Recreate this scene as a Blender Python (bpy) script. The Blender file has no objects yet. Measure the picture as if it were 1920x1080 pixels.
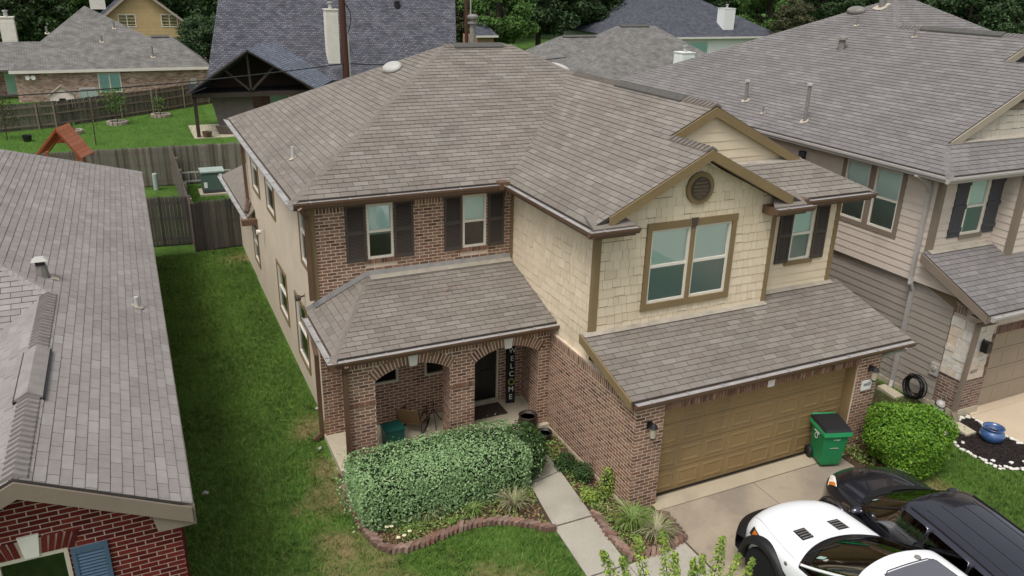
import bpy, bmesh, math, random
import numpy as np
from math import sin, cos, pi, radians, hypot, atan2
from mathutils import Vector, Matrix
random.seed(7); rng = np.random.default_rng(7)
scene = bpy.context.scene
COL = scene.collection

# ------------------------------------------------------------------ camera, sky, sun, exposure
CAM = Vector((-7.641, -10.414, 9.435)); YAW, PITCH, ROLL, FPX = 25.552, -21.415, 1.415, 1496.8
_y, _p, _r = radians(YAW), radians(PITCH), radians(ROLL)
FWD = Vector((sin(_y)*cos(_p), cos(_y)*cos(_p), sin(_p)))
_right = Vector((cos(_y), -sin(_y), 0)); _up = _right.cross(FWD)
RGT = cos(_r)*_right + sin(_r)*_up; UPV = -sin(_r)*_right + cos(_r)*_up
cd = bpy.data.cameras.new('camera'); cam = bpy.data.objects.new('camera', cd); COL.objects.link(cam)
cd.sensor_width = 36; cd.lens = 36*FPX/1920; cd.clip_start = .1; cd.clip_end = 2000
m = Matrix((RGT, UPV, -FWD)).transposed().to_4x4(); m.translation = CAM; cam.matrix_world = m
scene.camera = cam

SUN_EL, SUN_AZ = 62, 235          # high soft sun behind cloud
w = bpy.data.worlds.new('World'); scene.world = w; w.use_nodes = True
nt = w.node_tree; bg = nt.nodes['Background']
sky = nt.nodes.new('ShaderNodeTexSky'); sky.sky_type = 'NISHITA'; sky.sun_disc = False
sky.sun_elevation = radians(SUN_EL); sky.sun_rotation = radians(SUN_AZ)
sky.air_density = 1.0; sky.dust_density = 4.0; sky.ozone_density = 1.0
hs = nt.nodes.new('ShaderNodeHueSaturation'); hs.inputs['Saturation'].default_value = .30
nt.links.new(sky.outputs[0], hs.inputs['Color']); nt.links.new(hs.outputs[0], bg.inputs['Color'])
bg.inputs['Strength'].default_value = .13
sd = bpy.data.lights.new('sun', 'SUN'); sd.energy = 1.4; sd.angle = radians(20); sd.color = (1, .97, .93)
so = bpy.data.objects.new('sun', sd); COL.objects.link(so)
_a = radians(SUN_AZ); _e = radians(SUN_EL)
so.rotation_euler = Vector((sin(_a)*cos(_e), cos(_a)*cos(_e), sin(_e))).to_track_quat('Z', 'Y').to_euler()
scene.view_settings.view_transform = 'Standard'; scene.view_settings.look = 'None'
scene.view_settings.exposure = 0.42; scene.view_settings.gamma = 1
try: scene.view_settings.use_curve_mapping = False
except Exception: pass
scene.cycles.max_bounces = 6; scene.cycles.transparent_max_bounces = 10

def ray(px, py): return FWD+RGT*((px-960)/FPX)+UPV*((540-py)/FPX)
def at_z(px, py, z=0): d = ray(px, py); return CAM+d*((z-CAM.z)/d.z)
def at_y(px, py, y): d = ray(px, py); return CAM+d*((y-CAM.y)/d.y)
# ------------------------------------------------------------------ materials
MATS = {}
def lin(c): return tuple(((x/255)/12.92 if x/255 <= .04045 else ((x/255+.055)/1.055)**2.4) for x in c)
def mat(name, col=(.5, .5, .5), rough=.8, var=.0, scale=4, bump=0, bscale=80, metal=0, pieces=None, spec=.3, stain=None, coat=0, streak=False, alpha=None):
    """procedural material; pieces = list of colours picked per piece; stain = (colour, scale, threshold, amount)"""
    m = bpy.data.materials.new(name); m.use_nodes = True; N = m.node_tree.nodes; L = m.node_tree.links
    b = N['Principled BSDF']; b.inputs['Roughness'].default_value = rough; b.inputs['Metallic'].default_value = metal
    b.inputs['Specular IOR Level'].default_value = spec
    if coat: b.inputs['Coat Weight'].default_value = coat; b.inputs['Coat Roughness'].default_value = .03
    def math_(op, a, bb):
        n = N.new('ShaderNodeMath'); n.operation = op
        for i, s in enumerate((a, bb)):
            if s is None: continue
            if isinstance(s, (int, float)): n.inputs[i].default_value = s
            else: L.new(s, n.inputs[i])
        return n.outputs[0]
    geo = N.new('ShaderNodeNewGeometry')
    pos = geo.outputs['Position']
    def noise(sc, detail=4, stretch=None):
        n = N.new('ShaderNodeTexNoise'); n.inputs['Scale'].default_value = sc; n.inputs['Detail'].default_value = detail
        if stretch:
            mp = N.new('ShaderNodeMapping'); mp.inputs['Scale'].default_value = stretch; L.new(pos, mp.inputs[0]); L.new(mp.outputs[0], n.inputs['Vector'])
        else: L.new(pos, n.inputs['Vector'])
        return n.outputs['Fac']
    if pieces:
        oi = N.new('ShaderNodeObjectInfo')
        r = math_('FRACT', math_('ADD', math_('MULTIPLY', oi.outputs['Random'], 7.31), geo.outputs['Random Per Island']), None)
        cr = N.new('ShaderNodeValToRGB'); cr.color_ramp.interpolation = 'LINEAR'
        el = cr.color_ramp.elements
        for i, c in enumerate(pieces):
            e = el[i] if i < 2 else el.new(1)
            e.position = i/(len(pieces)-1) if len(pieces) > 1 else 0; e.color = (*c, 1)
        L.new(r, cr.inputs[0]); c0 = cr.outputs[0]
    else:
        rgb = N.new('ShaderNodeRGB'); rgb.outputs[0].default_value = (*col, 1); c0 = rgb.outputs[0]
    def mix(fac, a, bcol, mode='MIX'):
        n = N.new('ShaderNodeMix'); n.data_type = 'RGBA'; n.blend_type = mode
        if isinstance(fac, (int, float)): n.inputs[0].default_value = fac
        else: L.new(fac, n.inputs[0])
        L.new(a, n.inputs[6])
        if isinstance(bcol, tuple): n.inputs[7].default_value = (*bcol, 1)
        else: L.new(bcol, n.inputs[7])
        return n.outputs[2]
    def ramp(src, lo, hi):
        n = N.new('ShaderNodeMapRange'); n.inputs[1].default_value = lo; n.inputs[2].default_value = hi; L.new(src, n.inputs[0]); return n.outputs[0]
    if var:
        f = ramp(noise(scale, 5, (1, 1, .15) if streak else None), .3, .7)
        g = math_('ADD', 1-var, math_('MULTIPLY', f, 2*var))
        f2 = math_('ADD', 1-var*.6, math_('MULTIPLY', ramp(noise(scale*12, 3), .3, .7), var*1.2))
        cc = N.new('ShaderNodeCombineColor'); gg = math_('MULTIPLY', g, f2)
        for i in range(3): L.new(gg, cc.inputs[i])
        c0 = mix(1.0, c0, cc.outputs[0], 'MULTIPLY')
    if stain:
        for st in (stain if isinstance(stain, list) else [stain]):
            sc_, th, am = st[1], st[2], st[3]
            f = ramp(noise(sc_, 6, st[4] if len(st) > 4 else None), th, th+.18)
            c0 = mix(math_('MULTIPLY', f, am), c0, tuple(st[0]))
    L.new(c0, b.inputs['Base Color'])
    if bump:
        bn = N.new('ShaderNodeBump'); bn.inputs['Strength'].default_value = bump; bn.inputs['Distance'].default_value = .01
        L.new(noise(bscale, 4, (1, 1, .12) if streak else None), bn.inputs['Height']); L.new(bn.outputs[0], b.inputs['Normal'])
    MATS[name] = m
    return m

# ------------------------------------------------------------------ object helpers
def wm(o):
    if o is None: return Matrix.Identity(4)
    return wm(o.parent) @ o.matrix_parent_inverse @ o.matrix_basis
def setp(o, label=None, cat=None, group=None, kind=None):
    if label: o['label'] = label
    if cat: o['category'] = cat
    if group: o['group'] = group
    if kind: o['kind'] = kind
    return o
def thing(name, label, cat, loc=(0, 0, 0), rz=0, group=None):
    o = bpy.data.objects.new(name, None); COL.objects.link(o); o.empty_display_size = .2
    o.location = loc; o.rotation_euler = (0, 0, rz)
    o.matrix_basis = Matrix.Translation(Vector(loc)) @ Matrix.Rotation(rz, 4, 'Z')
    return setp(o, label, cat, group)
def link(name, me, parent=None, world=True, M=None):
    o = bpy.data.objects.new(name, me); COL.objects.link(o)
    if parent is not None:
        o.parent = parent
        if world: o.matrix_parent_inverse = wm(parent).inverted()
    if M is not None: o.matrix_basis = M
    return o
def meshdata(name, v, f, mt=None, smooth=False):
    me = bpy.data.meshes.new(name); me.from_pydata([tuple(p) for p in v], [], f); me.update()
    if mt: me.materials.append(MATS[mt])
    if smooth: me.polygons.foreach_set('use_smooth', [True]*len(me.polygons))
    return me
def copy_tree(o, parent=None):
    c = o.copy(); COL.objects.link(c); c.parent = parent
    for ch in o.children: copy_tree(ch, c)
    return c

class MB:
    def __init__(s): s.v = []; s.f = []
    def add(s, v, f):
        k = len(s.v); s.v += [Vector(p) for p in v]; s.f += [tuple(i+k for i in q) for q in f]; return s
    def box(s, x0, x1, y0, y1, z0, z1):
        x0, x1 = min(x0, x1), max(x0, x1); y0, y1 = min(y0, y1), max(y0, y1); z0, z1 = min(z0, z1), max(z0, z1)
        return s.add([(x0,y0,z0),(x1,y0,z0),(x1,y1,z0),(x0,y1,z0),(x0,y0,z1),(x1,y0,z1),(x1,y1,z1),(x0,y1,z1)],
            [(0,3,2,1),(4,5,6,7),(0,1,5,4),(1,2,6,5),(2,3,7,6),(3,0,4,7)])
    def beam(s, p, q, w, h, up=(0, 0, 1), taper=1):
        p, q = Vector(p), Vector(q); d = (q-p).normalized(); up = Vector(up)
        sd = d.cross(up); sd = sd.normalized() if sd.length > 1e-6 else Vector((1, 0, 0)); u2 = sd.cross(d)
        v = []
        for b, t in ((p, 1), (q, taper)):
            for a, c in ((-1,-1),(1,-1),(1,1),(-1,1)): v.append(b+sd*(a*w/2*t)+u2*(c*h/2*t))
        return s.add(v, [(0,1,2,3),(7,6,5,4),(0,4,5,1),(1,5,6,2),(2,6,7,3),(3,7,4,0)])
    def poly(s, pts, t, n=None):
        """polygon extruded by t along n (default its own normal, downward for t<0)"""
        pts = [Vector(p) for p in pts]
        if n is None:
            n = Vector((0, 0, 0))
            for i in range(len(pts)):
                a, b = pts[i], pts[(i+1) % len(pts)]; n += a.cross(b)
            n.normalize()
        n = Vector(n); k = len(pts)
        return s.add(pts+[p+n*t for p in pts], [tuple(range(k)), tuple(range(2*k-1, k-1, -1))]+[(i, i+k, (i+1) % k+k, (i+1) % k) for i in range(k)])
    def tube(s, pts, r, n=8, r1=None, caps=True):
        pts = [Vector(p) for p in pts]; k = len(s.v); rings = []
        prev = None
        for i, p in enumerate(pts):
            d = (pts[min(i+1, len(pts)-1)]-pts[max(i-1, 0)]).normalized()
            if prev is None:
                a = d.cross(Vector((0, 0, 1)));  a = a if a.length > 1e-3 else Vector((1, 0, 0))
            else: a = prev - d*prev.dot(d)
            a.normalize(); prev = a; b = d.cross(a)
            rr = r if r1 is None else r+(r1-r)*i/max(1, len(pts)-1)
            if isinstance(r, (list, tuple)): rr = r[i]
            rings.append([p+(a*cos(2*pi*j/n)+b*sin(2*pi*j/n))*rr for j in range(n)])
        v = [q for rg in rings for q in rg]; f = []
        for i in range(len(pts)-1):
            for j in range(n): f.append((i*n+j, i*n+(j+1) % n, (i+1)*n+(j+1) % n, (i+1)*n+j))
        if caps: f += [tuple(range(n-1, -1, -1)), tuple(range((len(pts)-1)*n, len(pts)*n))]
        return s.add(v, f)
    def lathe(s, prof, c=(0, 0, 0), n=24, axis='z', caps=True):
        caps = caps and Vector(prof[0]) != Vector(prof[-1])
        v = []; f = []; c = Vector(c)
        for r, z in prof:
            for j in range(n):
                a = 2*pi*j/n; q = (r*cos(a), r*sin(a), z)
                if axis == 'x': q = (z, r*cos(a), r*sin(a))
                if axis == 'y': q = (r*cos(a), z, r*sin(a))
                v.append(c+Vector(q))
        for i in range(len(prof)-1):
            for j in range(n): f.append((i*n+j, i*n+(j+1) % n, (i+1)*n+(j+1) % n, (i+1)*n+j))
        if caps and prof[0][0] > 1e-4: f.append(tuple(range(n-1, -1, -1)))
        if caps and prof[-1][0] > 1e-4: f.append(tuple(range((len(prof)-1)*n, len(prof)*n)))
        return s.add(v, f)
    def build(s, name, mt, parent=None, smooth=False, world=True, kind=None, M=None):
        o = link(name, meshdata(name, s.v, s.f, mt, smooth), parent, world, M)
        if kind: o['kind'] = kind
        return o
def box(name, mt, parent, *a, **k): return MB().box(*a).build(name, mt, parent, **k)
def beam(name, mt, parent, p, q, w, h, up=(0, 0, 1)): return MB().beam(p, q, w, h, up).build(name, mt, parent)

# ------------------------------------------------------------------ walls and roofs made of pieces
class Frame:
    def __init__(s, O, u, v):
        s.O = Vector(O); s.u = Vector(u).normalized(); s.v = Vector(v).normalized(); s.n = s.u.cross(s.v)
    def p(s, a, b, h=0): return s.O+s.u*a+s.v*b+s.n*h
def clip(poly, u0, u1, v0, v1):
    for ax, lim, sg in ((0, u0, 1), (0, u1, -1), (1, v0, 1), (1, v1, -1)):
        out = []
        for i in range(len(poly)):
            a, b = poly[i], poly[(i+1) % len(poly)]
            da, db = (a[ax]-lim)*sg, (b[ax]-lim)*sg
            if da >= 0: out.append(a)
            if (da > 0 and db < 0) or (da < 0 and db > 0):
                t = da/(da-db); out.append((a[0]+(b[0]-a[0])*t, a[1]+(b[1]-a[1])*t))
        poly = out
        if len(poly) < 3: return []
    return poly
def area(p): return abs(sum(p[i][0]*p[(i+1) % len(p)][1]-p[(i+1) % len(p)][0]*p[i][1] for i in range(len(p))))/2
def sub(rects, h):
    out = []
    for a, b, c, d in rects:
        x0, x1, y0, y1 = h
        if b <= x0 or a >= x1 or d <= y0 or c >= y1: out.append((a, b, c, d)); continue
        if a < x0: out.append((a, x0, c, d))
        if b > x1: out.append((x1, b, c, d))
        aa, bb = max(a, x0), min(b, x1)
        if c < y0: out.append((aa, bb, c, y0))
        if d > y1: out.append((aa, bb, y1, d))
    return out
def inframe(P, mrg=60):
    d = P-CAM; z = d.dot(FWD)
    if z < .5: return False
    x, y = 960+FPX*d.dot(RGT)/z, 540-FPX*d.dot(UPV)/z
    return -mrg < x < 1920+mrg and -mrg < y < 1080+mrg
UNIT = {}
def unit(kind, mt):
    if (kind, mt) not in UNIT:
        b = .12
        if kind == 'wedge': v = [(0,0,0),(1,0,0),(1,1,0),(0,1,0),(0,0,1),(1,0,1),(1,1,.3),(0,1,.3)]
        else: v = [(0,0,0),(1,0,0),(1,1,0),(0,1,0),(.01,.03,1),(.99,.03,1),(.99,.97,1),(.01,.97,1)]
        UNIT[kind, mt] = meshdata(kind+'_piece', v, [(4,5,6,7),(0,1,5,4),(1,2,6,5),(2,3,7,6),(3,0,4,7)], mt)
    return UNIT[kind, mt]
class Pool:
    """pieces of one kind on one thing: the 300 that show largest become parts, the rest one 'stuff' part"""
    def __init__(s, name, mt, owner, kind='box', limit=300):
        s.name, s.mt, s.owner, s.kind, s.limit = name, mt, owner, kind, limit; s.c = []; s.mb = MB()
    def rect(s, fr, u0, u1, v0, v1, h, parent, h0=0, prio=True):
        c = fr.p((u0+u1)/2, (v0+v1)/2); d = CAM-c; cs = fr.n.dot(d.normalized())
        sc = (u1-u0)*(v1-v0)*cs/d.length_squared if (prio and cs > 0 and inframe(c)) else -1
        s.c.append((sc, fr, u0, u1, v0, v1, h, h0, parent))
    def poly(s, fr, pts, h, h0=0, v0=None, e=None):
        k = len(pts); hh = [h if e is None else h*(1-.7*max(0, min(1, (p[1]-v0)/e))) for p in pts]
        v = [fr.p(*p, h0) for p in pts]+[fr.p(*p, h0+q) for p, q in zip(pts, hh)]
        s.mb.add(v, [tuple(range(k, 2*k))]+[(i, (i+1) % k, (i+1) % k+k, i+k) for i in range(k)])
    def flush(s):
        s.c.sort(key=lambda t: -t[0]); um = unit(s.kind, s.mt); n = 0
        for sc, fr, u0, u1, v0, v1, h, h0, parent in s.c:
            if n < s.limit and sc > 0:
                M = Matrix((fr.u*(u1-u0), fr.v*(v1-v0), fr.n*h)).transposed().to_4x4(); M.translation = fr.p(u0, v0, h0)
                link(s.name, um, parent, True, M); n += 1
            else: s.poly(fr, [(u0, v0), (u1, v0), (u1, v1), (u0, v1)], h, h0, v0, (v1-v0) if s.kind == 'wedge' else None)
        if s.mb.v: s.mb.build(s.name, s.mt, s.owner, kind='stuff')
def face_frame(pts, up=True):
    pts = [Vector(p) for p in pts]; n = Vector((0, 0, 0))
    for i in range(len(pts)): n += pts[i].cross(pts[(i+1) % len(pts)])
    n.normalize(); n = n if n.z > 0 else -n
    u = (pts[1]-pts[0]).normalized(); v = n.cross(u)
    if v.z < 0: u = -u; v = -v
    fr = Frame(pts[0], u, v)
    return fr, [((p-pts[0]).dot(u), (p-pts[0]).dot(v)) for p in pts]
def shingle(pool, parent, pts, e=.143, tw=.325, over=.02, prio=True):
    """lay shingle tabs over a roof face; pts[0]-pts[1] is its eave"""
    fr, P = face_frame(pts)
    us = [p[0] for p in P]; vs = [p[1] for p in P]
    nrow = int(max(vs)/e)+1
    for i in range(nrow):
        v0 = i*e+random.uniform(-.002, .002); off = ((i % 2)*.5+random.uniform(-.04, .04))*tw
        k0 = int((min(us)-off)/tw)-1; k1 = int((max(us)-off)/tw)+1
        for k in range(k0, k1+1):
            u0 = k*tw+off; r = (u0+.005, u0+tw-.005, v0+.005, v0+e-.003)
            if r[1] < min(us) or r[0] > max(us): continue
            c = clip(P, *r)
            if len(c) < 3 or area(c) < 2e-4: continue
            h = .010+random.uniform(0, .004)
            if area(c) > .985*(r[1]-r[0])*(r[3]-r[2]): pool.rect(fr, *r, h, parent, .002, prio)
            else: pool.poly(fr, c, h, .002, v0, e)
def caps(parent, mt, p, q, na, nb, e=.13, w=.14, lift=.012):
    """overlapping cap shingles along a hip or ridge from p (low) to q; na, nb = downhill side directions"""
    p, q = Vector(p), Vector(q); d = (q-p); L = d.length; d.normalize(); na, nb = Vector(na).normalized(), Vector(nb).normalized()
    up = -(na+nb).normalized()
    ln = e*1.25
    v = []
    for t, h in ((0, .050), (ln, .004)):
        for s_, o in ((na, w), (None, 0), (nb, w)):
            b = d*t+up*(h+lift*.5)+(s_*o if s_ else up*.006)
            v.append(b)
    for t in (0, ln):
        v += [d*t+na*w, d*t+nb*w]
    me = meshdata('cap_piece', v, [(0,1,4,3),(1,2,5,4),(0,6,7,2,1),(3,8,6,0),(2,7,9,5)], mt)
    n = int(L/e)
    for i in range(n):
        o = link('cap_shingle', me, parent, True, Matrix.Translation(p+d*(i*e)))
def deck(name, mt, parent, faces, t=.10):
    mb = MB()
    for f in faces:
        f = [Vector(x) for x in f]; n = Vector((0, 0, 0))
        for i in range(len(f)): n += f[i].cross(f[(i+1) % len(f)])
        if n.z < 0: f = f[::-1]
        mb.poly(f, -t, (0, 0, 1))
    return mb.build(name, mt, parent)
def panel(mb, fr, P, holes=(), depth=.12, h=0):
    """flat wall sheet with rectangular openings and their reveals"""
    us = sorted({p[0] for p in P} | {x for o in holes for x in o[:2]}); vs = sorted({p[1] for p in P} | {x for o in holes for x in o[2:]})
    for a, b in zip(us, us[1:]):
        for c, d in zip(vs, vs[1:]):
            if b-a < 1e-5 or d-c < 1e-5: continue
            mu, mv = (a+b)/2, (c+d)/2
            if any(o[0] < mu < o[1] and o[2] < mv < o[3] for o in holes): continue
            q = clip(P, a, b, c, d)
            if len(q) > 2 and area(q) > 1e-6: mb.add([fr.p(*p, h) for p in q], [tuple(range(len(q)))])
    for a, b, c, d in holes:
        for s, t in (((a,c),(b,c)), ((b,c),(b,d)), ((b,d),(a,d)), ((a,d),(a,c))):
            mb.add([fr.p(*s, h), fr.p(*t, h), fr.p(*t, h-depth), fr.p(*s, h-depth)], [(0, 1, 2, 3)])
def bricks(pool, parent, fr, P, holes=(), bl=.188, bh=.054, j=.018, h=.004, soldier_top=None, h0=0, prio=True):
    us = [p[0] for p in P]; vs = [p[1] for p in P]; cv = bh+j
    v = min(vs); i = 0; vmax = max(vs)
    while v < vmax:
        sold = soldier_top is not None and v > soldier_top-1e-4
        hh = bl if sold else bh; w = bh if sold else bl
        off = 0 if sold else ((i % 2)*.5)*(bl+j)
        u = min(us)-off-(0 if off else 0)
        while u < max(us):
            u1 = u+w*(1 if random.random() > .06 else 1)
            for r in [x for x in _subs((u, u1, v, v+hh), holes)]:
                c = clip(P, *r)
                if len(c) < 3: continue
                A = area(c)
                if A < 4e-4: continue
                hj = h*random.uniform(.75, 1.2)
                if A > .98*w*hh: pool.rect(fr, *r, hj, parent, h0, prio)
                else: pool.poly(fr, c, hj, h0)
            u += w+j
        v += hh+j; i += 1
def _subs(r, holes):
    rs = [r]
    for h in holes: rs = sub(rs, h)
    return rs
def shakes(pool, parent, fr, P, holes=(), e=.19, h=.014):
    us = [p[0] for p in P]; vs = [p[1] for p in P]; v = min(vs)
    while v < max(vs):
        u = min(us)-random.uniform(0, .1)
        while u < max(us):
            w_ = random.choice((.12, .15, .18, .22, .27)); dv = random.choice((0, 0, .006, .014, .003))
            r = (u+.0035, u+w_-.0035, v+dv, v+e-.002)
            for q in _subs(r, holes):
                c = clip(P, *q)
                if len(c) < 3 or area(c) < 3e-4: continue
                hh = h*random.uniform(.8, 1.15)
                if area(c) > .98*(r[1]-r[0])*(r[3]-r[2]): pool.rect(fr, *q, hh, parent, .001)
                else: pool.poly(fr, c, hh, .001, q[2], q[3]-q[2])
            u += w_
        v += e
def lap(parent, mt, fr, P, holes=(), e=.17, h=.018, name='board'):
    vs = [p[1] for p in P]; us = [p[0] for p in P]; v = min(vs)
    while v < max(vs)-.01:
        for q in _subs((min(us), max(us), v, min(v+e-.002, max(vs))), holes):
            c = clip(P, *q)
            if len(c) < 3 or area(c) < 1e-3: continue
            k = len(c); hh = [h*(1-.75*(p[1]-v)/e) for p in c]
            mb = MB().add([fr.p(*p, .001) for p in c]+[fr.p(*p, .001+g) for p, g in zip(c, hh)],
                [tuple(range(k, 2*k))]+[(i, (i+1) % k, (i+1) % k+k, i+k) for i in range(k)])
            mb.build(name, mt, parent)
        v += e
def gutter(parent, p, q, out, mt, liner='gutter_metal', w=.125, h=.12, hangers=True):
    """K-style gutter whose top back edge runs from p to q; out = horizontal direction away from the roof"""
    p, q, o = Vector(p), Vector(q), Vector(out).normalized(); z = Vector((0, 0, 1))
    pr = [(0, 0), (0, -h), (w*.62, -h), (w*.70, -h*.72), (w*.98, -h*.35), (w, 0), (w*.93, .004)]
    mb = MB(); k = len(pr); v = [b+o*a+z*c for b in (p, q) for a, c in pr]
    mb.add(v, [(i, i+1, i+1+k, i+k) for i in range(k-1)])
    for b in (p, q): mb.add([b+o*a+z*c for a, c in pr], [tuple(range(k))])
    g = mb.build('gutter', mt, parent)
    pr2 = [(.004, -.006), (.006, -h*.18), (w*.85, -h*.22), (w*.93, -.002), (w*1.0, .006), (w*.90, .008)]; k = len(pr2)
    mb = MB().add([b+o*a+z*c for b in (p, q) for a, c in pr2], [(i, i+1, i+1+k, i+k) for i in range(k-1)])
    mb.build('gutter_liner', liner, g)
    if hangers:
        L = (q-p).length; d = (q-p).normalized(); mb = MB()
        for i in range(max(1, int(L/.8))):
            c = p+d*(.35+i*.8)
            if (c-p).length > L-.1: break
            mb.beam(c-z*.004, c+o*w-z*.004, .025, .008)
        if mb.v: mb.build('gutter_hanger', liner, g)
    return g
def window(parent, fr, u0, u1, v0, v1, fw=.05, depth=.09, rail=.5, blind=(1, .45), fmat='window_white', glass2='glass_screen', mull=0):
    """sash window: frame with meeting rail, two panes, slatted blind behind"""
    mb = MB()
    def bar(a, b, c, d, h0, h1):
        pts = [fr.p(x, y, z) for z in (h0, h1) for x, y in ((a, c), (b, c), (b, d), (a, d))]
        mb.add(pts, [(4,5,6,7),(0,1,5,4),(1,2,6,5),(2,3,7,6),(3,0,4,7)])
    vm = v0+(v1-v0)*rail
    bar(u0, u0+fw, v0, v1, -depth, .012); bar(u1-fw, u1, v0, v1, -depth, .012)
    bar(u0+fw, u1-fw, v0, v0+fw, -depth, .012); bar(u0+fw, u1-fw, v1-fw, v1, -depth, .012)
    bar(u0+fw, u1-fw, vm-.025, vm+.03, -depth, .002)
    w_ = mb.build('window', fmat, parent)
    for a, b, g, hh in ((vm+.03, v1-fw, 'glass', -.035), (v0+fw, vm-.025, glass2, -.02)):
        MB().add([fr.p(u0+fw, a, hh), fr.p(u1-fw, a, hh), fr.p(u1-fw, b, hh), fr.p(u0+fw, b, hh)], [(0, 1, 2, 3)]).build('pane', g, w_)
    dk = MB(); a, b, c, d = u0+.01, u1-.01, v0+.01, v1-.01; D = .6
    P8 = [fr.p(x, y, z) for z in (-depth-.005, -D) for x, y in ((a, c), (b, c), (b, d), (a, d))]
    dk.add(P8, [(4,5,6,7),(0,1,5,4),(1,2,6,5),(2,3,7,6),(3,0,4,7)]); dk.build('room_interior', 'room_dark', w_)
    lo = v0+(v1-v0)*(1-blind[0]) if blind[0] < 1 else v0+fw
    if blind[0] > 0:
        bm_ = MB(); z = v1-fw-.01; i = 0
        while z > lo:
            bm_.add([fr.p(u0+fw, z, -.050), fr.p(u1-fw, z, -.050), fr.p(u1-fw, z-.056, -.046), fr.p(u0+fw, z-.056, -.046)], [(0, 1, 2, 3)])
            z -= .048
        bm_.build('blind', 'blind', w_)
    return w_
def shutter(parent, fr, u0, u1, v0, v1, mt, slat=.032, mid=True, h=.035):
    mb = MB()
    def bar(a, b, c, d, h0, h1):
        mb.add([fr.p(x, y, z) for z in (h0, h1) for x, y in ((a, c), (b, c), (b, d), (a, d))], [(4,5,6,7),(0,1,5,4),(1,2,6,5),(2,3,7,6),(3,0,4,7)])
    f = .05
    bar(u0, u0+f, v0, v1, .0, h); bar(u1-f, u1, v0, v1, 0, h)
    vm = (v0+v1)/2
    for a, b in ((v0, v0+.07), (vm-.04, vm+.04), (v1-.07, v1)): bar(u0+f, u1-f, a, b, 0, h-.002)
    s = mb.build('shutter', mt, parent)
    MB().add([fr.p(x, y, .004) for x, y in ((u0+f, v0+.07), (u1-f, v0+.07), (u1-f, v1-.07), (u0+f, v1-.07))], [(0, 1, 2, 3)]).build('shade_backing', 'room_dark', s)  # dark sheet paints the shade in the gaps between louvres
    for a, b in ((v0+.07, vm-.04), (vm+.04, v1-.07)):
        mb2 = MB(); z = a
        while z < b-.01:
            mb2.add([fr.p(u0+f, z, .008), fr.p(u1-f, z, .008), fr.p(u1-f, z, h-.006), fr.p(u0+f, z, h-.006), fr.p(u1-f, z+slat*.62, .012), fr.p(u0+f, z+slat*.62, .012)], [(0,1,2,3),(3,2,4,5)])
            z += slat
        mb2.build('louvre', mt, s)
    return s
def downspout(parent, pts, mt, w=.075, name='downspout'):
    mb = MB()
    for a, b in zip(pts, pts[1:]):
        d = (Vector(b)-Vector(a)).normalized()*w*.4
        mb.beam(Vector(a)-d, Vector(b)+d, w, w*.9, (0, 1, .01))
    return mb.build(name, mt, parent)
def pipe_vent(parent, P, h, r, mt='vent_grey', cap=False, base='sealant', n=(0, 0, 1)):
    P = Vector(P); o = MB().tube([P-Vector((0,0,.05)), P+Vector((0, 0, h))], r, 12).build('vent_pipe', mt, parent, smooth=False)
    mb = MB(); n = Vector(n).normalized(); a = n.orthogonal().normalized(); b = n.cross(a); ring = []
    for i in range(12):
        t = 2*pi*i/12; ring.append(P+n*.02+(a*cos(t)+b*sin(t))*r*random.uniform(2., 2.9))
    mb.poly(ring, .012, n); mb.build('pipe_flashing', base, o)
    if cap: MB().lathe([(0, h+.02), (r*1.6, h+.02), (r*1.6, h+.08), (0, h+.09)], P, 14).build('vent_cap', 'vent_pale', o)
    return o
def oval_vent(parent, P, fr, L=.33, W=.16, H=.13, mt='vent_pale'):
    mb = MB(); v = []; n = 24; P = Vector(P)
    for i, (s, h) in enumerate(((1, .03), (1.02, .07), (.93, .12), (.7, .155), (.35, .17))):
        for j in range(n):
            t = 2*pi*j/n; v.append(P+fr.u*(L*s*cos(t))+fr.v*(W*s*sin(t))+fr.n*(h*H/.13))
    v.append(P+fr.n*(.173*H/.13)); f = []
    for i in range(4):
        for j in range(n): f.append((i*n+j, i*n+(j+1) % n, (i+1)*n+(j+1) % n, (i+1)*n+j))
    f += [(4*n+j, 4*n+(j+1) % n, 5*n) for j in range(n)]
    o = mb.add(v, f).build('roof_vent', mt, parent, smooth=True)
    mb = MB(); ring = [P+fr.u*(L*.9*cos(2*pi*j/n))+fr.v*(W*.9*sin(2*pi*j/n)) for j in range(n)]; mb.poly(ring, .04, fr.n); mb.build('vent_base', 'black_metal', o)
    return o
def ridge_vent(parent, p, q, mt='ridge_vent_dark', w=.16, slope=.5):
    p, q = Vector(p), Vector(q); d = (q-p).normalized(); s = Vector((d.y, -d.x, 0)).normalized(); z = Vector((0, 0, 1))
    mb = MB(); pr = [(-w, -w*slope+.045), (0, .06), (w, -w*slope+.045), (w, -w*slope+.012), (0, .02), (-w, -w*slope+.012)]
    k = len(pr); mb.add([b+s*a+z*c for b in (p, q) for a, c in pr], [(i, (i+1) % k, (i+1) % k+k, i+k) for i in range(k)]+[tuple(range(k)), tuple(range(2*k-1, k-1, -1))])
    return mb.build('ridge_vent', mt, parent)
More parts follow.
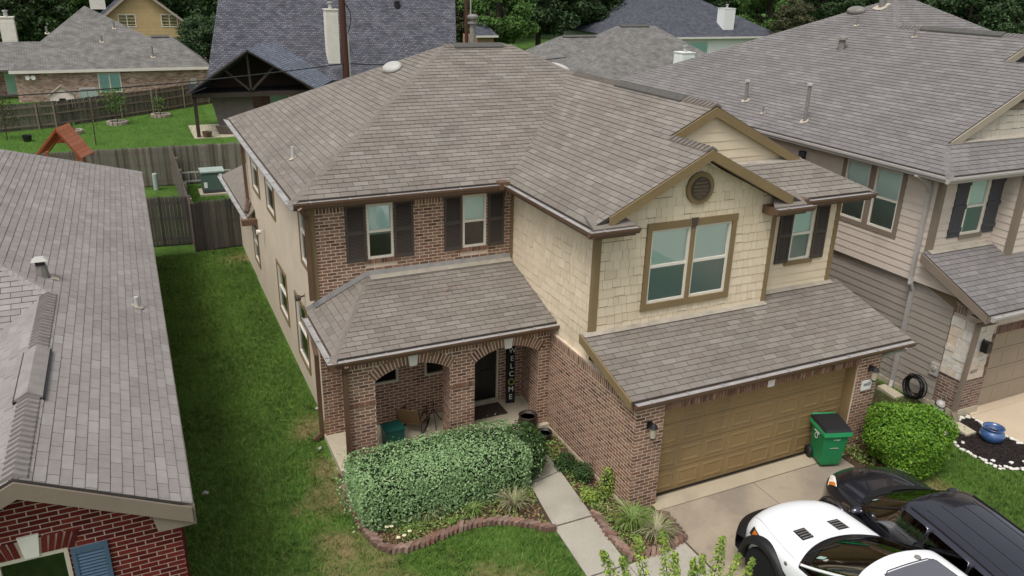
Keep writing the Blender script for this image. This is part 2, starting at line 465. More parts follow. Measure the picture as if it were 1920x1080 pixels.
# ------------------------------------------------------------------ material library
def S(*c): return lin(c)
def shing(name, cols, cap):
    mat(name, rough=.92, pieces=cols, var=.09, scale=.7, bump=.5, bscale=160, spec=.15, stain=[((.11, .10, .092), .45, .58, .35), ((.13, .12, .11), 1.6, .60, .25, (1, .35, .35))])
    mat(name+'_cap', col=cap, rough=.92, var=.12, scale=5, bump=.5, bscale=160, spec=.15)
shing('shingle_main', [S(115,107,99), S(128,121,112), S(119,112,104), S(135,129,121), S(122,113,105), S(125,118,110), S(130,123,115)], S(120,113,105))
shing('shingle_left', [S(133,127,123), S(142,136,132), S(137,130,127), S(148,143,139), S(139,133,129), S(136,130,126)], S(138,132,127))
shing('shingle_right', [S(112,108,106), S(121,117,115), S(115,110,109), S(127,124,122), S(118,114,112), S(114,111,109)], S(117,113,111))
mat('roof_deck', S(66,62,58), .95, .15)
mat('mortar_main', S(206,188,168), .95, .12, 6, .4, 120)
BR = [S(122,91,74), S(138,106,87), S(102,75,62), S(152,122,101), S(126,90,72), S(142,112,94), S(92,68,58), S(156,128,108)]
mat('brick_main', rough=.93, pieces=BR, var=.16, scale=18, bump=.8, bscale=60, spec=.15, stain=((.36, .28, .22), 14, .60, .35))
mat('mortar_red', S(178,158,144), .95, .10, 6, .4, 120)
mat('brick_red', rough=.9, pieces=[S(86,28,27), S(100,34,32), S(74,22,23), S(106,41,37), S(92,30,28), S(80,27,27), S(114,46,40)], var=.14, scale=20, bump=.7, bscale=70, spec=.15)
mat('mortar_right', S(176,162,148), .95, .12, 6, .4, 120)
mat('brick_right', rough=.93, pieces=[S(112,88,78), S(128,104,92), S(98,76,68), S(138,116,104), S(120,94,82)], var=.16, scale=18, bump=.8, bscale=60, spec=.15)
mat('stone_white', rough=.9, pieces=[S(204,198,188), S(192,184,170), S(210,206,198), S(198,180,158), S(206,200,190)], var=.10, scale=9, bump=.8, bscale=30)
mat('shake_tan', rough=.85, pieces=[S(210,194,167), S(215,200,174), S(206,190,163), S(219,204,178)], var=.05, scale=3, bump=.35, bscale=50, streak=True)
mat('siding_tan', rough=.85, pieces=[S(210,194,167), S(214,199,172), S(207,191,164)], var=.04, scale=3, bump=.2, bscale=50)
mat('siding_grey', rough=.85, pieces=[S(194,181,168), S(198,185,172), S(191,178,165)], var=.04, scale=2, bump=.2, bscale=50, stain=((.26, .22, .19), .9, .62, .25))
mat('siding_grey_shaded', rough=.85, pieces=[S(148,139,129), S(151,142,132), S(146,137,128)], var=.04, scale=2, bump=.2, bscale=50)  # shaded copy of the grey boards, shade put into the colour
mat('wall_base', S(122,104,78), .9, .05)
mat('stucco_tan', S(205,191,169), .93, .06, 1.2, .35, 90, stain=((.30, .25, .19), 1.3, .60, .35, (1, 1, .25)))
mat('trim_olive', S(126,108,77), .7, .08, 2, .15, 40)
mat('trim_taupe', S(126,113,100), .7, .06, 2)
mat('trim_greige', S(158,147,130), .7, .06, 2)
mat('gutter_brown', S(98,74,57), .45, .10, 3, spec=.5)
mat('gutter_metal', S(164,161,158), .5, .12, 6, metal=.15, spec=.5, stain=((.28, .26, .24), 5, .60, .4))
mat('gutter_white', S(166,161,156), .45, .06, 3, spec=.5)
mat('flashing', S(158,150,136), .7, .14, 4, stain=((.18, .16, .14), 5, .58, .5))
mat('garage_door', S(140,117,80), .6, .07, 1.5, .12, 30, stain=[((.16, .12, .065), 1.6, .52, .45, (1, 1, .3)), ((.36, .29, .19), 3.0, .62, .25, (1, 1, .2))])
mat('garage_door_grey', S(146,134,116), .6, .06, 1.5)
mat('window_white', S(214,208,194), .5, .03)
mat('window_cream', S(186,178,160), .5, .03)
mat('blind', S(236,246,242), .7)
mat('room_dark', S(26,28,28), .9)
mat('shutter_brown', S(76,68,61), .7, .08, 4)
mat('shutter_blue', S(70,92,112), .6, .06, 4)
mat('shutter_grey', S(70,70,74), .7, .08, 4)
mat('vent_grey', S(122,118,112), .6, .15, 8)
mat('vent_pale', S(172,171,164), .6, .06, 5)
mat('sealant', S(172,162,146), .8, .2, 20)
mat('ridge_vent_dark', S(84,82,78), .85, .15, 9)
mat('black_metal', S(22,22,23), .45, .1, 5, spec=.5)
mat('limestone_white', S(214,210,200), .85, .06, 7, .2, 60)
mat('plaque_white', S(222,222,216), .6, .03)
mat('ink', S(26,26,28), .6)
mat('door_black', S(20,21,22), .4, spec=.5)
mat('glass_lamp', S(168,160,140), .25, spec=.6)
CONC = dict(rough=.93, bump=.35, bscale=120)
mat('concrete_walk', S(164,158,144), var=.07, scale=1.4, stain=[((.22, .20, .17), 1.1, .50, .5), ((.13, .12, .10), 2.7, .62, .35), ((.62, .58, .50), 2.3, .66, .25)], **CONC)
mat('concrete_drive', S(158,145,126), var=.07, scale=1.0, stain=[((.19, .16, .13), .7, .48, .6), ((.10, .085, .072), 1.7, .60, .5), ((.05, .045, .04), 3.1, .70, .5)], **CONC)
mat('concrete_apron', S(170,158,136), var=.06, scale=2, stain=((.26, .22, .17), 1.2, .58, .4), **CONC)
mat('concrete_joint', S(84,74,60), .95, .2, 9)
mat('concrete_nb', S(190,172,148), var=.05, scale=1.4, stain=((.36, .30, .23), .8, .6, .3), **CONC)
mat('slab', S(178,168,146), var=.1, scale=2, stain=((.2, .18, .14), 2, .6, .4), **CONC)
def glassmat(name, tint, refl=.22, rough=.02, top=1):
    m = bpy.data.materials.new(name); m.use_nodes = True; N = m.node_tree.nodes; L = m.node_tree.links
    N.remove(N['Principled BSDF']); out = N['Material Output']
    t = N.new('ShaderNodeBsdfTransparent'); t.inputs[0].default_value = (*tint, 1)
    g = N.new('ShaderNodeBsdfGlossy'); g.inputs['Roughness'].default_value = rough
    lw = N.new('ShaderNodeFresnel'); lw.inputs[0].default_value = 1.5
    mr = N.new('ShaderNodeMapRange'); mr.inputs[3].default_value = refl*.35; mr.inputs[4].default_value = top
    mx = N.new('ShaderNodeMixShader'); L.new(lw.outputs[0], mr.inputs[0]); L.new(mr.outputs[0], mx.inputs[0])
    L.new(t.outputs[0], mx.inputs[1]); L.new(g.outputs[0], mx.inputs[2]); L.new(mx.outputs[0], out.inputs[0]); MATS[name] = m
glassmat('glass', (.90, 1.0, .975), .24)
glassmat('glass_screen', (.46, .56, .55), .2, .2)
glassmat('glass_dark', (.05, .06, .06), .28, .03)
# ------------------------------------------------------------------ the house in the middle
H = thing('two_storey_house', 'two-storey tan and brick house with brown double garage door and arched brick porch', 'house', (0, 2.5, 0))
XL, YF, ZE, K = -4.65, 5.565, 5.176, 5.093; EX, EY = -5.01, 5.21          # left wall, front wall, eave height
ZR, ZM = 7.643, 7.016; XM = 3.306; P2 = .5023; XR = 6.97
A_, D_ = (EX, EY, ZE), (EX, EY+2*K, ZE); B_ = (-.357, EY, ZE)
E_ = (EX+K, EY+K, ZR); F_ = (2.03, EY+K, ZR); M_ = (XM, EY+(ZM-ZE)*K/(ZR-ZE), ZM)
G1Y, G2Y = 2.9, 1.53; XA = 2.19; ZA = ZE+P2*(XA+.357); XE2 = 2*XA+.357
C_ = (-.357, G2Y, ZE); A2 = (XA, G2Y, ZA); R2 = (XA, G1Y, ZA); H1 = (XM, G1Y, ZM)
HY = 1.78; ZB = ZE+.5*(G1Y-HY)                                            # front hip skirt under the rear gable
XV = XA+(ZA-ZB)/P2; XH = XR-(G1Y-HY)
f_front = [A_, B_, M_, F_, E_]; f_left = [D_, A_, E_]
f_wing = [B_, C_, A2, R2, H1, M_]
f_g2 = [(XE2, HY, ZE), (XE2, G2Y, ZE), A2, R2, (XV, G1Y, ZB)]
f_skirt = [(XE2, HY, ZE), (XR, HY, ZE), (XH, G1Y, ZB), (XV, G1Y, ZB)]
f_right = [(XR, HY, ZE), (XR, EY+2*K, ZE), F_, M_, H1, (XH, G1Y, ZB)]
f_back = [(XR, EY+2*K, ZE), D_, E_, F_]
PTY, PZ0, PZ1 = 3.17, 2.60, 3.26
f_porch = [(-4.83, PTY, PZ0), (-.06, PTY, PZ0), (-.06, YF, PZ1), (-3.5, YF, PZ1)]
f_porchl = [(-4.83, YF, PZ0), (-4.83, PTY, PZ0), (-3.5, YF, PZ1)]
GY, GZ, GT = -.09, 2.405, 2.917; gs = (GT-GZ)/(1.81-GY); GT2 = GZ+gs*(2.113-GY)
f_gar = [(-.27, GY, GZ), (6.76, GY, GZ), (6.72, 2.113, GT2), (4.283, 2.113, GT2), (4.283, 1.81, GT), (-.27, 1.81, GT)]
roof = deck('roof', 'roof_deck', H, [f_front, f_left, f_wing, f_g2, f_skirt, f_right, f_back], .07)
proof = deck('porch_roof', 'roof_deck', H, [f_porch, f_porchl], .06)
groof = deck('garage_roof', 'roof_deck', H, [f_gar], .06)
sp = Pool('shingle', 'shingle_main', H, 'wedge')
for f in (f_front, f_left, f_wing, f_g2, f_skirt, f_right, f_back): shingle(sp, roof, f)
for f in (f_porch, f_porchl): shingle(sp, proof, f)
shingle(sp, groof, f_gar); sp.flush()
def V3(*a): return Vector(a)
sl = .4844
caps(roof, 'shingle_main_cap', A_, E_, (-1, .0, -sl), (0, -1, -sl))
caps(roof, 'shingle_main_cap', E_, F_, (0, -1, -sl), (0, 1, -sl), w=.13)
caps(roof, 'shingle_main_cap', M_, F_, (1, 0, -sl), (0, -1, -sl))
caps(roof, 'shingle_main_cap', H1, M_, (-1, 0, -P2), (1, 0, -P2))
caps(roof, 'shingle_main_cap', A2, R2, (-1, 0, -P2), (1, 0, -P2))
caps(roof, 'shingle_main_cap', (XR, HY, ZE), (XH, G1Y, ZB), (0, -1, -.5), (1, 0, -.5), w=.1)
caps(roof, 'shingle_main_cap', D_, E_, (0, 1, -sl), (-1, 0, -sl), w=.1)
caps(proof, 'shingle_main_cap', (-4.83, PTY, PZ0), (-3.5, YF, PZ1), (-1, 0, -.54), (0, -1, -.3))
ridge_vent(roof, (.35, EY+K, ZR+.012), (1.75, EY+K, ZR+.012), slope=.48)
ridge_vent(roof, (XM, 6.65, ZM+.012), (XM, 3.95, ZM+.012), slope=.5)
frl, _ = face_frame(f_left)
oval_vent(roof, (-1.19, 10.75, ZE+sl*(5.01-1.19)), frl, .48, .24, .12)
frr, _ = face_frame(f_right)
oval_vent(roof, (3.35, 9.9, 6.98), frr, .48, .24, .12)
pipe_vent(roof, (-4.47, 7.87, ZE+sl*.54), .28, .04, 'vent_pale', n=(-sl, 0, 1))
MB().tube([(3.26, 16.0, 6.2), (3.26, 16.0, 7.9)], .10, 14).lathe([(0, 0), (.17, 0), (.17, .05), (.1, .07), (.1, .14), (.19, .17), (.2, .24), (.12, .30), (0, .31)], (3.26, 16, 7.86), 18).build('flue_pipe', 'vent_grey', roof)
# small twig lying on the porch roof
tw = Vector((-2.05, 4.62, PZ0+.3*1.45+.02))
MB().tube([tw, tw+V3(.1, .08, .03), tw+V3(.2, .05, .045)], .012, 5).build('twig', 'brick_main', None)
setp(bpy.data.objects['twig'], 'small curled brown twig lying on the porch roof shingles', 'twig')
# ---- fascia, soffits, gutters
def fascia(p, q, out, mt='trim_olive', h=.17, parent=H, dz=-.03):
    p, q, o = Vector(p), Vector(q), Vector(out)
    beam('fascia', mt, parent, p+o*.004+V3(0, 0, dz-h/2), q+o*.004+V3(0, 0, dz-h/2), .022, h)
gb = 'gutter_brown'
sof = MB()
ZS = ZE-.16
sof.box(EX+.01, -.1, EY+.01, YF, ZS, ZS+.02); sof.box(EX+.01, XL, EY+.01, EY+2*K-.01, ZS-.003, ZS+.017)
sof.box(-.34, 0, 1.54, YF, ZS-.006, ZS+.014); sof.box(4.3, XR-.01, HY+.01, 2.2, ZS-.006, ZS+.014); sof.box(6.4, XR-.01, HY+.01, 15, ZS-.003, ZS+.017)
sof.build('soffit', 'trim_taupe', H)
sof2 = MB(); sof2.box(-4.81, -.1, PTY+.02, 3.6, PZ0-.15, PZ0-.13); sof2.box(-4.81, -4.4, PTY+.02, YF-.1, PZ0-.154, PZ0-.134); sof2.build('porch_soffit', 'trim_taupe', H)
for p, q, o in ((A_, B_, (0, -1, 0)), (D_, A_, (-1, 0, 0)), (B_, C_, (-1, 0, 0))): fascia(p, q, o, 'gutter_brown')
gutter(H, (EX-.02, EY-.02, ZE-.02), (-.357-.14, EY-.02, ZE-.02), (0, -1, 0), gb)
gutter(H, (EX-.02, EY-.14, ZE-.022), (EX-.02, EY+2*K, ZE-.022), (-1, 0, 0), 'gutter_white')
gutter(H, (-.377, EY-.02, ZE-.02), (-.377, G2Y-.2, ZE-.02), (-1, 0, 0), gb)
gutter(H, (-.50, G2Y-.10, ZE-.021), (.58, G2Y-.10, ZE-.021), (0, -1, 0), gb)
gutter(H, (3.86, G2Y-.10, ZE-.021), (XE2+.14, G2Y-.10, ZE-.021), (0, -1, 0), gb)
gutter(H, (XE2+.04, HY-.02, ZE-.022), (XR+.02, HY-.02, ZE-.022), (0, -1, 0), gb)
fascia((XE2, HY, ZE), (XR, HY, ZE), (0, -1, 0), gb)
gutter(H, (-4.97, PTY-.02, PZ0-.02), (-.06, PTY-.02, PZ0-.02), (0, -1, 0), gb); fascia((-4.83, PTY, PZ0), (-.1, PTY, PZ0), (0, -1, 0), gb, .11)
gutter(H, (-4.85, PTY-.14, PZ0-.022), (-4.85, YF-.12, PZ0-.022), (-1, 0, 0), gb); fascia((-4.83, PTY, PZ0), (-4.83, YF-.1, PZ0), (-1, 0, 0), gb)
gutter(H, (-.25, GY-.02, GZ-.02), (6.80, GY-.02, GZ-.02), (0, -1, 0), gb); fascia((-.2, GY, GZ), (6.74, GY, GZ), (0, -1, 0), gb)
box('gutter_corner', gb, H, -.60, -.36, EY-.16, EY+.1, ZE-.12, ZE+.045)
box('gutter_corner', gb, H, XE2-.06, XE2+.2, HY-.2, HY+.06, ZE-.12, ZE+.05)
# cornice returns: small boxes with shingled tops at both feet of the front gable
for x0, x1, s in ((-.357, .56, 1), (3.87, XE2, -1)):
    box('cornice_return', gb, H, x0+.01, x1, G2Y-.09, 1.80, ZE-.20, ZE-.03)
    tip = x1 if s > 0 else x0
    hx = .56-.22 if s > 0 else 3.87+.22
    ff = [(x0, G2Y-.09, ZE), (x1, G2Y-.09, ZE), (hx if s > 0 else x1, 1.80, ZE+.17), (x0 if s > 0 else hx, 1.80, ZE+.17)]
    rp = deck('return_roof', 'shingle_main_cap', H, [ff], .05)
# rake boards
def rake(p, q, w=.20, t=.03, mt='trim_olive', parent=H, dz=-.02, name='rake_board'):
    p, q = Vector(p), Vector(q); z = V3(0, 0, 1)
    n = (q-p).cross(z).normalized()
    a = [p+z*dz, q+z*dz, q+z*(dz-w), p+z*(dz-w)]
    return MB().poly(a, t, n).build(name, mt, parent)
zz = lambda x: ZE+P2*(x+.357)
rake((.0, G2Y-.012, zz(.0)+.015), (XA, G2Y-.012, ZA+.015)); rake((XA, G2Y-.012, ZA+.015), (2*XA-.0, G2Y-.012, zz(.0)+.015))
rake((XA+.06, G1Y-.005, ZA+.03), (XM, G1Y-.005, ZM)); rake((XM, G1Y-.005, ZM), (XH-.02, G1Y-.005, ZB+.02))
g2s = MB().poly([(XA, G2Y+.03, ZA-.19), (.2, G2Y+.03, zz(.2)-.19), (.2, 1.81, zz(.2)-.19), (XA, 1.81, ZA-.19)], -.015).poly([(XA, G2Y+.03, ZA-.19), (2*XA-.2, G2Y+.03, zz(.2)-.19), (2*XA-.2, 1.81, zz(.2)-.19), (XA, 1.81, ZA-.19)], .015)
g2s.build('rake_soffit', 'trim_taupe', H)
MB().poly([(-.302, 1.84, GT+.012), (-.302, GY+.02, GZ+.003), (-.302, GY+.02, GZ-.17), (-.302, 1.84, GT-.17)], .03, (1, 0, 0)).build('rake_board', 'trim_olive', H)
MB().poly([(6.73, 2.1, GT2-.03), (6.73, GY+.02, GZ-.03), (6.73, GY+.02, GZ-.18), (6.73, 2.1, GT2-.18)], .03, (1, 0, 0)).build('rake_board', 'trim_olive', H)
box('eave_soffit', 'trim_taupe', H, 5.98, 6.74, GY+.01, 2.1, GZ-.19, GZ-.17)
# ---- wing front wall, shakes and gable
fw = Frame((-.06, 1.81, GT-.06), (1, 0, 0), (0, 0, 1)); WW = 4.283+.06; hz = ZS-fw.O.z
def wx(x): return x+.06
gab = [(0, 0), (WW, 0), (WW, hz+.12), (WW-.15, zz(2*XA-WW+.21)-fw.O.z-.2), (wx(XA), ZA-.24-fw.O.z), (0.05, hz+.12)]
hwin = (wx(1.05), wx(3.24), 3.21-fw.O.z, 5.03-fw.O.z)
mb = MB(); panel(mb, fw, gab, [(wx(1.16), wx(3.13), 3.34-fw.O.z, 4.90-fw.O.z)], .05); wall_wing = mb.build('wing_wall', 'wall_base', H)
shp = Pool('shake', 'shake_tan', H, 'wedge')
cen = (wx(2.20), 5.65-fw.O.z)
shakes(shp, wall_wing, fw, gab, [hwin, (0, .105, 0, hz), (WW-.09, WW, 0, hz)])
fs = Frame((-.06, YF, 2.33), (0, -1, 0), (0, 0, 1)); Ls = YF-1.81
side = [(0, 0), (Ls, 0), (Ls, ZS-2.33), (0, ZS-2.33)]
mb = MB(); panel(mb, fs, side); wall_ws = mb.build('wing_side_wall', 'wall_base', H)
shakes(shp, wall_ws, fs, side, [(Ls-.1, Ls, .58, 3), (0, .05, 0, 3)]); shp.flush()
for a in ((-.085, .045, 1.785, 1.90, GT-.02, ZS), (4.19, 4.305, 1.785, 1.83, GT, ZS), (-.085, -.055, YF-.14, YF-.02, PZ1, ZS)): box('corner_board', 'trim_olive', H, *a)
# flashing strips where roofs meet walls
def strip(p, q, w, n, parent=H, mt='flashing'):
    p, q = Vector(p), Vector(q); MB().poly([p, q, q+Vector(w), p+Vector(w)], .006, n).build('flashing', mt, parent)
strip((-.27, 1.80, GT+.028), (4.283, 1.80, GT+.028), (0, -.13, -.13*gs), (0, 0, 1)); strip((4.283, 2.10, GT2+.028), (6.5, 2.10, GT2+.028), (0, -.13, -.13*gs), (0, 0, 1))
strip((-3.45, YF-.01, PZ1+.03), (-.06, YF-.01, PZ1+.03), (0, -.16, -.16*.3), (0, 0, 1)); strip((-3.5, YF-.018, PZ1+.14), (-.06, YF-.018, PZ1+.14), (0, 0, -.14), (0, -1, 0), mt='gutter_metal')
MB().poly([(-3.48, YF-.02, PZ1+.03), (-3.5, YF-.02, PZ1+.14), (-4.86, YF-.02, PZ0+.16), (-4.83, YF-.02, PZ0+.04)], .008, (0, -1, 0)).build('flashing', 'gutter_metal', H)
# big double window with olive surround
fwin = Frame((0, 1.81, 0), (1, 0, 0), (0, 0, 1))
for a in ((1.055, 3.25, 4.89, 5.035), (1.04, 3.235, 3.205, 3.345)): box('window_trim', 'trim_olive', H, a[0], a[1], 1.76, 1.80, a[2], a[3])
for a in ((1.06, 1.165), (2.11, 2.20), (3.125, 3.235)): box('window_trim', 'trim_olive', H, a[0], a[1], 1.764, 1.80, 3.345, 4.89)
MB().poly([(2.07, 1.745, 5.06), (2.10, 1.745, 4.88), (2.20, 1.745, 4.88), (2.235, 1.745, 5.06)], -.02, (0, -1, 0)).build('keystone', 'shutter_brown', H)
for a, b in ((1.165, 2.11), (2.20, 3.125)): window(H, fwin, a, b, 3.345, 4.89, blind=(1, 0))
# round louvred gable vent
cv = V3(2.20, 1.775, 5.65)
ring = MB(); ring.lathe([(.20, -.03), (.325, -.03), (.325, .04), (.20, .04)], (2.20, 1.78, 5.65), 40, 'y'); ring.build('gable_vent', 'trim_olive', H)
gv = bpy.data.objects['gable_vent']
MB().lathe([(.195, -.055), (.225, -.055), (.225, -.03), (.195, -.03), (.195, -.055)], (2.20, 1.78, 5.65), 40, 'y').build('vent_rim', 'shutter_brown', gv)
MB().lathe([(0, 0), (.2, 0), (.2, .01), (0, .01)], (2.20, 1.775, 5.65), 32, 'y').build('vent_back', 'room_dark', gv)
for i in range(5):
    z = -.14+i*.07; hw = math.sqrt(max(.01, .195**2-z*z))
    MB().poly([(2.20-hw, 1.735, 5.65+z-.015), (2.20+hw, 1.735, 5.65+z-.015), (2.20+hw, 1.77, 5.65+z+.03), (2.20-hw, 1.77, 5.65+z+.03)], .012).build('louvre', 'shutter_brown', gv)
# ---- right bay of the upper floor
fr2 = Frame((4.283, 2.113, 0), (1, 0, 0), (0, 0, 1)); W2 = 6.43-4.283
Pb = [(0, GT2-.05), (W2, GT2-.05), (W2, ZS), (0, ZS)]; w2 = (5.10-4.283, 5.70-4.283, 3.66, 4.86)
mb = MB(); panel(mb, fr2, Pb, [w2], .05); wall_bay = mb.build('bay_wall', 'wall_base', H)
lap(wall_bay, 'siding_tan', fr2, Pb, [w2, (W2-.1, W2, 0, 9)], .19)
box('corner_board', 'trim_olive', H, 6.33, 6.455, 2.085, 2.2, GT2-.02, ZS)
window(H, fr2, *w2, blind=(1, 0)); box('window_sill', 'trim_olive', H, 5.0, 5.80, 2.06, 2.10, 3.56, 3.66)
shutter(H, Frame((4.283, 2.09, 0), (1, 0, 0), (0, 0, 1)), 4.70-4.283, 5.07-4.283, 3.64, 4.90, 'shutter_brown'); shutter(H, Frame((4.283, 2.09, 0), (1, 0, 0), (0, 0, 1)), 5.73-4.283, 6.10-4.283, 3.64, 4.90, 'shutter_brown')
# rear gable wall, lap boards
fg = Frame((XM-2.6, G1Y+.10, ZB-.05), (1, 0, 0), (0, 0, 1))
Pg = [(XA-XM+2.6-.2, .45), (XV-XM+2.6-.3, 0), (5.2, 0), (2.6, ZM-ZB-.1)]
mb = MB(); panel(mb, fg, Pg); wall_gab = mb.build('gable_wall', 'wall_base', H); lap(wall_gab, 'siding_tan', fg, Pg, e=.19)
strip((XV-.1, G1Y+.05, ZB+.03), (XH, G1Y+.05, ZB+.03), (0, -.12, -.06), (0, 0, 1))
# ---- brick walls
bp = Pool('brick', 'brick_main', H)
fb = Frame((XL, YF, 2.6), (1, 0, 0), (0, 0, 1)); Pf = [(0, 0), (-XL-.06, 0), (-XL-.06, ZS-2.6), (0, ZS-2.6)]
hw = [(-3.46-XL, -2.88-XL, 3.655-2.6, 4.873-2.6), (-1.27-XL, -.70-XL, 3.655-2.6, 4.873-2.6)]
mb = MB(); panel(mb, fb, Pf, hw, .07); wall_f = mb.build('front_wall', 'mortar_main', H)
sills = [(h[0]-.06, h[1]+.06, h[2]-.20, h[2]) for h in hw]
bricks(bp, wall_f, fb, Pf, hw+sills, soldier_top=ZS-2.6-.27)
for s_ in sills: bricks(bp, wall_f, fb, [(s_[0], s_[2]+.10), (s_[1], s_[2]+.10), (s_[1], s_[3]), (s_[0], s_[3])], soldier_top=0, h=.03)
fwu = Frame((0, YF, 0), (1, 0, 0), (0, 0, 1))
window(H, fwu, -3.46, -2.88, 3.655, 4.873, blind=(.55, 0), glass2='glass_screen', depth=.07); window(H, fwu, -1.27, -.70, 3.655, 4.873, blind=(.5, 0), depth=.07)
fsh = Frame((0, YF-.014, 0), (1, 0, 0), (0, 0, 1))
for a, b in ((-3.92, -3.49), (-2.86, -2.43), (-1.71, -1.30), (-.66, -.26)): shutter(H, fsh, a, b, 3.63, 4.91, 'shutter_brown', .03)
# garage side and front
YB = -.07; XB = -.14
fgs = Frame((XB, 4.62, -.05), (0, -1, 0), (0, 0, 1)); Lg = 4.62-YB
Pgs = [(0, 0), (Lg, 0), (Lg, 2.25), (Lg-.5, 2.38), (0, 2.38)]
mb = MB(); panel(mb, fgs, Pgs); mb.add([fgs.p(0, 2.38), fgs.p(Lg, 2.38), fgs.p(Lg, 2.38, -.1), fgs.p(0, 2.38, -.1)], [(0, 1, 2, 3)]); wall_gs = mb.build('garage_side_wall', 'mortar_main', H)
bricks(bp, wall_gs, fgs, Pgs, soldier_top=2.38-.27)
box('foundation', 'slab', H, XB-.02, 0, YB-.012, 4.3, -.05, .07)
fgf = Frame((XB, YB, -.05), (1, 0, 0), (0, 0, 1)); Wg = 5.98-XB
Pgf = [(0, 0), (Wg, 0), (Wg, 2.36), (0, 2.36)]; ho = (.47-XB, 5.35-XB, -.1, 2.067+.05)
mb = MB(); panel(mb, fgf, Pgf, [ho], .26); wall_gf = mb.build('garage_front_wall', 'mortar_main', H)
lint = (ho[0]-.0, ho[1], 2.117, 2.36)
bricks(bp, wall_gf, fgf, Pgf, [ho, lint]); 
KX = 2.96-XB
bricks(bp, wall_gf, fgf, [(lint[0], lint[2]), (lint[1], lint[2]), (lint[1], lint[3]), (lint[0], lint[3])], [(KX-.09, KX+.09, 2, 3)], soldier_top=0, h=.02)
MB().poly([fgf.p(KX-.075, 2.10, .025), fgf.p(KX+.075, 2.10, .025), fgf.p(KX+.10, 2.35, .025), fgf.p(KX-.10, 2.35, .025)], -.03, fgf.n).build('keystone', 'limestone_white', H)
fjr = Frame((5.35, YB+.16, -.05), (0, -1, 0), (0, 0, 1)); Pj = [(0, 0), (.16, 0), (.16, 2.11), (0, 2.11)]
fgr = Frame((5.98, YB, -.05), (0, 1, 0), (0, 0, 1)); mb = MB(); panel(mb, fgr, [(0, 0), (7, 0), (7, 2.3), (0, 2.3)]); mb.build('garage_right_wall', 'mortar_main', H)
# garage door: four rows of raised panels
gd = box('garage_door', 'garage_door', H, .44, 5.38, YB+.25, YB+.29, 0, 2.08)
for r in range(4):
    for c in range(8):
        x0 = .47+c*.61+.05; z0 = .01+r*.517+.08
        mb = MB(); v = []
        for ins, dy in ((0, .0), (.02, .012), (.05, .012), (.075, -.002)):
            v.append([(x0+ins, YB+.249-.0+dy*0-(.008 if ins in (.02, .05) else 0), z0+ins), (x0+.51-ins, YB+.249-(.008 if ins in (.02, .05) else 0), z0+ins), (x0+.51-ins, YB+.249-(.008 if ins in (.02, .05) else 0), z0+.36-ins), (x0+ins, YB+.249-(.008 if ins in (.02, .05) else 0), z0+.36-ins)])
        vv = [p for q in v for p in q]; f = [(i*4+j, i*4+(j+1) % 4, (i+1)*4+(j+1) % 4, (i+1)*4+j) for i in range(3) for j in range(4)]+[(12, 13, 14, 15)]
        mb.add(vv, f).build('door_panel', 'garage_door', gd)
for r in range(1, 4): box('panel_joint', 'concrete_joint', gd, .46, 5.36, YB+.247, YB+.252, r*.517+.004, r*.517+.012)
box('door_jamb', 'garage_door', H, 5.315, 5.344, YB+.03, YB+.248, 0, 2.07); box('door_jamb', 'garage_door', H, .475, .50, YB+.03, YB+.248, 0, 2.07); box('door_seal', 'black_metal', H, .46, 5.36, YB+.225, YB+.25, -.01, .02)
# porch: slab, arches, pillars, back wall
PY = 3.30; PD = .42
box('porch_slab', 'slab', H, -4.82, -.13, PY-.12, 4.72, -.1, .12)
arches = [(-4.03, -2.45), (-1.90, -.40)]; ZSP, ZCR, ZPT = 1.91, 2.165, 2.46
fp = Frame((0, PY, 0), (1, 0, 0), (0, 0, 1))
def arc(a, b, n=17, ex=0):
    w_ = (b-a)/2; rise = ZCR-ZSP; R = (w_*w_+rise*rise)/(2*rise); c = (a+b)/2; zc = ZCR-R; th = math.asin(w_/R)
    return [(c+(R+ex)*sin(-th+2*th*i/(n-1)), zc+(R+ex)*cos(-th+2*th*i/(n-1))) for i in range(n)]
mb = MB(); xs = [-4.52, -4.0, -2.40, -1.84, -.34, XB]
for a, b in ((-4.55, -4.03), (-2.45, -1.90), (-.40, XB+.01)): mb.box(a, b, PY, PY+PD, .1, ZPT)
for a, b in arches:
    pts = arc(a, b)
    for (x0, z0), (x1, z1) in zip(pts, pts[1:]):
        for y0 in (PY, PY+PD): mb.add([(x0, y0, z0), (x1, y0, z1), (x1, y0, ZPT), (x0, y0, ZPT)], [(0, 1, 2, 3)])
        mb.add([(x0, PY, z0), (x1, PY, z1), (x1, PY+PD, z1), (x0, PY+PD, z0)], [(0, 1, 2, 3)])
wall_p = mb.build('porch_arcade', 'mortar_main', H)
Pp = [(-4.55, .1), (XB, .1), (XB, ZPT), (-4.55, ZPT)]
# bricks of the arcade front, left out inside the arches
tmp = Pool('brick', 'brick_main', H)
bricks(tmp, wall_p, fp, Pp, [], soldier_top=ZPT-.22)
def inarch(u, v, mg=0):
    for a, b in arches:
        if a-.001 < u < b+.001 and v < ZSP: return True
        w_ = (b-a)/2; rise = ZCR-ZSP; R = (w_*w_+rise*rise)/(2*rise); c = (a+b)/2; zc = ZCR-R
        if v > ZSP-.1 and hypot(u-c, v-zc) < R+.235 and abs(atan2(u-c, v-zc)) < math.asin(w_/R): return True
    return False
def splitkeep(u0, u1, v0, v1):
    n = 12; xs_ = [u0+(u1-u0)*i/n for i in range(n+1)]; run = None; out = []
    for i in range(n):
        ok = not inarch((xs_[i]+xs_[i+1])/2, (v0+v1)/2)
        if ok and run is None: run = xs_[i]
        if not ok and run is not None: out.append((run, xs_[i])); run = None
    if run is not None: out.append((run, u1))
    return out
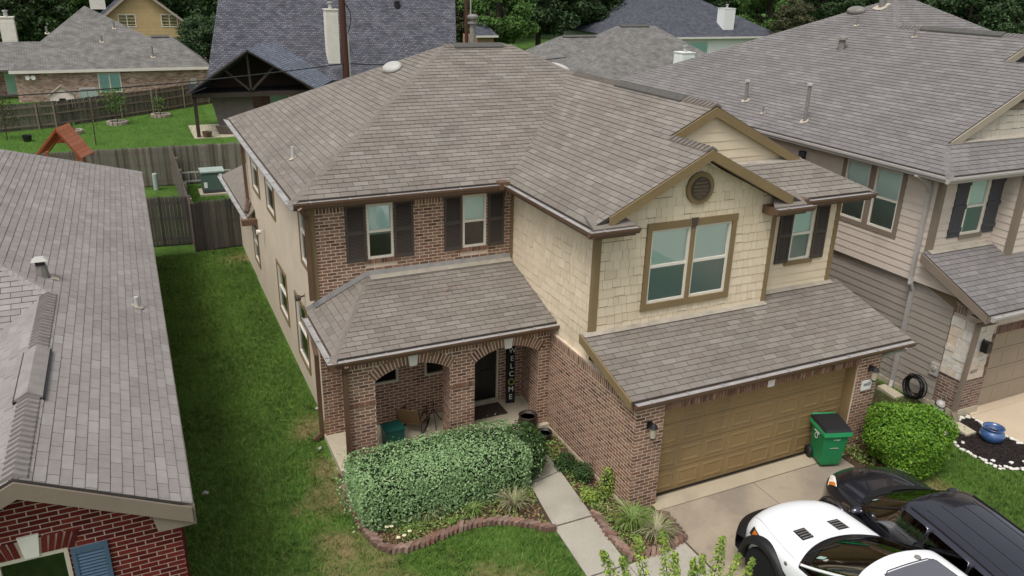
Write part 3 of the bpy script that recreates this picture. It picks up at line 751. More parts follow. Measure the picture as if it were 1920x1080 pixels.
for c in tmp.c:
    sc, fr_, u0, u1, v0, v1, h_, h0_, par = c
    ks = splitkeep(u0, u1, v0, v1)
    for a, b in ks:
        if b-a > .98*(u1-u0): bp.c.append(c)
        elif b-a > .015: bp.poly(fr_, [(a, v0), (b, v0), (b, v1), (a, v1)], h_)
k_ = len(bp.mb.v); bp.mb.v += tmp.mb.v; bp.mb.f += [tuple(i+k_ for i in q) for q in tmp.mb.f]
# voussoirs
vous = []
for a, b in arches:
    n = 25; lo = arc(a, b, n); hi = arc(a, b, n, .235)
    for i in range(n-1):
        if i in (11, 12): continue
        g = .16
        q = [lo[i], lo[i+1], hi[i+1], hi[i]]
        q = [(lo[i][0]+(lo[i+1][0]-lo[i][0])*g, lo[i][1]+(lo[i+1][1]-lo[i][1])*g), (lo[i+1][0]-(lo[i+1][0]-lo[i][0])*g, lo[i+1][1]-(lo[i+1][1]-lo[i][1])*g), (hi[i+1][0]-(hi[i+1][0]-hi[i][0])*g, hi[i+1][1]-(hi[i+1][1]-hi[i][1])*g), (hi[i][0]+(hi[i+1][0]-hi[i][0])*g, hi[i][1]+(hi[i+1][1]-hi[i][1])*g)]
        MB().poly([fp.p(*x, .007) for x in q], -.009, fp.n).build('arch_brick', 'brick_main', wall_p)
    c = (a+b)/2
    MB().poly([fp.p(c-.075, ZCR-.03, .045), fp.p(c+.075, ZCR-.03, .045), fp.p(c+.11, ZCR+.255, .045), fp.p(c-.11, ZCR+.255, .045)], -.05, fp.n).build('keystone', 'limestone_white', H)
# band of small soldier bricks on the pillars
for a, b in ((-4.55, -4.03), (-2.45, -1.90)):
    bricks(bp, wall_p, fp, [(a-.012, 1.42), (b+.012, 1.42), (b+.012, 1.54), (a-.012, 1.54)], soldier_top=0, h=.022, bl=.10)
# sides of the pillars that the camera sees (they face left)
for x, y0, y1, zt in ((-2.45, PY, PY+PD, ZSP), (-.40, PY, PY+PD, ZSP), (-4.55, PY, PY+PD, ZPT)):
    fpl = Frame((x, y1, .1), (0, -1, 0), (0, 0, 1)); bricks(bp, wall_p, fpl, [(0, 0), (y1-y0, 0), (y1-y0, zt-.1), (0, zt-.1)])
BY = 4.62
fpb = Frame((-4.80, BY, .1), (1, 0, 0), (0, 0, 1)); Pbk = [(0, 0), (4.80+XB, 0), (4.80+XB, 2.4), (0, 2.4)]
ox = 4.80
hb = [(-3.72+ox, -3.15+ox, 1.0, 2.2), (-2.55+ox, -2.0+ox, 1.0, 2.2), (-1.70+ox, -.76+ox, .1, 2.15)]
mb = MB(); panel(mb, fpb, Pbk, hb, .06); wall_pb = mb.build('porch_back_wall', 'mortar_main', H); bricks(bp, wall_pb, fpb, Pbk, hb)
for h in hb[:2]: window(H, fpb, h[0], h[1], h[2], h[3], blind=(0, 0), fmat='window_cream', depth=.06)
bp.flush()
dr = box('front_door', 'door_black', H, -1.66, -.80, BY+.03, BY+.07, .2, 2.22); MB().lathe([(0, 0), (.03, 0), (.03, .05), (0, .05)], (-1.58, BY-.01, 1.15), 12, 'y').build('door_knob', 'vent_pale', dr)
for r in ((.45, .95), (1.1, 2.05)):
    for x0 in (-1.56, -1.2): box('door_panel', 'door_black', dr, x0, x0+.28, BY+.015, BY+.032, r[0], r[1])
for a in ((-1.70, -1.655), (-.805, -.76)): box('door_frame', 'window_cream', H, a[0], a[1], BY-.01, BY+.06, .2, 2.25)
box('door_threshold', 'flashing', H, -1.70, -.76, BY-.05, BY+.06, .12, .2)
box('porch_ceiling', 'trim_taupe', H, -4.78, -.13, 3.6, BY+.9, 2.48, 2.52)
# ---- left side wall
fl = Frame((XL, 15.0, 0), (0, -1, 0), (0, 0, 1))
def lw(y): return 15.0-y
Pl = [(0, 0), (lw(4.64), 0), (lw(4.64), 2.5), (lw(YF), 2.6), (lw(YF), ZS), (0, ZS)]
lwin = [(lw(6.62), lw(5.72), 3.46, 4.86), (lw(11.25), lw(10.1), 3.46, 4.80), (lw(13.85), lw(12.7), 3.40, 4.75), (lw(10.45), lw(9.25), .84, 2.12), (lw(7.9), lw(6.7), .66, 2.15), (lw(14.9), lw(14.0), .84, 1.95)]
mb = MB(); panel(mb, fl, Pl, lwin, .06); wall_l = mb.build('side_wall', 'stucco_tan', H)
for i, h in enumerate(lwin):
    window(H, fl, *h, blind=(0, 0), depth=.06, fmat='window_white')
    t = MB()
    for a, b, c, d in ((h[0]-.09, h[1]+.09, h[3], h[3]+.09), (h[0]-.09, h[1]+.09, h[2]-.09, h[2]), (h[0]-.09, h[0], h[2], h[3]), (h[1], h[1]+.09, h[2], h[3])):
        t.add([fl.p(x, y, z) for z in (0, .03) for x, y in ((a, c), (b, c), (b, d), (a, d))], [(4,5,6,7),(0,1,5,4),(1,2,6,5),(2,3,7,6),(3,0,4,7)])
    t.build('window_trim', 'trim_olive', H)
box('corner_board', 'trim_olive', H, XL-.02, XL+.10, YF-.03, YF+.10, 2.9, ZS)
box('house_back_wall', 'stucco_tan', H, XL, 6.43, 15.0, 15.1, 0, ZS); box('house_right_wall', 'siding_tan', H, 6.40, 6.43, 2.2, 15.0, 2.2, ZS)
box('upper_floor_overhang', 'trim_taupe', H, 4.4, 6.40, 2.15, 2.7, 2.6, GT2)
downspout(H, [(-4.90, 5.12, ZE-.14), (-4.80, 5.30, ZE-.3), (-4.72, 5.50, ZE-.45), (-4.72, 5.50, PZ0+.35)], gb, .09)
downspout(H, [(-4.93, 5.42, PZ0-.1), (-4.86, 5.0, PZ0-.35), (-4.86, 4.72, PZ0-.6), (-4.86, 4.72, .15), (-5.02, 4.66, .06)], gb, .085)
downspout(H, [(-4.63, 3.06, PZ0-.14), (-4.63, 3.18, PZ0-.32), (-4.63, 3.24, .05)], gb, .085)
downspout(H, [(6.5, -.18, GZ-.13), (6.42, -.02, GZ-.25), (6.12, .15, GZ-.45), (6.12, .15, .25), (6.0, -.05, .08)], 'gutter_white', .085)
downspout(H, [(-5.0, 14.7, ZE-.14), (-4.76, 14.9, ZE-.4), (-4.74, 14.9, 2.75), (-4.9, 14.2, 2.55)], gb, .09)
# rear single-storey part
f_ext = [(-5.0, 19.7, 2.45), (-4.9, 13.9, 2.45), (-4.0, 14.9, 3.0), (-4.0, 19.2, 3.0)]
er = deck('rear_roof', 'shingle_main_cap', H, [f_ext, [(-4.0, 14.9, 3.0), (-4.0, 19.2, 3.0), (6, 19.2, 3.4), (6, 14.9, 3.4)]], .06)
gutter(H, (-4.93, 13.85, 2.43), (-5.03, 19.7, 2.43), (-1, 0, 0), 'gutter_white')
box('gutter_corner', gb, H, -5.1, -4.66, 13.75, 13.95, 2.22, 2.40)
box('rear_wall', 'stucco_tan', H, XL+.02, 6.2, 15.1, 19.3, 0, 2.45)
# security lamps on the side wall
for y, z in ((12.5, 2.42), (6.72, 2.56)):
    l = MB().lathe([(0, 0), (.05, 0), (.05, .03), (0, .03)], (XL, y, z), 12, 'x').beam((XL-.02, y, z), (XL-.13, y-.02, z-.03), .03, .03).lathe([(.03, -.1), (.06, -.1), (.075, -.22), (0, -.2)], (XL, y-.02, z-.03), 12, 'x').build('wall_lamp', 'window_white' if y > 8 else 'shutter_brown', H)
# coach lamps by the garage door, house number plaque
def coach(parent, P, out=(0, -1, 0)):
    P = Vector(P); o = Vector(out)
    a = MB().box(P.x-.05, P.x+.05, P.y-.02, P.y, P.z-.07, P.z+.07).tube([P, P+o*.08+V3(0, 0, .07), P+o*.14+V3(0, 0, .06)], .014, 6).lathe([(0, .09), (.05, .06), (.085, .0), (.075, -.01)], P+o*.14, 10).lathe([(.06, -.2), (.05, -.23), (0, -.24)], P+o*.14, 10).build('coach_lamp', 'black_metal', parent)
    MB().lathe([(.065, -.01), (.055, -.2)], P+o*.14, 10).build('lamp_glass', 'glass_lamp', a)
coach(H, (.14, YB-.012, 1.86)); coach(H, (5.68, YB-.012, 1.92))
def text(name, s, size, M, mt, parent, ex=.002, align='CENTER'):
    cu = bpy.data.curves.new(name, 'FONT'); cu.body = s; cu.size = size; cu.align_x = align; cu.align_y = 'CENTER'; cu.extrude = ex
    o = bpy.data.objects.new(name, cu); COL.objects.link(o); dg = bpy.context.evaluated_depsgraph_get()
    me = bpy.data.meshes.new_from_object(o.evaluated_get(dg)); bpy.data.objects.remove(o); me.materials.clear(); me.materials.append(MATS[mt])
    return link(name, me, parent, True, M)
def face_m(P, u, v):
    u, v = Vector(u).normalized(), Vector(v).normalized(); M = Matrix((u, v, u.cross(v))).transposed().to_4x4(); M.translation = Vector(P); return M
pl = box('number_plaque', 'plaque_white', H, 5.52, 5.80, YB-.035, YB-.012, 1.42, 1.64)
text('house_number', '6603', .105, face_m((5.66, YB-.037, 1.55), (1, 0, 0), (0, 0, 1)), 'ink', pl)
# ------------------------------------------------------------------ single-storey house on the left
L_ = thing('single_storey_house', 'single-storey red brick house with grey shingle hip roof and blue shutter', 'house', (-12, 4, 0))
lz, lp, lx = 3.10, .48, -7.615; rz_ = lz+lp*1.815; pk = (-15.1, 10.715, lz+lp*7.485)
fL = [[(lx, 18.2, lz), (lx, -1.13, lz), (-9.43, -1.13, rz_), (-9.43, 5.045, rz_), pk],
      [(-11.245, -1.13, lz), (-11.245, 3.23, lz), (-9.43, 5.045, rz_), (-9.43, -1.13, rz_)],
      [(-20, 3.23, lz), (-11.245, 3.23, lz), (-9.43, 5.045, rz_), pk, (-20, 10.715, pk[2])],
      [(lx, 18.2, lz), (-20, 18.2, lz), (-20, 10.715, pk[2]), pk]]
lroof = deck('roof', 'roof_deck', L_, fL, .08)
sp = Pool('shingle', 'shingle_left', L_, 'wedge')
for f in fL: shingle(sp, lroof, f, .140, .333)
sp.flush()
caps(lroof, 'shingle_left_cap', (-9.43, -1.10, rz_), (-9.43, 5.045, rz_), (-1, 0, -lp), (1, 0, -lp), w=.15)
caps(lroof, 'shingle_left_cap', (-9.43, 5.045, rz_), pk, (1, 0, -lp), (0, -1, -lp), w=.15)
caps(lroof, 'shingle_left_cap', (lx, 18.2, lz), pk, (0, 1, -lp), (1, 0, -lp), w=.11)
ridge_vent(lroof, (-9.43, .9, rz_+.03), (-9.43, 2.5, rz_+.03), 'shingle_left_cap', .17, .48)
for s in (-1, 1): MB().beam((-9.43+s*.18, .88, rz_-.045), (-9.43+s*.18, 2.52, rz_-.045), .022, .04).build('vent_baffle', 'black_metal', lroof)
fr0, _ = face_frame(fL[0])
def lroofz(x): return lz+lp*(lx-x)
def box_vent(parent, P, mt='vent_grey'):
    P = Vector(P); o = MB().lathe([(.12, 0), (.09, .26), (0, .26)], P-V3(0, 0, .03), 8).build('vent_box', mt, parent)
    MB().box(P.x-.075, P.x+.075, P.y-.10, P.y+.10, P.z+.235, P.z+.315).build('vent_throat', 'black_metal', o)
    v = [(-.14, -.12, .31), (.14, -.12, .31), (.14, .12, .31), (-.14, .12, .31), (-.07, -.06, .37), (.07, -.06, .37), (.07, .06, .37), (-.07, .06, .37)]
    MB().add([P+Vector(q) for q in v], [(0,3,2,1),(4,5,6,7),(0,1,5,4),(1,2,6,5),(2,3,7,6),(3,0,4,7)]).build('vent_hood', 'vent_pale', o)
    MB().add([P+Vector((a, b, lp*-a*.0+c)) for a, b, c in ((.12, -.1, -.03), (.26, -.06, -.10), (.24, .05, -.09), (.14, .12, -.03))], [(0, 1, 2, 3)]).build('sealant_patch', 'sealant', o)
box_vent(lroof, (-9.55, 5.55+.25, lroofz(-9.55)))
pipe_vent(lroof, (-8.05, 5.42, lroofz(-8.05)), .22, .045, 'vent_pale', n=(lp, 0, 1))
# rake, fascia
for sx in (1, -1):
    p, q = V3(-9.43+sx*1.80, -1.145, lz-.01), V3(-9.43, -1.145, rz_-.01)
    rake(p, q, .22, .03, 'trim_taupe', L_) if sx < 0 else rake(q, p, .22, .03, 'trim_taupe', L_)
    MB().poly([(-9.43+sx*1.80, -1.12, lz-.23), (-9.43, -1.12, rz_-.23), (-9.43, -.88, rz_-.23), (-9.43+sx*1.80, -.88, lz-.23)], .02*sx).build('rake_soffit', 'trim_taupe', L_)
MB().poly([(lx+.02, -1.14, lz-.02), (lx+.02, -1.14, lz-.30), (-8.05, -1.14, lz-.30), (-8.12, -1.14, lz+.1)], .05, (0, 1, 0)).build('eave_box', 'trim_taupe', L_)
beam('fascia', 'trim_greige', L_, (lx+.005, -1.12, lz-.10), (lx+.005, 18.15, lz-.10), .02, .16)
box('soffit', 'trim_taupe', L_, -7.82, lx-.01, -1.1, 18.1, lz-.19, lz-.17)
# red brick gable front
fr = Frame((-11.06, -.88, 0), (1, 0, 0), (0, 0, 1)); WL = -7.80+11.06
def lu(x): return x+11.06
zt = lambda x: rz_-.26-lp*abs(x+9.43)
Pl_ = [(0, 0), (WL, 0), (WL, zt(-7.80)), (lu(-9.43), rz_-.26), (0, zt(-11.06))]
hwn = (lu(-9.87), lu(-9.09), 1.10, 2.72)
mb = MB(); panel(mb, fr, Pl_, [hwn], .08); lw_ = mb.build('front_wall', 'mortar_red', L_)
rp = Pool('brick', 'brick_red', L_)
band = .115
inner = [(0, 0), (WL, 0), (WL, zt(-7.80)-band), (lu(-9.43), rz_-.26-band), (0, zt(-11.06)-band)]
arch = (hwn[0]-.08, hwn[1]+.08, 2.72, 2.72+.235)
bricks(rp, lw_, fr, inner, [hwn, arch], bl=.205, bh=.060, j=.013)
# soldier bricks over the window, white keystone
KU = lu(-9.47)
for i in range(13):
    u0 = arch[0]+i*(arch[1]-arch[0])/13+.006; u1 = u0+(arch[1]-arch[0])/13-.012; t = (((u0+u1)/2)-KU)*.22
    if abs((u0+u1)/2-KU) < .085: continue
    rp.poly(fr, [(u0, 2.73), (u1, 2.73), (u1+t, 2.955), (u0+t, 2.955)], .015)
MB().poly([fr.p(KU-.075, 2.70, .03), fr.p(KU+.075, 2.70, .03), fr.p(KU+.115, 3.02, .03), fr.p(KU-.115, 3.02, .03)], -.04, fr.n).build('keystone', 'limestone_white', L_)
# rowlock band following the gable slope
for s in (-1, 1):
    p0 = fr.p(lu(-9.43), rz_-.26-band+.006); d = V3(s, 0, -lp).normalized(); nn = V3(s*lp, 0, 1).normalized(); n = int(1.62/.072/1.0*1.109)
    for i in range(n):
        a = p0+d*(.012+i*.073); b = a+d*.06
        if abs(b.x+9.43) > 1.63: break
        q = [a, b, b+nn*(band-.016), a+nn*(band-.016)]
        if s < 0: q = q[::-1]
        MB().poly([x+V3(0, -.016, 0) for x in q], .018, (0, 1, 0)).build('band_brick', 'brick_red', lw_)
rp.flush()
window(L_, fr, *hwn, blind=(0, 0), fmat='window_cream', depth=.08)
shutter(L_, Frame((-11.06, -.896, 0), (1, 0, 0), (0, 0, 1)), lu(-9.06), lu(-8.65), 1.10, 2.70, 'shutter_blue', .048)
flr = Frame((-7.80, -.88, 0), (0, 1, 0), (0, 0, 1))
mb = MB(); panel(mb, flr, [(0, 0), (18.7, 0), (18.7, lz-.17), (0, lz-.17)]); lsw = mb.build('side_wall', 'mortar_red', L_); rp2 = Pool('side_brick', 'brick_red', L_); bricks(rp2, lsw, flr, [(0, 0), (18.7, 0), (18.7, lz-.17), (0, lz-.17)], [], .205, .060, .013, prio=False); rp2.flush()
# ------------------------------------------------------------------ two-storey house on the right
R_ = thing('two_storey_house', 'two-storey grey-beige lap-sided house with dark board shutters and white stone garage pillar', 'house', (12, 4, 0))
rx, rzE = 8.35, 5.55; rp5 = .5
def rrz(x): return rzE+rp5*(x-rx)
P0, P1 = (15.3, 9.25, 9.025), (15.9, 9.25, 9.025); J = (13.75, 7.7, 8.25); g2y, g1y = 1.95, 3.3
a2 = (12.6, g2y, rrz(12.6)); b2 = (12.6, g1y, rrz(12.6)); hh1 = (13.75, g1y, 8.25)
fR = [[(rx, 16.2, rzE), (rx, 1.0, rzE), (9.30, g2y, rrz(9.30)), a2, b2, hh1, J, P0],
      [(rx, 1.0, rzE), (17.0, 1.0, rzE), (16, 2.0, 6.05), (9.35, 2.0, 6.05)],
      [(19.15, 2.3, rzE), (22.85, 2.3, rzE), P1, P0, J],
      [(16.85, g2y, rrz(rx)), (16.85, g1y, rrz(rx)), b2, a2],
      [(19.15, g1y, rzE), (19.15, 2.3, rzE), J, hh1],
      [(rx, 16.2, rzE), (22.85, 16.2, rzE), P1, P0]]
rroof = deck('roof', 'roof_deck', R_, fR, .08)
sp = Pool('shingle', 'shingle_right', R_, 'wedge')
for f in fR: shingle(sp, rroof, f)
ry0, rz0, ry1, rz1 = -.52, 2.83, 1.41, 3.66; gsr = (rz1-rz0)/(ry1-ry0)
fRg = [(8.50, ry0, rz0), (15.5, ry0, rz0), (15.5, ry1, rz1), (8.56, ry1, rz1)]
rgr = deck('garage_roof', 'roof_deck', R_, [fRg], .07); shingle(sp, rgr, fRg); sp.flush()
caps(rroof, 'shingle_right_cap', (rx, 1.0, rzE), (9.30, g2y, rrz(9.30)), (-1, 0, -.5), (0, -1, -.5), w=.14)
caps(rroof, 'shingle_right_cap', hh1, J, (-1, 0, -.5), (1, 0, -.5)); caps(rroof, 'shingle_right_cap', J, P0, (-1, 0, -.5), (0, -1, -.5), w=.16)
caps(rroof, 'shingle_right_cap', (rx, 16.2, rzE), P0, (0, 1, -.5), (-1, 0, -.5), w=.11); caps(rroof, 'shingle_right_cap', (19.0, 6.15, 7.475), P1, (0, -1, -.5), (1, 0, -.5), w=.11)
ridge_vent(rroof, (13.75, 6.75, 8.265), (13.75, 4.2, 8.265))
frw, _ = face_frame(fR[0])
def onr(x, y): return (x, y, rrz(x))
oval_vent(rroof, onr(14.35, 9.9), frw, .34, .19, mt='vent_grey')
pipe_vent(rroof, onr(14.72, 9.25), .75, .10, 'vent_grey', n=(-.5, 0, 1)); pipe_vent(rroof, onr(9.0, 6.1), .95, .05, 'vent_grey', True, n=(-.5, 0, 1))
pipe_vent(rroof, onr(13.27, 6.62), .30, .035, 'vent_grey', n=(-.5, 0, 1)); pipe_vent(rroof, onr(13.6, 9.1), .28, .035, 'vent_grey', n=(-.5, 0, 1))
pipe_vent(rroof, onr(9.3, 8.9), .55, .05, 'vent_grey', True, n=(-.5, 0, 1)); pipe_vent(rroof, onr(8.95, 7.7), .22, .03, 'vent_grey', n=(-.5, 0, 1))
P = Vector(onr(12.3, 8.35)); o = MB().lathe([(.10, -.05), (.10, .34), (0, .34)], P, 12).build('vent_pipe', 'vent_grey', rroof); MB().lathe([(.16, .30), (.15, .36), (.02, .46), (0, .46)], P, 12).build('vent_hood', 'vent_grey', o)
# eaves and rakes
gutter(R_, (rx-.02, .98, rzE-.02), (rx-.02, 16.2, rzE-.02), (-1, 0, 0), 'gutter_white', 'gutter_white'); gutter(R_, (rx-.15, .98, rzE-.021), (12.3, .98, rzE-.021), (0, -1, 0), 'gutter_white', 'gutter_white')
beam('fascia', 'trim_taupe', R_, (rx+.005, 1.0, rzE-.10), (rx+.005, 16.2, rzE-.10), .02, .16); beam('fascia', 'trim_taupe', R_, (rx, 1.005, rzE-.10), (12.3, 1.005, rzE-.10), .02, .16)
box('soffit', 'trim_taupe', R_, rx+.01, 8.75, 1.01, 16, rzE-.18, rzE-.16); box('soffit', 'trim_taupe', R_, 8.75, 14, 1.01, 1.45, rzE-.183, rzE-.163)
rake((9.42, g2y-.005, rrz(9.42)), (12.6, g2y-.005, rrz(12.6)), .20, .03, 'trim_greige', R_); rake((12.66, g1y-.005, rrz(12.66)), (13.75, g1y-.005, 8.25), .2, .03, 'trim_greige', R_)
frg = Frame((9.45, g2y+.10, 6.08), (1, 0, 0), (0, 0, 1)); Pg_ = [(0, 0), (5.5, 0), (5.5, .1), (3.15, rrz(12.6)-.05-6.08)]
mb = MB(); panel(mb, frg, Pg_); wr = mb.build('gable_wall', 'wall_base', R_)
shr = Pool('shake', 'shake_white', R_, 'wedge'); mat('shake_white', rough=.85, pieces=[S(186,177,163), S(192,184,170), S(181,172,158)], var=.05, scale=3, bump=.3, bscale=50, streak=True)
shakes(shr, wr, frg, [(0.25, 0), (5.3, 0), (5.0, .62), (1.35, .62)], e=.16); shr.flush()
box('gable_band', 'trim_taupe', R_, 11.0, 14, g2y+.05, g2y+.09, 6.72, 6.86)
for i in range(7): MB().poly([(11.5+i*.1, g2y+.04, 6.90+i*.075), (13.6, g2y+.04, 6.90+i*.075), (13.6, g2y+.09, 6.95+i*.075), (11.5+i*.1, g2y+.09, 6.95+i*.075)], .012).build('gable_louvre', 'shutter_grey', R_)
frg1 = Frame((12.3, g1y+.1, 7.4), (1, 0, 0), (0, 0, 1)); mb = MB(); panel(mb, frg1, [(0, 0), (3.2, 0), (1.45, .72)]); mb.build('gable_wall', 'siding_grey', R_)
for i in range(4): MB().poly([(13.0+i*.1, g1y+.03, 7.62+i*.09), (14.2, g1y+.03, 7.62+i*.09), (14.2, g1y+.09, 7.68+i*.09), (13.0+i*.1, g1y+.09, 7.68+i*.09)], .012).build('gable_louvre', 'shutter_grey', R_)
strip((9.5, g2y+.09, 6.09), (14, g2y+.09, 6.09), (0, -.13, -.06), (0, 0, 1), R_)
# side wall: pale upper boards, shade below the band painted as darker boards
XW = 8.75
fsr = Frame((XW, 14, 0), (0, -1, 0), (0, 0, 1))
def su(y): return 14-y
Pu = [(0, 2.85), (su(1.41), 2.85), (su(1.41), rzE-.16), (0, rzE-.16)]
tr = (su(4.28), su(2.34), 3.68, 5.36); w1 = (su(4.17), su(3.40), 3.80, 5.28); w2_ = (su(3.24), su(2.46), 3.80, 5.28)
mb = MB(); panel(mb, fsr, Pu, [w1, w2_], .05); mb.add([fsr.p(0, 2.85), fsr.p(su(1.41), 2.85), fsr.p(su(1.41), 2.85, -.1), fsr.p(0, 2.85, -.1)], [(0, 1, 2, 3)])
wsu = mb.build('side_wall', 'wall_base', R_); lap(wsu, 'siding_grey', fsr, Pu, [tr], .18)
for a, b, c, d in ((tr[0], tr[1], 5.28, 5.36), (tr[0], tr[1], 3.68, 3.80), (tr[0], w1[0], 3.80, 5.28), (w1[1], w2_[0], 3.80, 5.28), (w2_[1], tr[1], 3.80, 5.28)):
    mb = MB(); mb.add([fsr.p(x, y, z) for z in (0, .032) for x, y in ((a, c), (b, c), (b, d), (a, d))], [(4,5,6,7),(0,1,5,4),(1,2,6,5),(2,3,7,6),(3,0,4,7)]); mb.build('window_trim', 'trim_taupe', R_)
window(R_, fsr, *w1, blind=(1, 0)); window(R_, fsr, *w2_, blind=(1, 0))
fsl = Frame((XW+.10, 14, 0), (0, -1, 0), (0, 0, 1)); Pl2 = [(0, .12), (su(.52), .12), (su(.52), 2.55), (su(1.41), 2.84), (0, 2.84)]
mb = MB(); panel(mb, fsl, [(0, -.05), (su(.0), -.05), (su(.0), 2.8), (0, 2.85)]); wsl = mb.build('lower_side_wall', 'wall_base', R_); lap(wsl, 'siding_grey_shaded', fsl, Pl2, [], .18)
box('foundation', 'slab', R_, XW+.06, XW+.12, .4, 14, -.05, .12)
# siding triangle under the garage rake
fst = Frame((XW-.005, 14, 0), (0, -1, 0), (0, 0, 1)); Pt = [(su(1.75), 2.86), (su(.35), 2.86), (su(1.41), 3.4), (su(1.75), 3.55)]
mb = MB(); panel(mb, fst, Pt); wst = mb.build('gable_return_wall', 'wall_base', R_); lap(wst, 'siding_grey', fst, Pt, [], .18)
MB().poly([(8.52, ry1, rz1-.02), (8.50, ry0+.02, rz0-.02), (8.50, ry0+.02, rz0-.22), (8.52, ry1, rz1-.24)], .04, (1, 0, 0)).build('rake_board', 'trim_taupe', R_)
gutter(R_, (8.55, ry0-.02, rz0-.02), (15, ry0-.02, rz0-.02), (0, -1, 0), 'gutter_white'); beam('fascia', 'trim_taupe', R_, (8.5, ry0, rz0-.1), (15, ry0, rz0-.1), .02, .15)
box('garage_soffit', 'trim_taupe', R_, 8.53, 15, ry0+.01, -.06, rz0-.2, rz0-.18)
strip((8.7, 1.40, rz1+.03), (10.85, 1.40, rz1+.03), (0, -.14, -.14*gsr), (0, 0, 1), R_)
# front wall upper floor
fru = Frame((XW, 1.41, 0), (1, 0, 0), (0, 0, 1)); Pr = [(0, 3.6), (2.15, 3.6), (2.15, rzE-.16), (0, rzE-.16)]
w3 = (9.70-XW, 10.38-XW, 3.95, 5.30)
mb = MB(); panel(mb, fru, Pr, [w3], .05); wfu = mb.build('front_wall', 'wall_base', R_); lap(wfu, 'siding_grey', fru, Pr, [w3, (0, .1, 0, 9)], .18)
box('corner_board', 'trim_taupe', R_, XW-.03, XW+.11, 1.38, 1.50, 3.5, rzE-.16)
window(R_, fru, *w3, blind=(1, 0)); box('window_sill', 'trim_taupe', R_, 9.66, 10.46, 1.36, 1.40, 3.85, 3.95)
for a, b in ((9.24, 9.66), (10.42, 10.86)):
    s_ = MB()
    for i in range(3): s_.box(a+i*(b-a)/3+.003, a+(i+1)*(b-a)/3-.003, 1.375, 1.398, 3.92, 5.33)
    s_.box(a+.01, b-.01, 1.388, 1.399, 3.93, 5.32)
    sh = s_.build('shutter', 'shutter_grey', R_)
    for z in (4.05, 4.60, 5.16): box('batten', 'shutter_grey', sh, a-.01, b+.01, 1.355, 1.375, z, z+.10)
# wall stepping forward on the right
fr3 = Frame((10.9, 1.41, 0), (0, -1, 0), (0, 0, 1)); mb = MB(); panel(mb, fr3, [(0, 3.3), (.5, 3.3), (.5, rzE-.16), (0, rzE-.16)]); wz = mb.build('bay_return', 'wall_base', R_); lap(wz, 'siding_grey', fr3, [(0, 3.3), (.5, 3.3), (.5, rzE-.16), (0, rzE-.16)], [], .18)
box('corner_board', 'trim_taupe', R_, 10.87, 11.03, .88, 1.0, 3.3, rzE-.16); fr4 = Frame((11.0, .92, 0), (1, 0, 0), (0, 0, 1)); P4 = [(0, 3.3), (4, 3.3), (4, rzE-.16), (0, rzE-.16)]
mb = MB(); panel(mb, fr4, P4); wq = mb.build('bay_wall', 'wall_base', R_); lap(wq, 'siding_grey', fr4, P4, [], .18)
# garage pillar: brick base, white stone blocks
rbp = Pool('brick', 'brick_right', R_)
XP, YP = 8.83, -.08
fpf = Frame((XP, YP, -.02), (1, 0, 0), (0, 0, 1)); Pq = [(0, 0), (6, 0), (6, 2.62), (0, 2.62)]; hd = (.80, 5.7, -.1, 2.02)
mb = MB(); panel(mb, fpf, Pq, [hd], .14); wpf = mb.build('garage_front_wall', 'mortar_right', R_)
bricks(rbp, wpf, fpf, [(0, .18), (.80, .18), (.80, .98), (0, .98)]); bricks(rbp, wpf, fpf, [(.80, 2.03), (6, 2.03), (6, 2.26), (.80, 2.26)], soldier_top=0, h=.02); bricks(rbp, wpf, fpf, [(.62, 2.40), (6, 2.40), (6, 2.62), (.62, 2.62)], soldier_top=0)
for i in range(9): rbp.poly(fpf, [(.66+(i % 2)*.06, .98+i*.12), (.80, .98+i*.12), (.80, 1.09+i*.12), (.66+(i % 2)*.06, 1.09+i*.12)], .014)
fpl = Frame((XP, .48, -.02), (0, -1, 0), (0, 0, 1)); Pql = [(0, 0), (.56, 0), (.56, 2.62), (0, 2.75)]
mb = MB(); panel(mb, fpl, Pql); wpl = mb.build('pillar_side_wall', 'mortar_right', R_); bricks(rbp, wpl, fpl, [(0, .18), (.56, .18), (.56, .98), (0, .98)]); bricks(rbp, wpl, fpl, [(0, 2.5), (.3, 2.5), (.3, 2.72), (0, 2.72)], soldier_top=0)
box('pillar_foundation', 'slab', R_, XP-.03, XP+.8, YP-.03, .5, -.05, .17)
v = .985
while v < 2.38:
    hgt = random.choice((.14, .19, .24, .17)); hgt = min(hgt, 2.42-v)
    for F2, WW2, par in ((fpf, .66, wpf), (fpl, .56, wpl)):
        u = 0
        while u < WW2-.02:
            wd = random.uniform(.2, .42); wd = wd if u+wd < WW2-.12 else WW2-u
            dp = random.uniform(.02, .04)
            MB().add([F2.p(x, y, z) for z in (0, dp) for x, y in ((u+.004, v+.004), (u+wd-.004, v+.004), (u+wd-.004, v+hgt-.004), (u+.004, v+hgt-.004))], [(4,5,6,7),(0,1,5,4),(1,2,6,5),(2,3,7,6),(3,0,4,7)]).build('stone_block', 'stone_white', par)
            u += wd
    v += hgt
box('stone_lintel', 'stone_white', R_, XP+.62, 14.8, YP-.03, YP-.001, 2.25, 2.38)
rbp.flush()
gdr = box('garage_door', 'garage_door_grey', R_, 9.6, 14.6, YP+.12, YP+.16, 0, 2.02)
for r in range(4):
    for c in range(8):
        x0 = 9.68+c*.61; z0 = .08+r*.5; MB().box(x0, x0+.5, YP+.114, YP+.121, z0, z0+.34).build('door_panel', 'garage_door_grey', gdr)
    if r: box('panel_joint', 'concrete_joint', gdr, 9.62, 14.5, YP+.117, YP+.1215, r*.5+.005, r*.5+.015)
o = MB().box(9.16, 9.22, YP-.05, YP-.03, 1.80, 1.98).box(9.11, 9.27, YP-.22, YP-.06, 1.70, 1.95).build('coach_lamp', 'black_metal', R_)
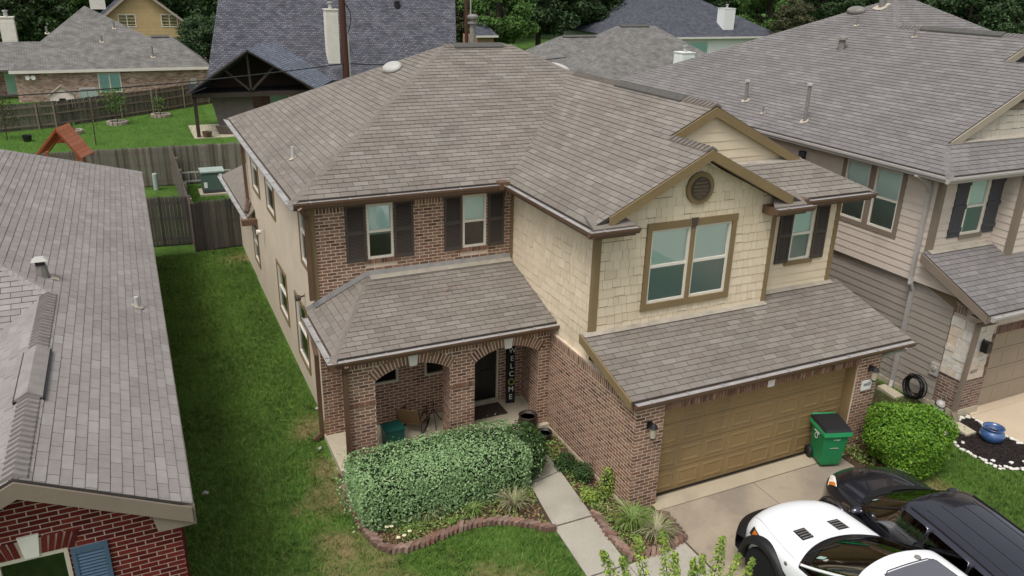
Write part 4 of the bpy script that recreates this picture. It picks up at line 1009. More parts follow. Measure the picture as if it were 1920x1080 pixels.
text('house_number', '6607', .12, face_m((9.13, YP-.045, 1.18), (1, 0, 0), (0, 0, 1)), 'vent_grey', R_)
downspout(R_, [(rx-.08, 1.75, rzE-.13), (8.55, 1.65, rzE-.32), (8.68, 1.65, rzE-.55), (8.68, 1.65, 2.95)], 'gutter_white', .09); downspout(R_, [(8.68, 1.65, 2.95), (8.66, 1.62, 2.8), (8.78, 1.62, 2.6), (8.78, 1.62, .15), (8.6, 1.5, .07)], 'gutter_white', .09)
downspout(R_, [(8.68, ry0-.05, rz0-.15), (8.75, -.20, rz0-.4), (8.75, -.14, .2), (8.66, -.32, .08)], 'trim_taupe', .095)
qv = CAM+ray(1506, 290)*((8.72-CAM.x)/ray(1506, 290).x); box('wall_vent', 'shutter_grey', R_, 8.64, 8.75, qv.y-.09, qv.y+.09, qv.z-.10, qv.z+.10)
o = box('meter_box', 'gutter_white', R_, 8.78, 8.84, .50, .72, .80, 1.10); MB().lathe([(0, 0), (.07, 0), (.06, -.03), (0, -.035)], (8.78, .61, .98), 14, 'x').build('meter_dial', 'flashing', o)
# ------------------------------------------------------------------ houses behind
mat('far_shingle_grey', S(118,113,106), .95, .12, 1.4, .3, 20, pieces=None)
def course_mat(name, c1, c2, e, w, mort):
    """shingle or brick courses too far away to pick apart"""
    m = bpy.data.materials.new(name); m.use_nodes = True; N = m.node_tree.nodes; L = m.node_tree.links; b = N['Principled BSDF']; b.inputs['Roughness'].default_value = .95; b.inputs['Specular IOR Level'].default_value = .1
    uv = N.new('ShaderNodeUVMap'); br = N.new('ShaderNodeTexBrick'); br.inputs['Scale'].default_value = 1; br.inputs['Brick Width'].default_value = w; br.inputs['Row Height'].default_value = e; br.inputs['Mortar Size'].default_value = mort[0]; br.inputs['Mortar'].default_value = (*mort[1], 1)
    br.inputs['Color1'].default_value = (*c1, 1); br.inputs['Color2'].default_value = (*c2, 1); L.new(uv.outputs[0], br.inputs['Vector'])
    n = N.new('ShaderNodeTexNoise'); n.inputs['Scale'].default_value = 1.6; n.inputs['Detail'].default_value = 6; g = N.new('ShaderNodeNewGeometry'); L.new(g.outputs['Position'], n.inputs['Vector'])
    mr = N.new('ShaderNodeMapRange'); mr.inputs[1].default_value = .3; mr.inputs[2].default_value = .7; mr.inputs[3].default_value = .78; mr.inputs[4].default_value = 1.2; L.new(n.outputs[0], mr.inputs[0])
    mx = N.new('ShaderNodeMix'); mx.data_type = 'RGBA'; mx.blend_type = 'MULTIPLY'; mx.inputs[0].default_value = 1; L.new(br.outputs[0], mx.inputs[6]); cc = N.new('ShaderNodeCombineColor')
    for i in range(3): L.new(mr.outputs[0], cc.inputs[i])
    L.new(cc.outputs[0], mx.inputs[7]); L.new(mx.outputs[2], b.inputs['Base Color'])
    bp_ = N.new('ShaderNodeBump'); bp_.inputs['Strength'].default_value = .6; bp_.inputs['Distance'].default_value = .02; L.new(br.outputs['Fac'], bp_.inputs['Height']); bp_.invert = True; L.new(bp_.outputs[0], b.inputs['Normal'])
    MATS[name] = m
course_mat('courses_brown', S(108,106,103), S(126,124,120), .14, .34, (.012, S(84,82,80)))
course_mat('courses_slate', S(78,78,85), S(108,108,114), .15, .30, (.02, S(62,62,68)))
course_mat('courses_pavilion', S(98,104,114), S(122,128,138), .15, .30, (.02, S(76,80,90)))
course_mat('courses_charcoal', S(74,76,84), S(92,94,101), .15, .34, (.014, S(58,60,67)))
course_mat('courses_brick', S(132,92,82), S(190,166,152), .09, .26, (.012, S(176,160,146)))
course_mat('courses_brick_dark', S(112,78,68), S(128,96,84), .09, .26, (.012, S(160,146,134)))
def uvpoly(name, mt, parent, faces, t=.12):
    """roof or wall faces with course-aligned uv, given thickness"""
    mb = MB(); uvs = []
    for f in faces:
        fr, P = face_frame(f); f = [Vector(x) for x in f]; nn = Vector((0, 0, 0))
        for i in range(len(f)): nn += f[i].cross(f[(i+1) % len(f)])
        if abs(nn.normalized().z) < .05:
            fr = None; u = (f[1]-f[0]).normalized(); P = [((q-f[0]).dot(u), q.z) for q in f]; nv = nn.normalized(); nv = nv if nv.dot(CAM-f[0]) > 0 else -nv; off = -nv*t
        else: off = V3(0, 0, -t)
        k = len(f); mb.add(f+[q+off for q in f], [tuple(range(k)), tuple(range(2*k-1, k-1, -1))]+[(i, i+k, (i+1) % k+k, (i+1) % k) for i in range(k)]); uvs += P+P
    o = mb.build(name, mt, parent); me = o.data; ul = me.uv_layers.new(name='UVMap')
    for lp_ in me.loops: ul.data[lp_.index].uv = uvs[lp_.vertex_index]
    return o
def farwindow(parent, fr, u0, u1, v0, v1, fw=.08, split=1, vsplit=True):
    mb = MB()
    def bar(a, b, c, d): mb.add([fr.p(x, y, z) for z in (0, .05) for x, y in ((a, c), (b, c), (b, d), (a, d))], [(4,5,6,7),(0,1,5,4),(1,2,6,5),(2,3,7,6),(3,0,4,7)])
    bar(u0, u0+fw, v0, v1); bar(u1-fw, u1, v0, v1); bar(u0+fw, u1-fw, v0, v0+fw); bar(u0+fw, u1-fw, v1-fw, v1)
    if vsplit: bar((u0+u1)/2-fw/2, (u0+u1)/2+fw/2, v0+fw, v1-fw)
    w_ = mb.build('window', 'window_white', parent)
    us = [u0+fw, (u0+u1)/2-fw/2, (u0+u1)/2+fw/2, u1-fw] if vsplit else [u0+fw, u1-fw]
    for i in range(0, len(us), 2): MB().add([fr.p(us[i], v0+fw, .015), fr.p(us[i+1], v0+fw, .015), fr.p(us[i+1], v1-fw, .015), fr.p(us[i], v1-fw, .015)], [(0, 1, 2, 3)]).build('pane', 'pane_far', w_)
    MB().add([fr.p(u0, v0, .004), fr.p(u1, v0, .004), fr.p(u1, v1, .004), fr.p(u0, v1, .004)], [(0, 1, 2, 3)]).build('blind', 'blind', w_)
glassmat('pane_far', (.72, .90, .86), .2)
def chimney(parent, x, y, z0, z1, w, d, mt, rot=0):
    fr = Frame((x-w/2, y-d/2, z0), (1, 0, 0), (0, 0, 1))
    c = box('chimney', mt, parent, x-w/2, x+w/2, y-d/2, y+d/2, z0, z1)
    z = z0
    while z < z1-.05:
        z += .2
        if z < z1: box('board', mt, c, x-w/2-.012, x+w/2+.012, y-d/2-.015, y+d/2+.012, z-.19, z-.02)
    box('chimney_cap', mt, c, x-w/2-.05, x+w/2+.05, y-d/2-.05, y+d/2+.05, z1, z1+.07)
    MB().lathe([(.14, 0), (.14, .35), (.2, .35), (.2, .45), (0, .47)], (x, y, z1+.07), 12).build('flue', 'gutter_metal', c)
    return c
mat('chimney_cream', S(214,208,196), .8, .05, 3); mat('chimney_white', S(222,222,220), .8, .04, 3); mat('siding_yellow', S(180,156,112), .85, .05, 2, pieces=[S(178,154,110), S(184,160,116)]); mat('fascia_white', S(206,200,190), .7, .04)
# --- brick house with the wide hip roof
B1 = thing('brick_house', 'single-storey mottled brick house with wide grey hip roof behind the grassy yard', 'house', (-8, 60, -.5))
be = 2.25; bpk = (-9.9, 64, 6.4)
f1 = [(-15.2, 57.5, be), (-1.55, 57.5, be), (-4.0, 60.7, 4.3), (-5.7, 60.7, 4.3), bpk]
uvpoly('roof', 'courses_brown', B1, [f1, [(-15.2, 70.5, be), (-15.2, 57.5, be), bpk], [(-1.55, 57.5, be), (-1.55, 66, be), (-4.0, 60.9, 4.3)], [(-5.7, 60.7, 4.3), (-4.0, 60.7, 4.3), (-1.55, 66, be), (-5, 66, be)], [(-24, 59.2, be-.1), (-14.6, 59.2, be-.1), (-12.9, 62, 3.9), (-24, 62, 3.9)], [(-15.2, 70.5, be), (-4, 70.5, be), bpk], [(-4, 70.5, be), (-5.7, 60.7, 4.3), bpk]])
beam('fascia', 'fascia_white', B1, (-15.2, 57.47, be-.1), (-1.55, 57.47, be-.1), .04, .20)
uvpoly('wall', 'courses_brick', B1, [[(-14.8, 57.9, -.6), (-1.9, 57.9, -.6), (-1.9, 57.9, be-.1), (-14.8, 57.9, be-.1)], [(-14.8, 66, -.6), (-14.8, 57.9, -.6), (-14.8, 57.9, be-.1), (-14.8, 66, be-.1)], [(-24, 61, -.6), (-14.8, 61, -.6), (-14.8, 61, be-.1), (-24, 61, be-.1)]])
fb1 = Frame((-14.8, 57.9, 0), (1, 0, 0), (0, 0, 1)); farwindow(B1, fb1, 5.2, 6.75, .5, 1.95); fb1b = Frame((-24, 61, 0), (1, 0, 0), (0, 0, 1)); farwindow(B1, fb1b, 8.1, 8.9, .2, 2.0, vsplit=False)
chimney(B1, -15.2, 62.5, 2.8, 5.6, .95, .8, 'chimney_cream')
for x, y, h in ((-9.0, 60.2, .45), (-8.0, 61.6, .5), (-5.6, 58.6, .85), (-12.6, 61.1, .5)): pipe_vent(B1, (x, y, be+(y-57.5)*.638), h, .07, 'vent_grey', n=(0, -.6, 1))
for x in (-14.1, -13.75): MB().lathe([(0, 0), (.12, -.04), (.16, -.18), (0, -.16)], (x, 57.75, 1.75), 10, 'y').build('floodlight', 'plaque_white', B1)
box('meter_box', 'gutter_white', B1, -3.2, -2.7, 57.75, 57.9, .7, 1.4)
ridge_vent(B1, (-5.5, 60.7, 4.33), (-4.2, 60.7, 4.33), w=.2)
# --- yellow house behind it
Y1 = thing('two_storey_house', 'yellow lap-sided gabled house with two upper windows behind the brick house', 'house', (-4, 80, -.5))
fy = Frame((-10.3, 75, 0), (1, 0, 0), (0, 0, 1)); Py = [(0, -.5), (10.4, -.5), (10.4, 2.9), (4.6, 7.6), (0, 3.9)]
mb = MB(); panel(mb, fy, Py); wy = mb.build('wall', 'wall_base', Y1); lap(wy, 'siding_yellow', fy, [(0, 2.9), (10.4, 2.9), (4.6, 7.6), (0, 3.9)], [], .28); lap(wy, 'shake_tan', fy, [(0, 1.2), (10.4, 1.2), (10.4, 2.9), (0, 2.9)], [], .30)
MB().box(-10.28, .08, 75.06, 84, -.5, 2.8).build('side_walls', 'stucco_tan', Y1)
farwindow(Y1, fy, 2.65, 4.15, 4.1, 5.25); farwindow(Y1, fy, 6.3, 7.75, 4.1, 5.25)
uvpoly('roof', 'courses_charcoal', Y1, [[(-10.9, 74.5, 3.5), (-10.9, 84, 3.5), (-5.7, 84, 7.75), (-5.7, 74.5, 7.75)], [(.6, 74.5, 2.6), (.6, 84, 2.6), (-5.7, 84, 7.75), (-5.7, 74.5, 7.75)]])
rake((-10.9, 74.45, 3.5), (-5.7, 74.45, 7.75), .25, .05, 'trim_greige', Y1); rake((-5.7, 74.45, 7.75), (.6, 74.45, 2.6), .25, .05, 'trim_greige', Y1)
MB().beam((-.35, 74.9, 2.2), (-.35, 74.9, -.2), .1, .1).beam((-.35, 74.9, 2.2), (.2, 74.9, 2.6), .1, .1).build('downspout', 'shutter_grey', Y1)
chimney(Y1, -9.2, 79, 5.5, 9.2, 1.3, 1.0, 'chimney_cream')
# --- slate-blue roofed house
D1 = thing('house', 'large house with steep dark blue-grey shingle roof and tall cream chimney', 'house', (6, 48, -.3), radians(-14))
Rm = Matrix.Translation(V3(-3.1, 44.2, 0)) @ Matrix.Rotation(radians(-17), 4, 'Z') @ Matrix.Shear('XY', 4, (0, 0)) if False else Matrix.Identity(4)
def sk(x, y, z): return (x+(y-43.9)*.36, y, z)
uvpoly('roof', 'courses_slate', D1, [[sk(-3.2, 43.9, 2.65), sk(13.6, 43.9, 2.65), sk(13.6, 52.4, 11.15), sk(-3.2, 52.4, 11.15)], [sk(-3.2, 60, 3.5), sk(13.6, 60, 3.5), sk(13.6, 52.4, 11.15), sk(-3.2, 52.4, 11.15)]], .18)
uvpoly('wall', 'courses_brick_dark', D1, [[(-2.4, 44.6, -.4), (13.6, 44.6, -.4), (13.6, 44.6, 2.9), (-2.4, 44.6, 2.9)]])
MB().poly([sk(-2.6, 44.5, -.4), sk(-2.6, 59, -.4), sk(-2.6, 59, 3.2), sk(-2.6, 52.4, 10.7), sk(-2.6, 44.5, 3.0)], .2, (1, 0, 0)).build('gable_wall', 'stucco_tan', D1)
MB().poly([sk(13.2, 44.5, -.4), sk(13.2, 59, -.4), sk(13.2, 59, 3.2), sk(13.2, 52.4, 10.7), sk(13.2, 44.5, 3.0)], .2, (1, 0, 0)).build('gable_wall', 'stucco_tan', D1)
chimney(D1, 5.15, 45.2, 2.4, 7.0, .78, .7, 'chimney_cream')
for x, z in ((2.6, 7.75), (10.6, 7.1)):
    y = 43.9+(z-2.65); MB().lathe([(.2, -.1), (.2, .3), (.26, .35), (0, .45)], (x+(y-43.9)*.36-1.5, y, z), 12).build('roof_vent', 'black_metal', D1)
frd = Frame((-2.4, 44.6, 0), (1, 0, 0), (0, 0, 1))
farwindow(D1, frd, 3.1, 4.4, .6, 2.3)
# --- open gabled pavilion at its back door
mat('timber_dark', S(60,50,44), .8, .12, 3)
PV = thing('pavilion', 'dark timber gabled patio pavilion with braced king post and shingle roof', 'pavilion', (-1, 42, -.1))
pa = V3(-1.08, 40.0, 5.05); pl_, pr_ = V3(-4.65, 40.0, 2.68), V3(2.85, 40.0, 2.62); bk = V3(2.3, 4.9, 0)
uvpoly('roof', 'courses_pavilion', PV, [[pl_, pl_+bk, pa+bk, pa], [pr_, pr_+bk, pa+bk, pa]], .1)
MB().poly([pl_+bk*.55-V3(0, 0, .15), pr_+bk*.55-V3(0, 0, .15), pa+bk*.55-V3(0, 0, .15)], .05, (0, 1, 0)).build('gable_shade_panel', 'timber_dark', PV)  # dark sheet added to stand for the shade inside the gable
for a in (pl_, pr_): MB().beam(a-V3(0, .03, .1), pa-V3(0, .03, .1), .08, .2, (0, -1, 0)).build('rafter', 'timber_dark', PV)
beam('tie_beam', 'timber_dark', PV, (-4.35, 40.35, 2.42), (2.6, 40.35, 2.42), .2, .26)
beam('king_post', 'timber_dark', PV, (-1.0, 40.3, 2.5), (-1.08, 40.3, 4.9), .12, .12, (0, 1, 0))
for x in (-2.5, .4): beam('brace', 'timber_dark', PV, (-1.0, 40.3, 2.6), (x, 40.3, 3.95), .12, .12, (0, 1, 0))
for x in (-4.22, 2.5): beam('post', 'timber_dark', PV, (x, 40.35, -.1), (x, 40.35, 2.35), .2, .2, (0, 1, 0))
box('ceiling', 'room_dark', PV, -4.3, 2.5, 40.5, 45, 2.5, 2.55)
ps = box('patio_slab', 'slab', None, -4.5, 3.2, 40.0, 44.6, -.2, .03); setp(ps, 'pale concrete patio slab under the timber pavilion', 'patio')
pv_sh = MB().poly([(-3.3, 41.3, 2.3), (-.9, 41.3, 2.3), (-.7, 41.2, .35), (-2.9, 41.2, .35)], .03, (0, 1, 0)).build('hanging_shade', 'shade_cloth' if 'shade_cloth' in MATS else 'slab', None)
mat('shade_cloth', S(112,103,98), .9, .1, 3); pv_sh.data.materials.clear(); pv_sh.data.materials.append(MATS['shade_cloth']); setp(pv_sh, 'grey cloth sun shade hanging under the pavilion beam', 'shade')
for nm, lab, P8, mt in (('garden_bench', 'grey folding garden chair lying on the patio slab', [(-3.0, 41.0, .05), (-2.2, 40.7, .05), (-2.4, 40.5, .55), (-3.2, 40.8, .6)], 'shade_cloth'), ('tarp', 'pale blue crumpled tarp on the patio slab edge', [(-1.2, 40.2, .06), (-.4, 40.2, .06), (-.3, 40.7, .16), (-1.1, 40.7, .12)], 'tarp_blue')):
    if nm == 'tarp': mat('tarp_blue', S(170,190,204), .6, .1, 6)
    o = MB().poly(P8, .05).build(nm, mt); setp(o, lab, nm.split('_')[-1])
o = MB().lathe([(.22, 0), (.30, .32), (.26, .32), (.22, .08), (0, .08)], (-3.75, 40.25, .03), 16).build('planter', 'brick_edge' if 'brick_edge' in MATS else 'gutter_brown'); setp(o, 'round terracotta planter at the foot of the pavilion post', 'planter')
# --- brown hip-roofed house to the right
B2 = thing('brick_house', 'single-storey brick house with broad brown shingle hip roof and white box chimney', 'house', (30, 50, -.5))
f2 = [[(20.9, 38.5, 1.92), (37.2, 38.5, 1.92), (30.8, 45, 5.95), (27.4, 45, 5.95)], [(20.9, 52, 1.92), (20.9, 38.5, 1.92), (27.4, 45, 5.95)], [(37.2, 38.5, 1.92), (37.2, 52, 1.92), (30.8, 45, 5.95)], [(20.9, 52, 1.92), (37.2, 52, 1.92), (30.8, 45, 5.95), (27.4, 45, 5.95)],
      [(17.2, 40.0, 2.05), (27.5, 40.0, 2.05), (26.2, 45.2, 5.2), (22.4, 45.2, 5.2)], [(17.2, 50.4, 2.05), (17.2, 40.0, 2.05), (22.4, 45.2, 5.2)], [(17.2, 50.4, 2.05), (27.5, 50.4, 2.05), (26.2, 45.2, 5.2), (22.4, 45.2, 5.2)]]
uvpoly('roof', 'courses_brown', B2, f2)
ridge_vent(B2, (27.5, 45, 5.98), (30.2, 45, 5.98), w=.22); ridge_vent(B2, (22.6, 45.2, 5.23), (25.5, 45.2, 5.23), w=.22)
uvpoly('wall', 'courses_brick_dark', B2, [[(21.5, 39.2, -.6), (36.5, 39.2, -.6), (36.5, 39.2, 2.0), (21.5, 39.2, 2.0)]])
MB().box(21.5, 36.5, 41.3, 51.5, -.6, 2.0).build('side_walls', 'slab', B2)
cq = at_y(1281, 128, 38); chimney(B2, cq.x, 38, 1.0, at_y(1281, 99, 38).z, 1.05, 1.0, 'chimney_white')
MB().tube([(26.7, 39.6, 1.2), (26.3, 39.6, 2.2), (25.9, 39.6, 2.65), (26.1, 39.6, 2.9), (26.4, 39.6, 2.85)], .07, 8).build('gooseneck_pipe', 'gutter_white', B2)
# --- charcoal roofed white house further back
C1 = thing('two_storey_house', 'white house with charcoal hip roof and plain white chimney among trees', 'house', (62, 80, -.5))
f3 = [[(46.5, 72, 2.9), (69.5, 72, 2.9), (58.2, 82, 8.6), (57.4, 82, 8.6)], [(46.5, 92, 2.9), (46.5, 72, 2.9), (57.4, 82, 8.6)], [(69.5, 72, 2.9), (69.5, 92, 2.9), (58.2, 82, 8.6)]]
uvpoly('roof', 'courses_charcoal', C1, f3); MB().box(47.5, 68.6, 72.6, 91, -.6, 2.75).build('wall', 'chimney_white', C1); beam('fascia', 'fascia_white', C1, (46.5, 71.95, 2.8), (69.5, 71.95, 2.8), .05, .22)
cq = at_y(1358, 60, 74); chimney(C1, cq.x, 74, 2.6, at_y(1358, 16, 74).z, 1.6, 1.4, 'chimney_white'); farwindow(C1, Frame((47.5, 72.58, 0), (1, 0, 0), (0, 0, 1)), 5.0, 10.6, .4, 2.3)
# --- sliver of a brick house under the tree, between the flue and the trees
S1 = thing('brick_house', 'small tan brick house wall with dark roof glimpsed under the big tree', 'house', (22, 72, -.5))
q0, q1 = at_y(894, 67, 72), at_y(926, 67, 72); uvpoly('roof', 'courses_charcoal', S1, [[(q0.x-.3, 71.5, q0.z), (q1.x+.3, 71.5, q0.z), (q1.x-.3, 74, q0.z+1.3), (q0.x+.3, 74, q0.z+1.3)]]); mat('brick_tan_far', S(150,120,96), .9, .1, 2); MB().box(q0.x, q1.x, 72, 76, -.5, q0.z-.05).build('wall', 'brick_tan_far', S1); beam('fascia', 'fascia_white', S1, (q0.x-.3, 71.45, q0.z-.05), (q1.x+.3, 71.45, q0.z-.05), .05, .2)
# ------------------------------------------------------------------ fences with single pickets
WOOD = [S(92,84,78), S(112,104,97), S(80,72,68), S(122,113,104), S(100,91,84), S(88,80,76)]
mat('picket_grey', rough=.9, pieces=WOOD, var=.18, scale=6, bump=.6, bscale=30, streak=True)
mat('picket_dark', rough=.9, pieces=[S(66,60,58), S(84,77,73), S(58,52,50), S(94,86,81), S(74,67,64)], var=.2, scale=6, bump=.6, bscale=30, streak=True)
mat('rail_wood', S(120,108,94), .9, .15, 5)
def fence(label, pts, h, mt, w=.14, side=1, zb=0, posts=2.4, group=None):
    t = thing('wooden_fence', label, 'fence', (*pts[0][:2], zb), 0, group)
    for (x0, y0), (x1, y1) in zip(pts, pts[1:]):
        a, b = V3(x0, y0, zb), V3(x1, y1, zb); d = (b-a); Ln = d.length; d.normalize(); nrm = V3(d.y, -d.x, 0)*side
        n = int(Ln/w)+1; um = unit('box', mt)
        for i in range(n):
            hh = h*random.uniform(.985, 1.01); o = a+d*(i*w); 
            M = Matrix((d*(w-.012), V3(random.uniform(-.008, .008), random.uniform(-.008, .008), hh), nrm*.018)).transposed().to_4x4(); M.translation = o+nrm*random.uniform(0, .012); link('picket', um, t, True, M)
        for z in (.25, h*.55, h-.25): beam('rail', 'rail_wood', t, a-nrm*.03+V3(0, 0, z), b-nrm*.03+V3(0, 0, z), .04, .09)
        for i in range(int(Ln/posts)+2):
            c = a+d*min(i*posts, Ln); beam('post', 'rail_wood', t, c-nrm*.07, c-nrm*.07+V3(0, 0, h-.04), .09, .09, (0, 1, 0))
    return t
fence('dark weathered picket fence closing the side yard beside the tan wall', [(-6.22, 18.6), (-4.66, 18.75)], 1.83, 'picket_dark', .125)
fence('dark weathered picket fence behind the grey hip roof, meeting the dividing fence', [(-7.75, 19.75), (-6.25, 19.6)], 1.83, 'picket_dark', .125)
fence('narrow dividing fence running back between the two rear yards', [(-6.24, 28.9), (-6.24, 18.65)], 1.83, 'picket_grey', .14)
fence('long grey picket fence along the back of both rear yards', [(-16, 29.2), (-6.2, 28.9), (2.5, 28.5)], 1.83, 'picket_grey', .14)
fence('far weathered fence with rails showing, in front of the mottled brick house', [(-22, 43.2), (-15.2, 45.4), (-12.0, 46.4), (-8.3, 48.9), (-6.0, 50.5), (-2.0, 54.0), (2.5, 57)], 1.6, 'picket_grey', .16, -1, -.02)
# ------------------------------------------------------------------ things in the back yards
mat('ac_green', S(78,98,90), .6, .06, 3); mat('ac_top', S(150,162,154), .5, .05, 3); mat('cedar', S(172,104,74), .75, .12, 6, .3, 40, pieces=[S(178,110,80), S(166,98,68), S(184,118,88)], streak=False); mat('cedar_frame', S(146,78,50), .75, .1, 5)
ac = thing('utility_cabinet', 'green metal utility cabinet with pale lid on concrete pad in the rear yard', 'cabinet', (-4.75, 26.8, 0))
box('pad', 'slab', ac, -5.40, -4.15, 26.3, 27.5, -.02, .10); box('body', 'ac_green', ac, -5.25, -4.32, 26.45, 27.3, .12, 1.02); box('lid', 'ac_top', ac, -5.29, -4.28, 26.41, 27.34, 1.02, 1.08); box('label_sticker', 'plaque_white', ac, -5.19, -5.05, 26.44, 26.452, .35, .6); box('label_sticker', 'plaque_white', ac, -4.54, -4.40, 26.44, 26.452, .78, .95); box('vent_band', 'shutter_grey', ac, -5.24, -4.33, 26.43, 26.449, .13, .25); box('latch', 'black_metal', ac, -4.45, -4.36, 26.43, 26.449, .4, .46)
ld = thing('ladder', 'white aluminium ladder hung sideways beside the green utility cabinet', 'ladder', (-5.9, 27.6, .3))
for z in (.45, .85): beam('rail', 'vent_pale', ld, (-6.15, 27.6, z), (-3.9, 27.5, z), .03, .06)
for i in range(8): beam('rung', 'vent_pale', ld, (-6.0+i*.29, 27.59-i*.012, .45), (-6.0+i*.29, 27.59-i*.012, .85), .03, .03, (0, 1, 0))
o = MB().lathe([(0, 0), (.11, 0), (.11, .72), (.085, .76), (0, .77)], (-7.1, 28.3, 0), 16).build('utility_pedestal', 'ac_top'); setp(o, 'pale green round utility pedestal standing in grass by the back fence', 'pedestal')
pg = thing('playset', 'cedar wooden playset with orange-red gabled plank roof behind the grey roof', 'playset', (-10.5, 26, 0))
ap, e0, e1 = V3(-10.45, 25.6, 3.40), V3(-11.35, 25.6, 2.35), V3(-9.72, 25.6, 2.15); dp = V3(.42, 1.1, 0)
for e_, nm in ((e0, 6), (e1, 8)):
    for i in range(nm):
        a = ap+(e_-ap)*(i/nm); b = ap+(e_-ap)*((i+.94)/nm); MB().poly([a, b, b+dp, a+dp], .03, (0, 0, 1)).build('roof_plank', 'cedar', pg)
    beam('roof_rafter', 'cedar_frame', pg, ap-V3(0, 0, .06), e_-V3(0, 0, .06), .05, .12, (0, -1, 0)); beam('roof_rafter', 'cedar_frame', pg, ap+dp-V3(0, 0, .06), e_+dp-V3(0, 0, .06), .05, .12, (0, -1, 0))
MB().poly([(-10.9, 26.85, 2.6), (-10.0, 26.85, 2.6), (-10.3, 26.85, 3.15)], .03, (0, 1, 0)).build('gable_panel', 'cedar_frame', pg)
for x, y in ((-11.15, 25.65), (-9.85, 25.65), (-11.0, 26.8), (-9.7, 26.8)): beam('post', 'cedar_frame', pg, (x, y, 0), (x, y, 2.3), .09, .09, (0, 1, 0))
MB().box(-11.15, -9.75, 25.65, 26.85, 1.05, 1.12).build('deck_floor', 'cedar', pg)
mat('doghouse_pink', S(216,200,192), .8, .05, 3); dgp = at_y(113, 164, 54.6); dgx, dgz = dgp.x, dgp.z; dh = thing('dog_house', 'small pinkish white dog house beyond the far fence', 'dog house', (-11, 55, -.5)); MB().poly([(dgx-.75, 54.6, -.4), (dgx+.75, 54.6, -.4), (dgx+.75, 54.6, dgz-.55), (dgx, 54.6, dgz), (dgx-.75, 54.6, dgz-.55)], 1.4, (0, 1, 0)).build('body', 'doghouse_pink' if 'doghouse_pink' in MATS else 'plaque_white', dh)
box('doorway', 'room_dark', dh, dgx-.2, dgx+.2, 54.57, 54.6, -.3, dgz-.75)
for s in (-1, 1): MB().poly([(dgx, 54.5, dgz+.03), (dgx+s*.9, 54.5, dgz-.63), (dgx+s*.9, 56.1, dgz-.63), (dgx, 56.1, dgz+.03)], .04, (0, 0, 1)).build('roof_panel', 'trim_taupe', dh)
a2_ = thing('air_conditioner', 'pale grey air-conditioning unit beyond the far fence, beside the dog house', 'air conditioner', (-8, 55.5, -.5)); aq = at_y(165, 169, 55); box('body', 'ac_top', a2_, aq.x-.6, aq.x+.6, 55, 56.1, -.4, aq.z); box('top_grille', 'vent_grey', a2_, aq.x-.55, aq.x+.55, 55.05, 56.05, aq.z, aq.z+.07)
# utility pole and wires
po = thing('utility_pole', 'tall dark brown wooden utility pole rising behind the roof, beside the cream chimney', 'pole', (3.1, 34, 0)); mat('pole_wood', S(72,46,38), .85, .15, 4, streak=True)
MB().tube([(3.28, 34, -.2), (3.15, 34, 12)], .20, 14, .16).build('shaft', 'pole_wood', po); MB().tube([(3.5, 33.95, 0), (3.42, 33.95, 6.3)], .05, 8).build('conduit', 'gutter_white', po)
MB().tube([(3.42, 33.9, 6.3), (3.62, 33.9, 6.9), (3.6, 33.9, 7.4), (3.3, 33.9, 7.9)], .025, 6).build('service_cable', 'black_metal', po); MB().tube([(3.0, 33.8, 4.45), (2.7, 33.8, 4.2), (2.75, 33.8, 4.05), (3.0, 33.8, 4.25)], .02, 6).build('cable_loop', 'black_metal', po)
def wire(name, label, a, b, sag, r):
    a, b = Vector(a), Vector(b); o = MB().tube([a+(b-a)*t-V3(0, 0, sag*4*t*(1-t)) for t in [i/16 for i in range(17)]], r, 6).build(name, 'black_metal'); setp(o, label, 'wire')
wire('overhead_wire', 'black overhead wire running from the utility pole past the dark pavilion', (3.1, 33.85, 4.75), (-19, 30.6, 3.95), .3, .03)
wire('overhead_wire', 'short black overhead wire from the utility pole toward the dark roof vent', (3.1, 34, 4.75), (18, 36, 4.6), .25, .03)
po2 = MB().tube([(10.35, 34, -.2), (10.28, 34, 12)], .11, 10).build('utility_pole', 'pole_wood'); setp(po2, 'thinner dark utility pole by the right edge of the blue-grey roof', 'pole')
po3 = MB().tube([(10.58, 34, -.2), (10.55, 34, 12)], .045, 8).build('metal_mast', 'gutter_metal'); setp(po3, 'slim grey metal mast beside the thinner dark pole', 'mast')
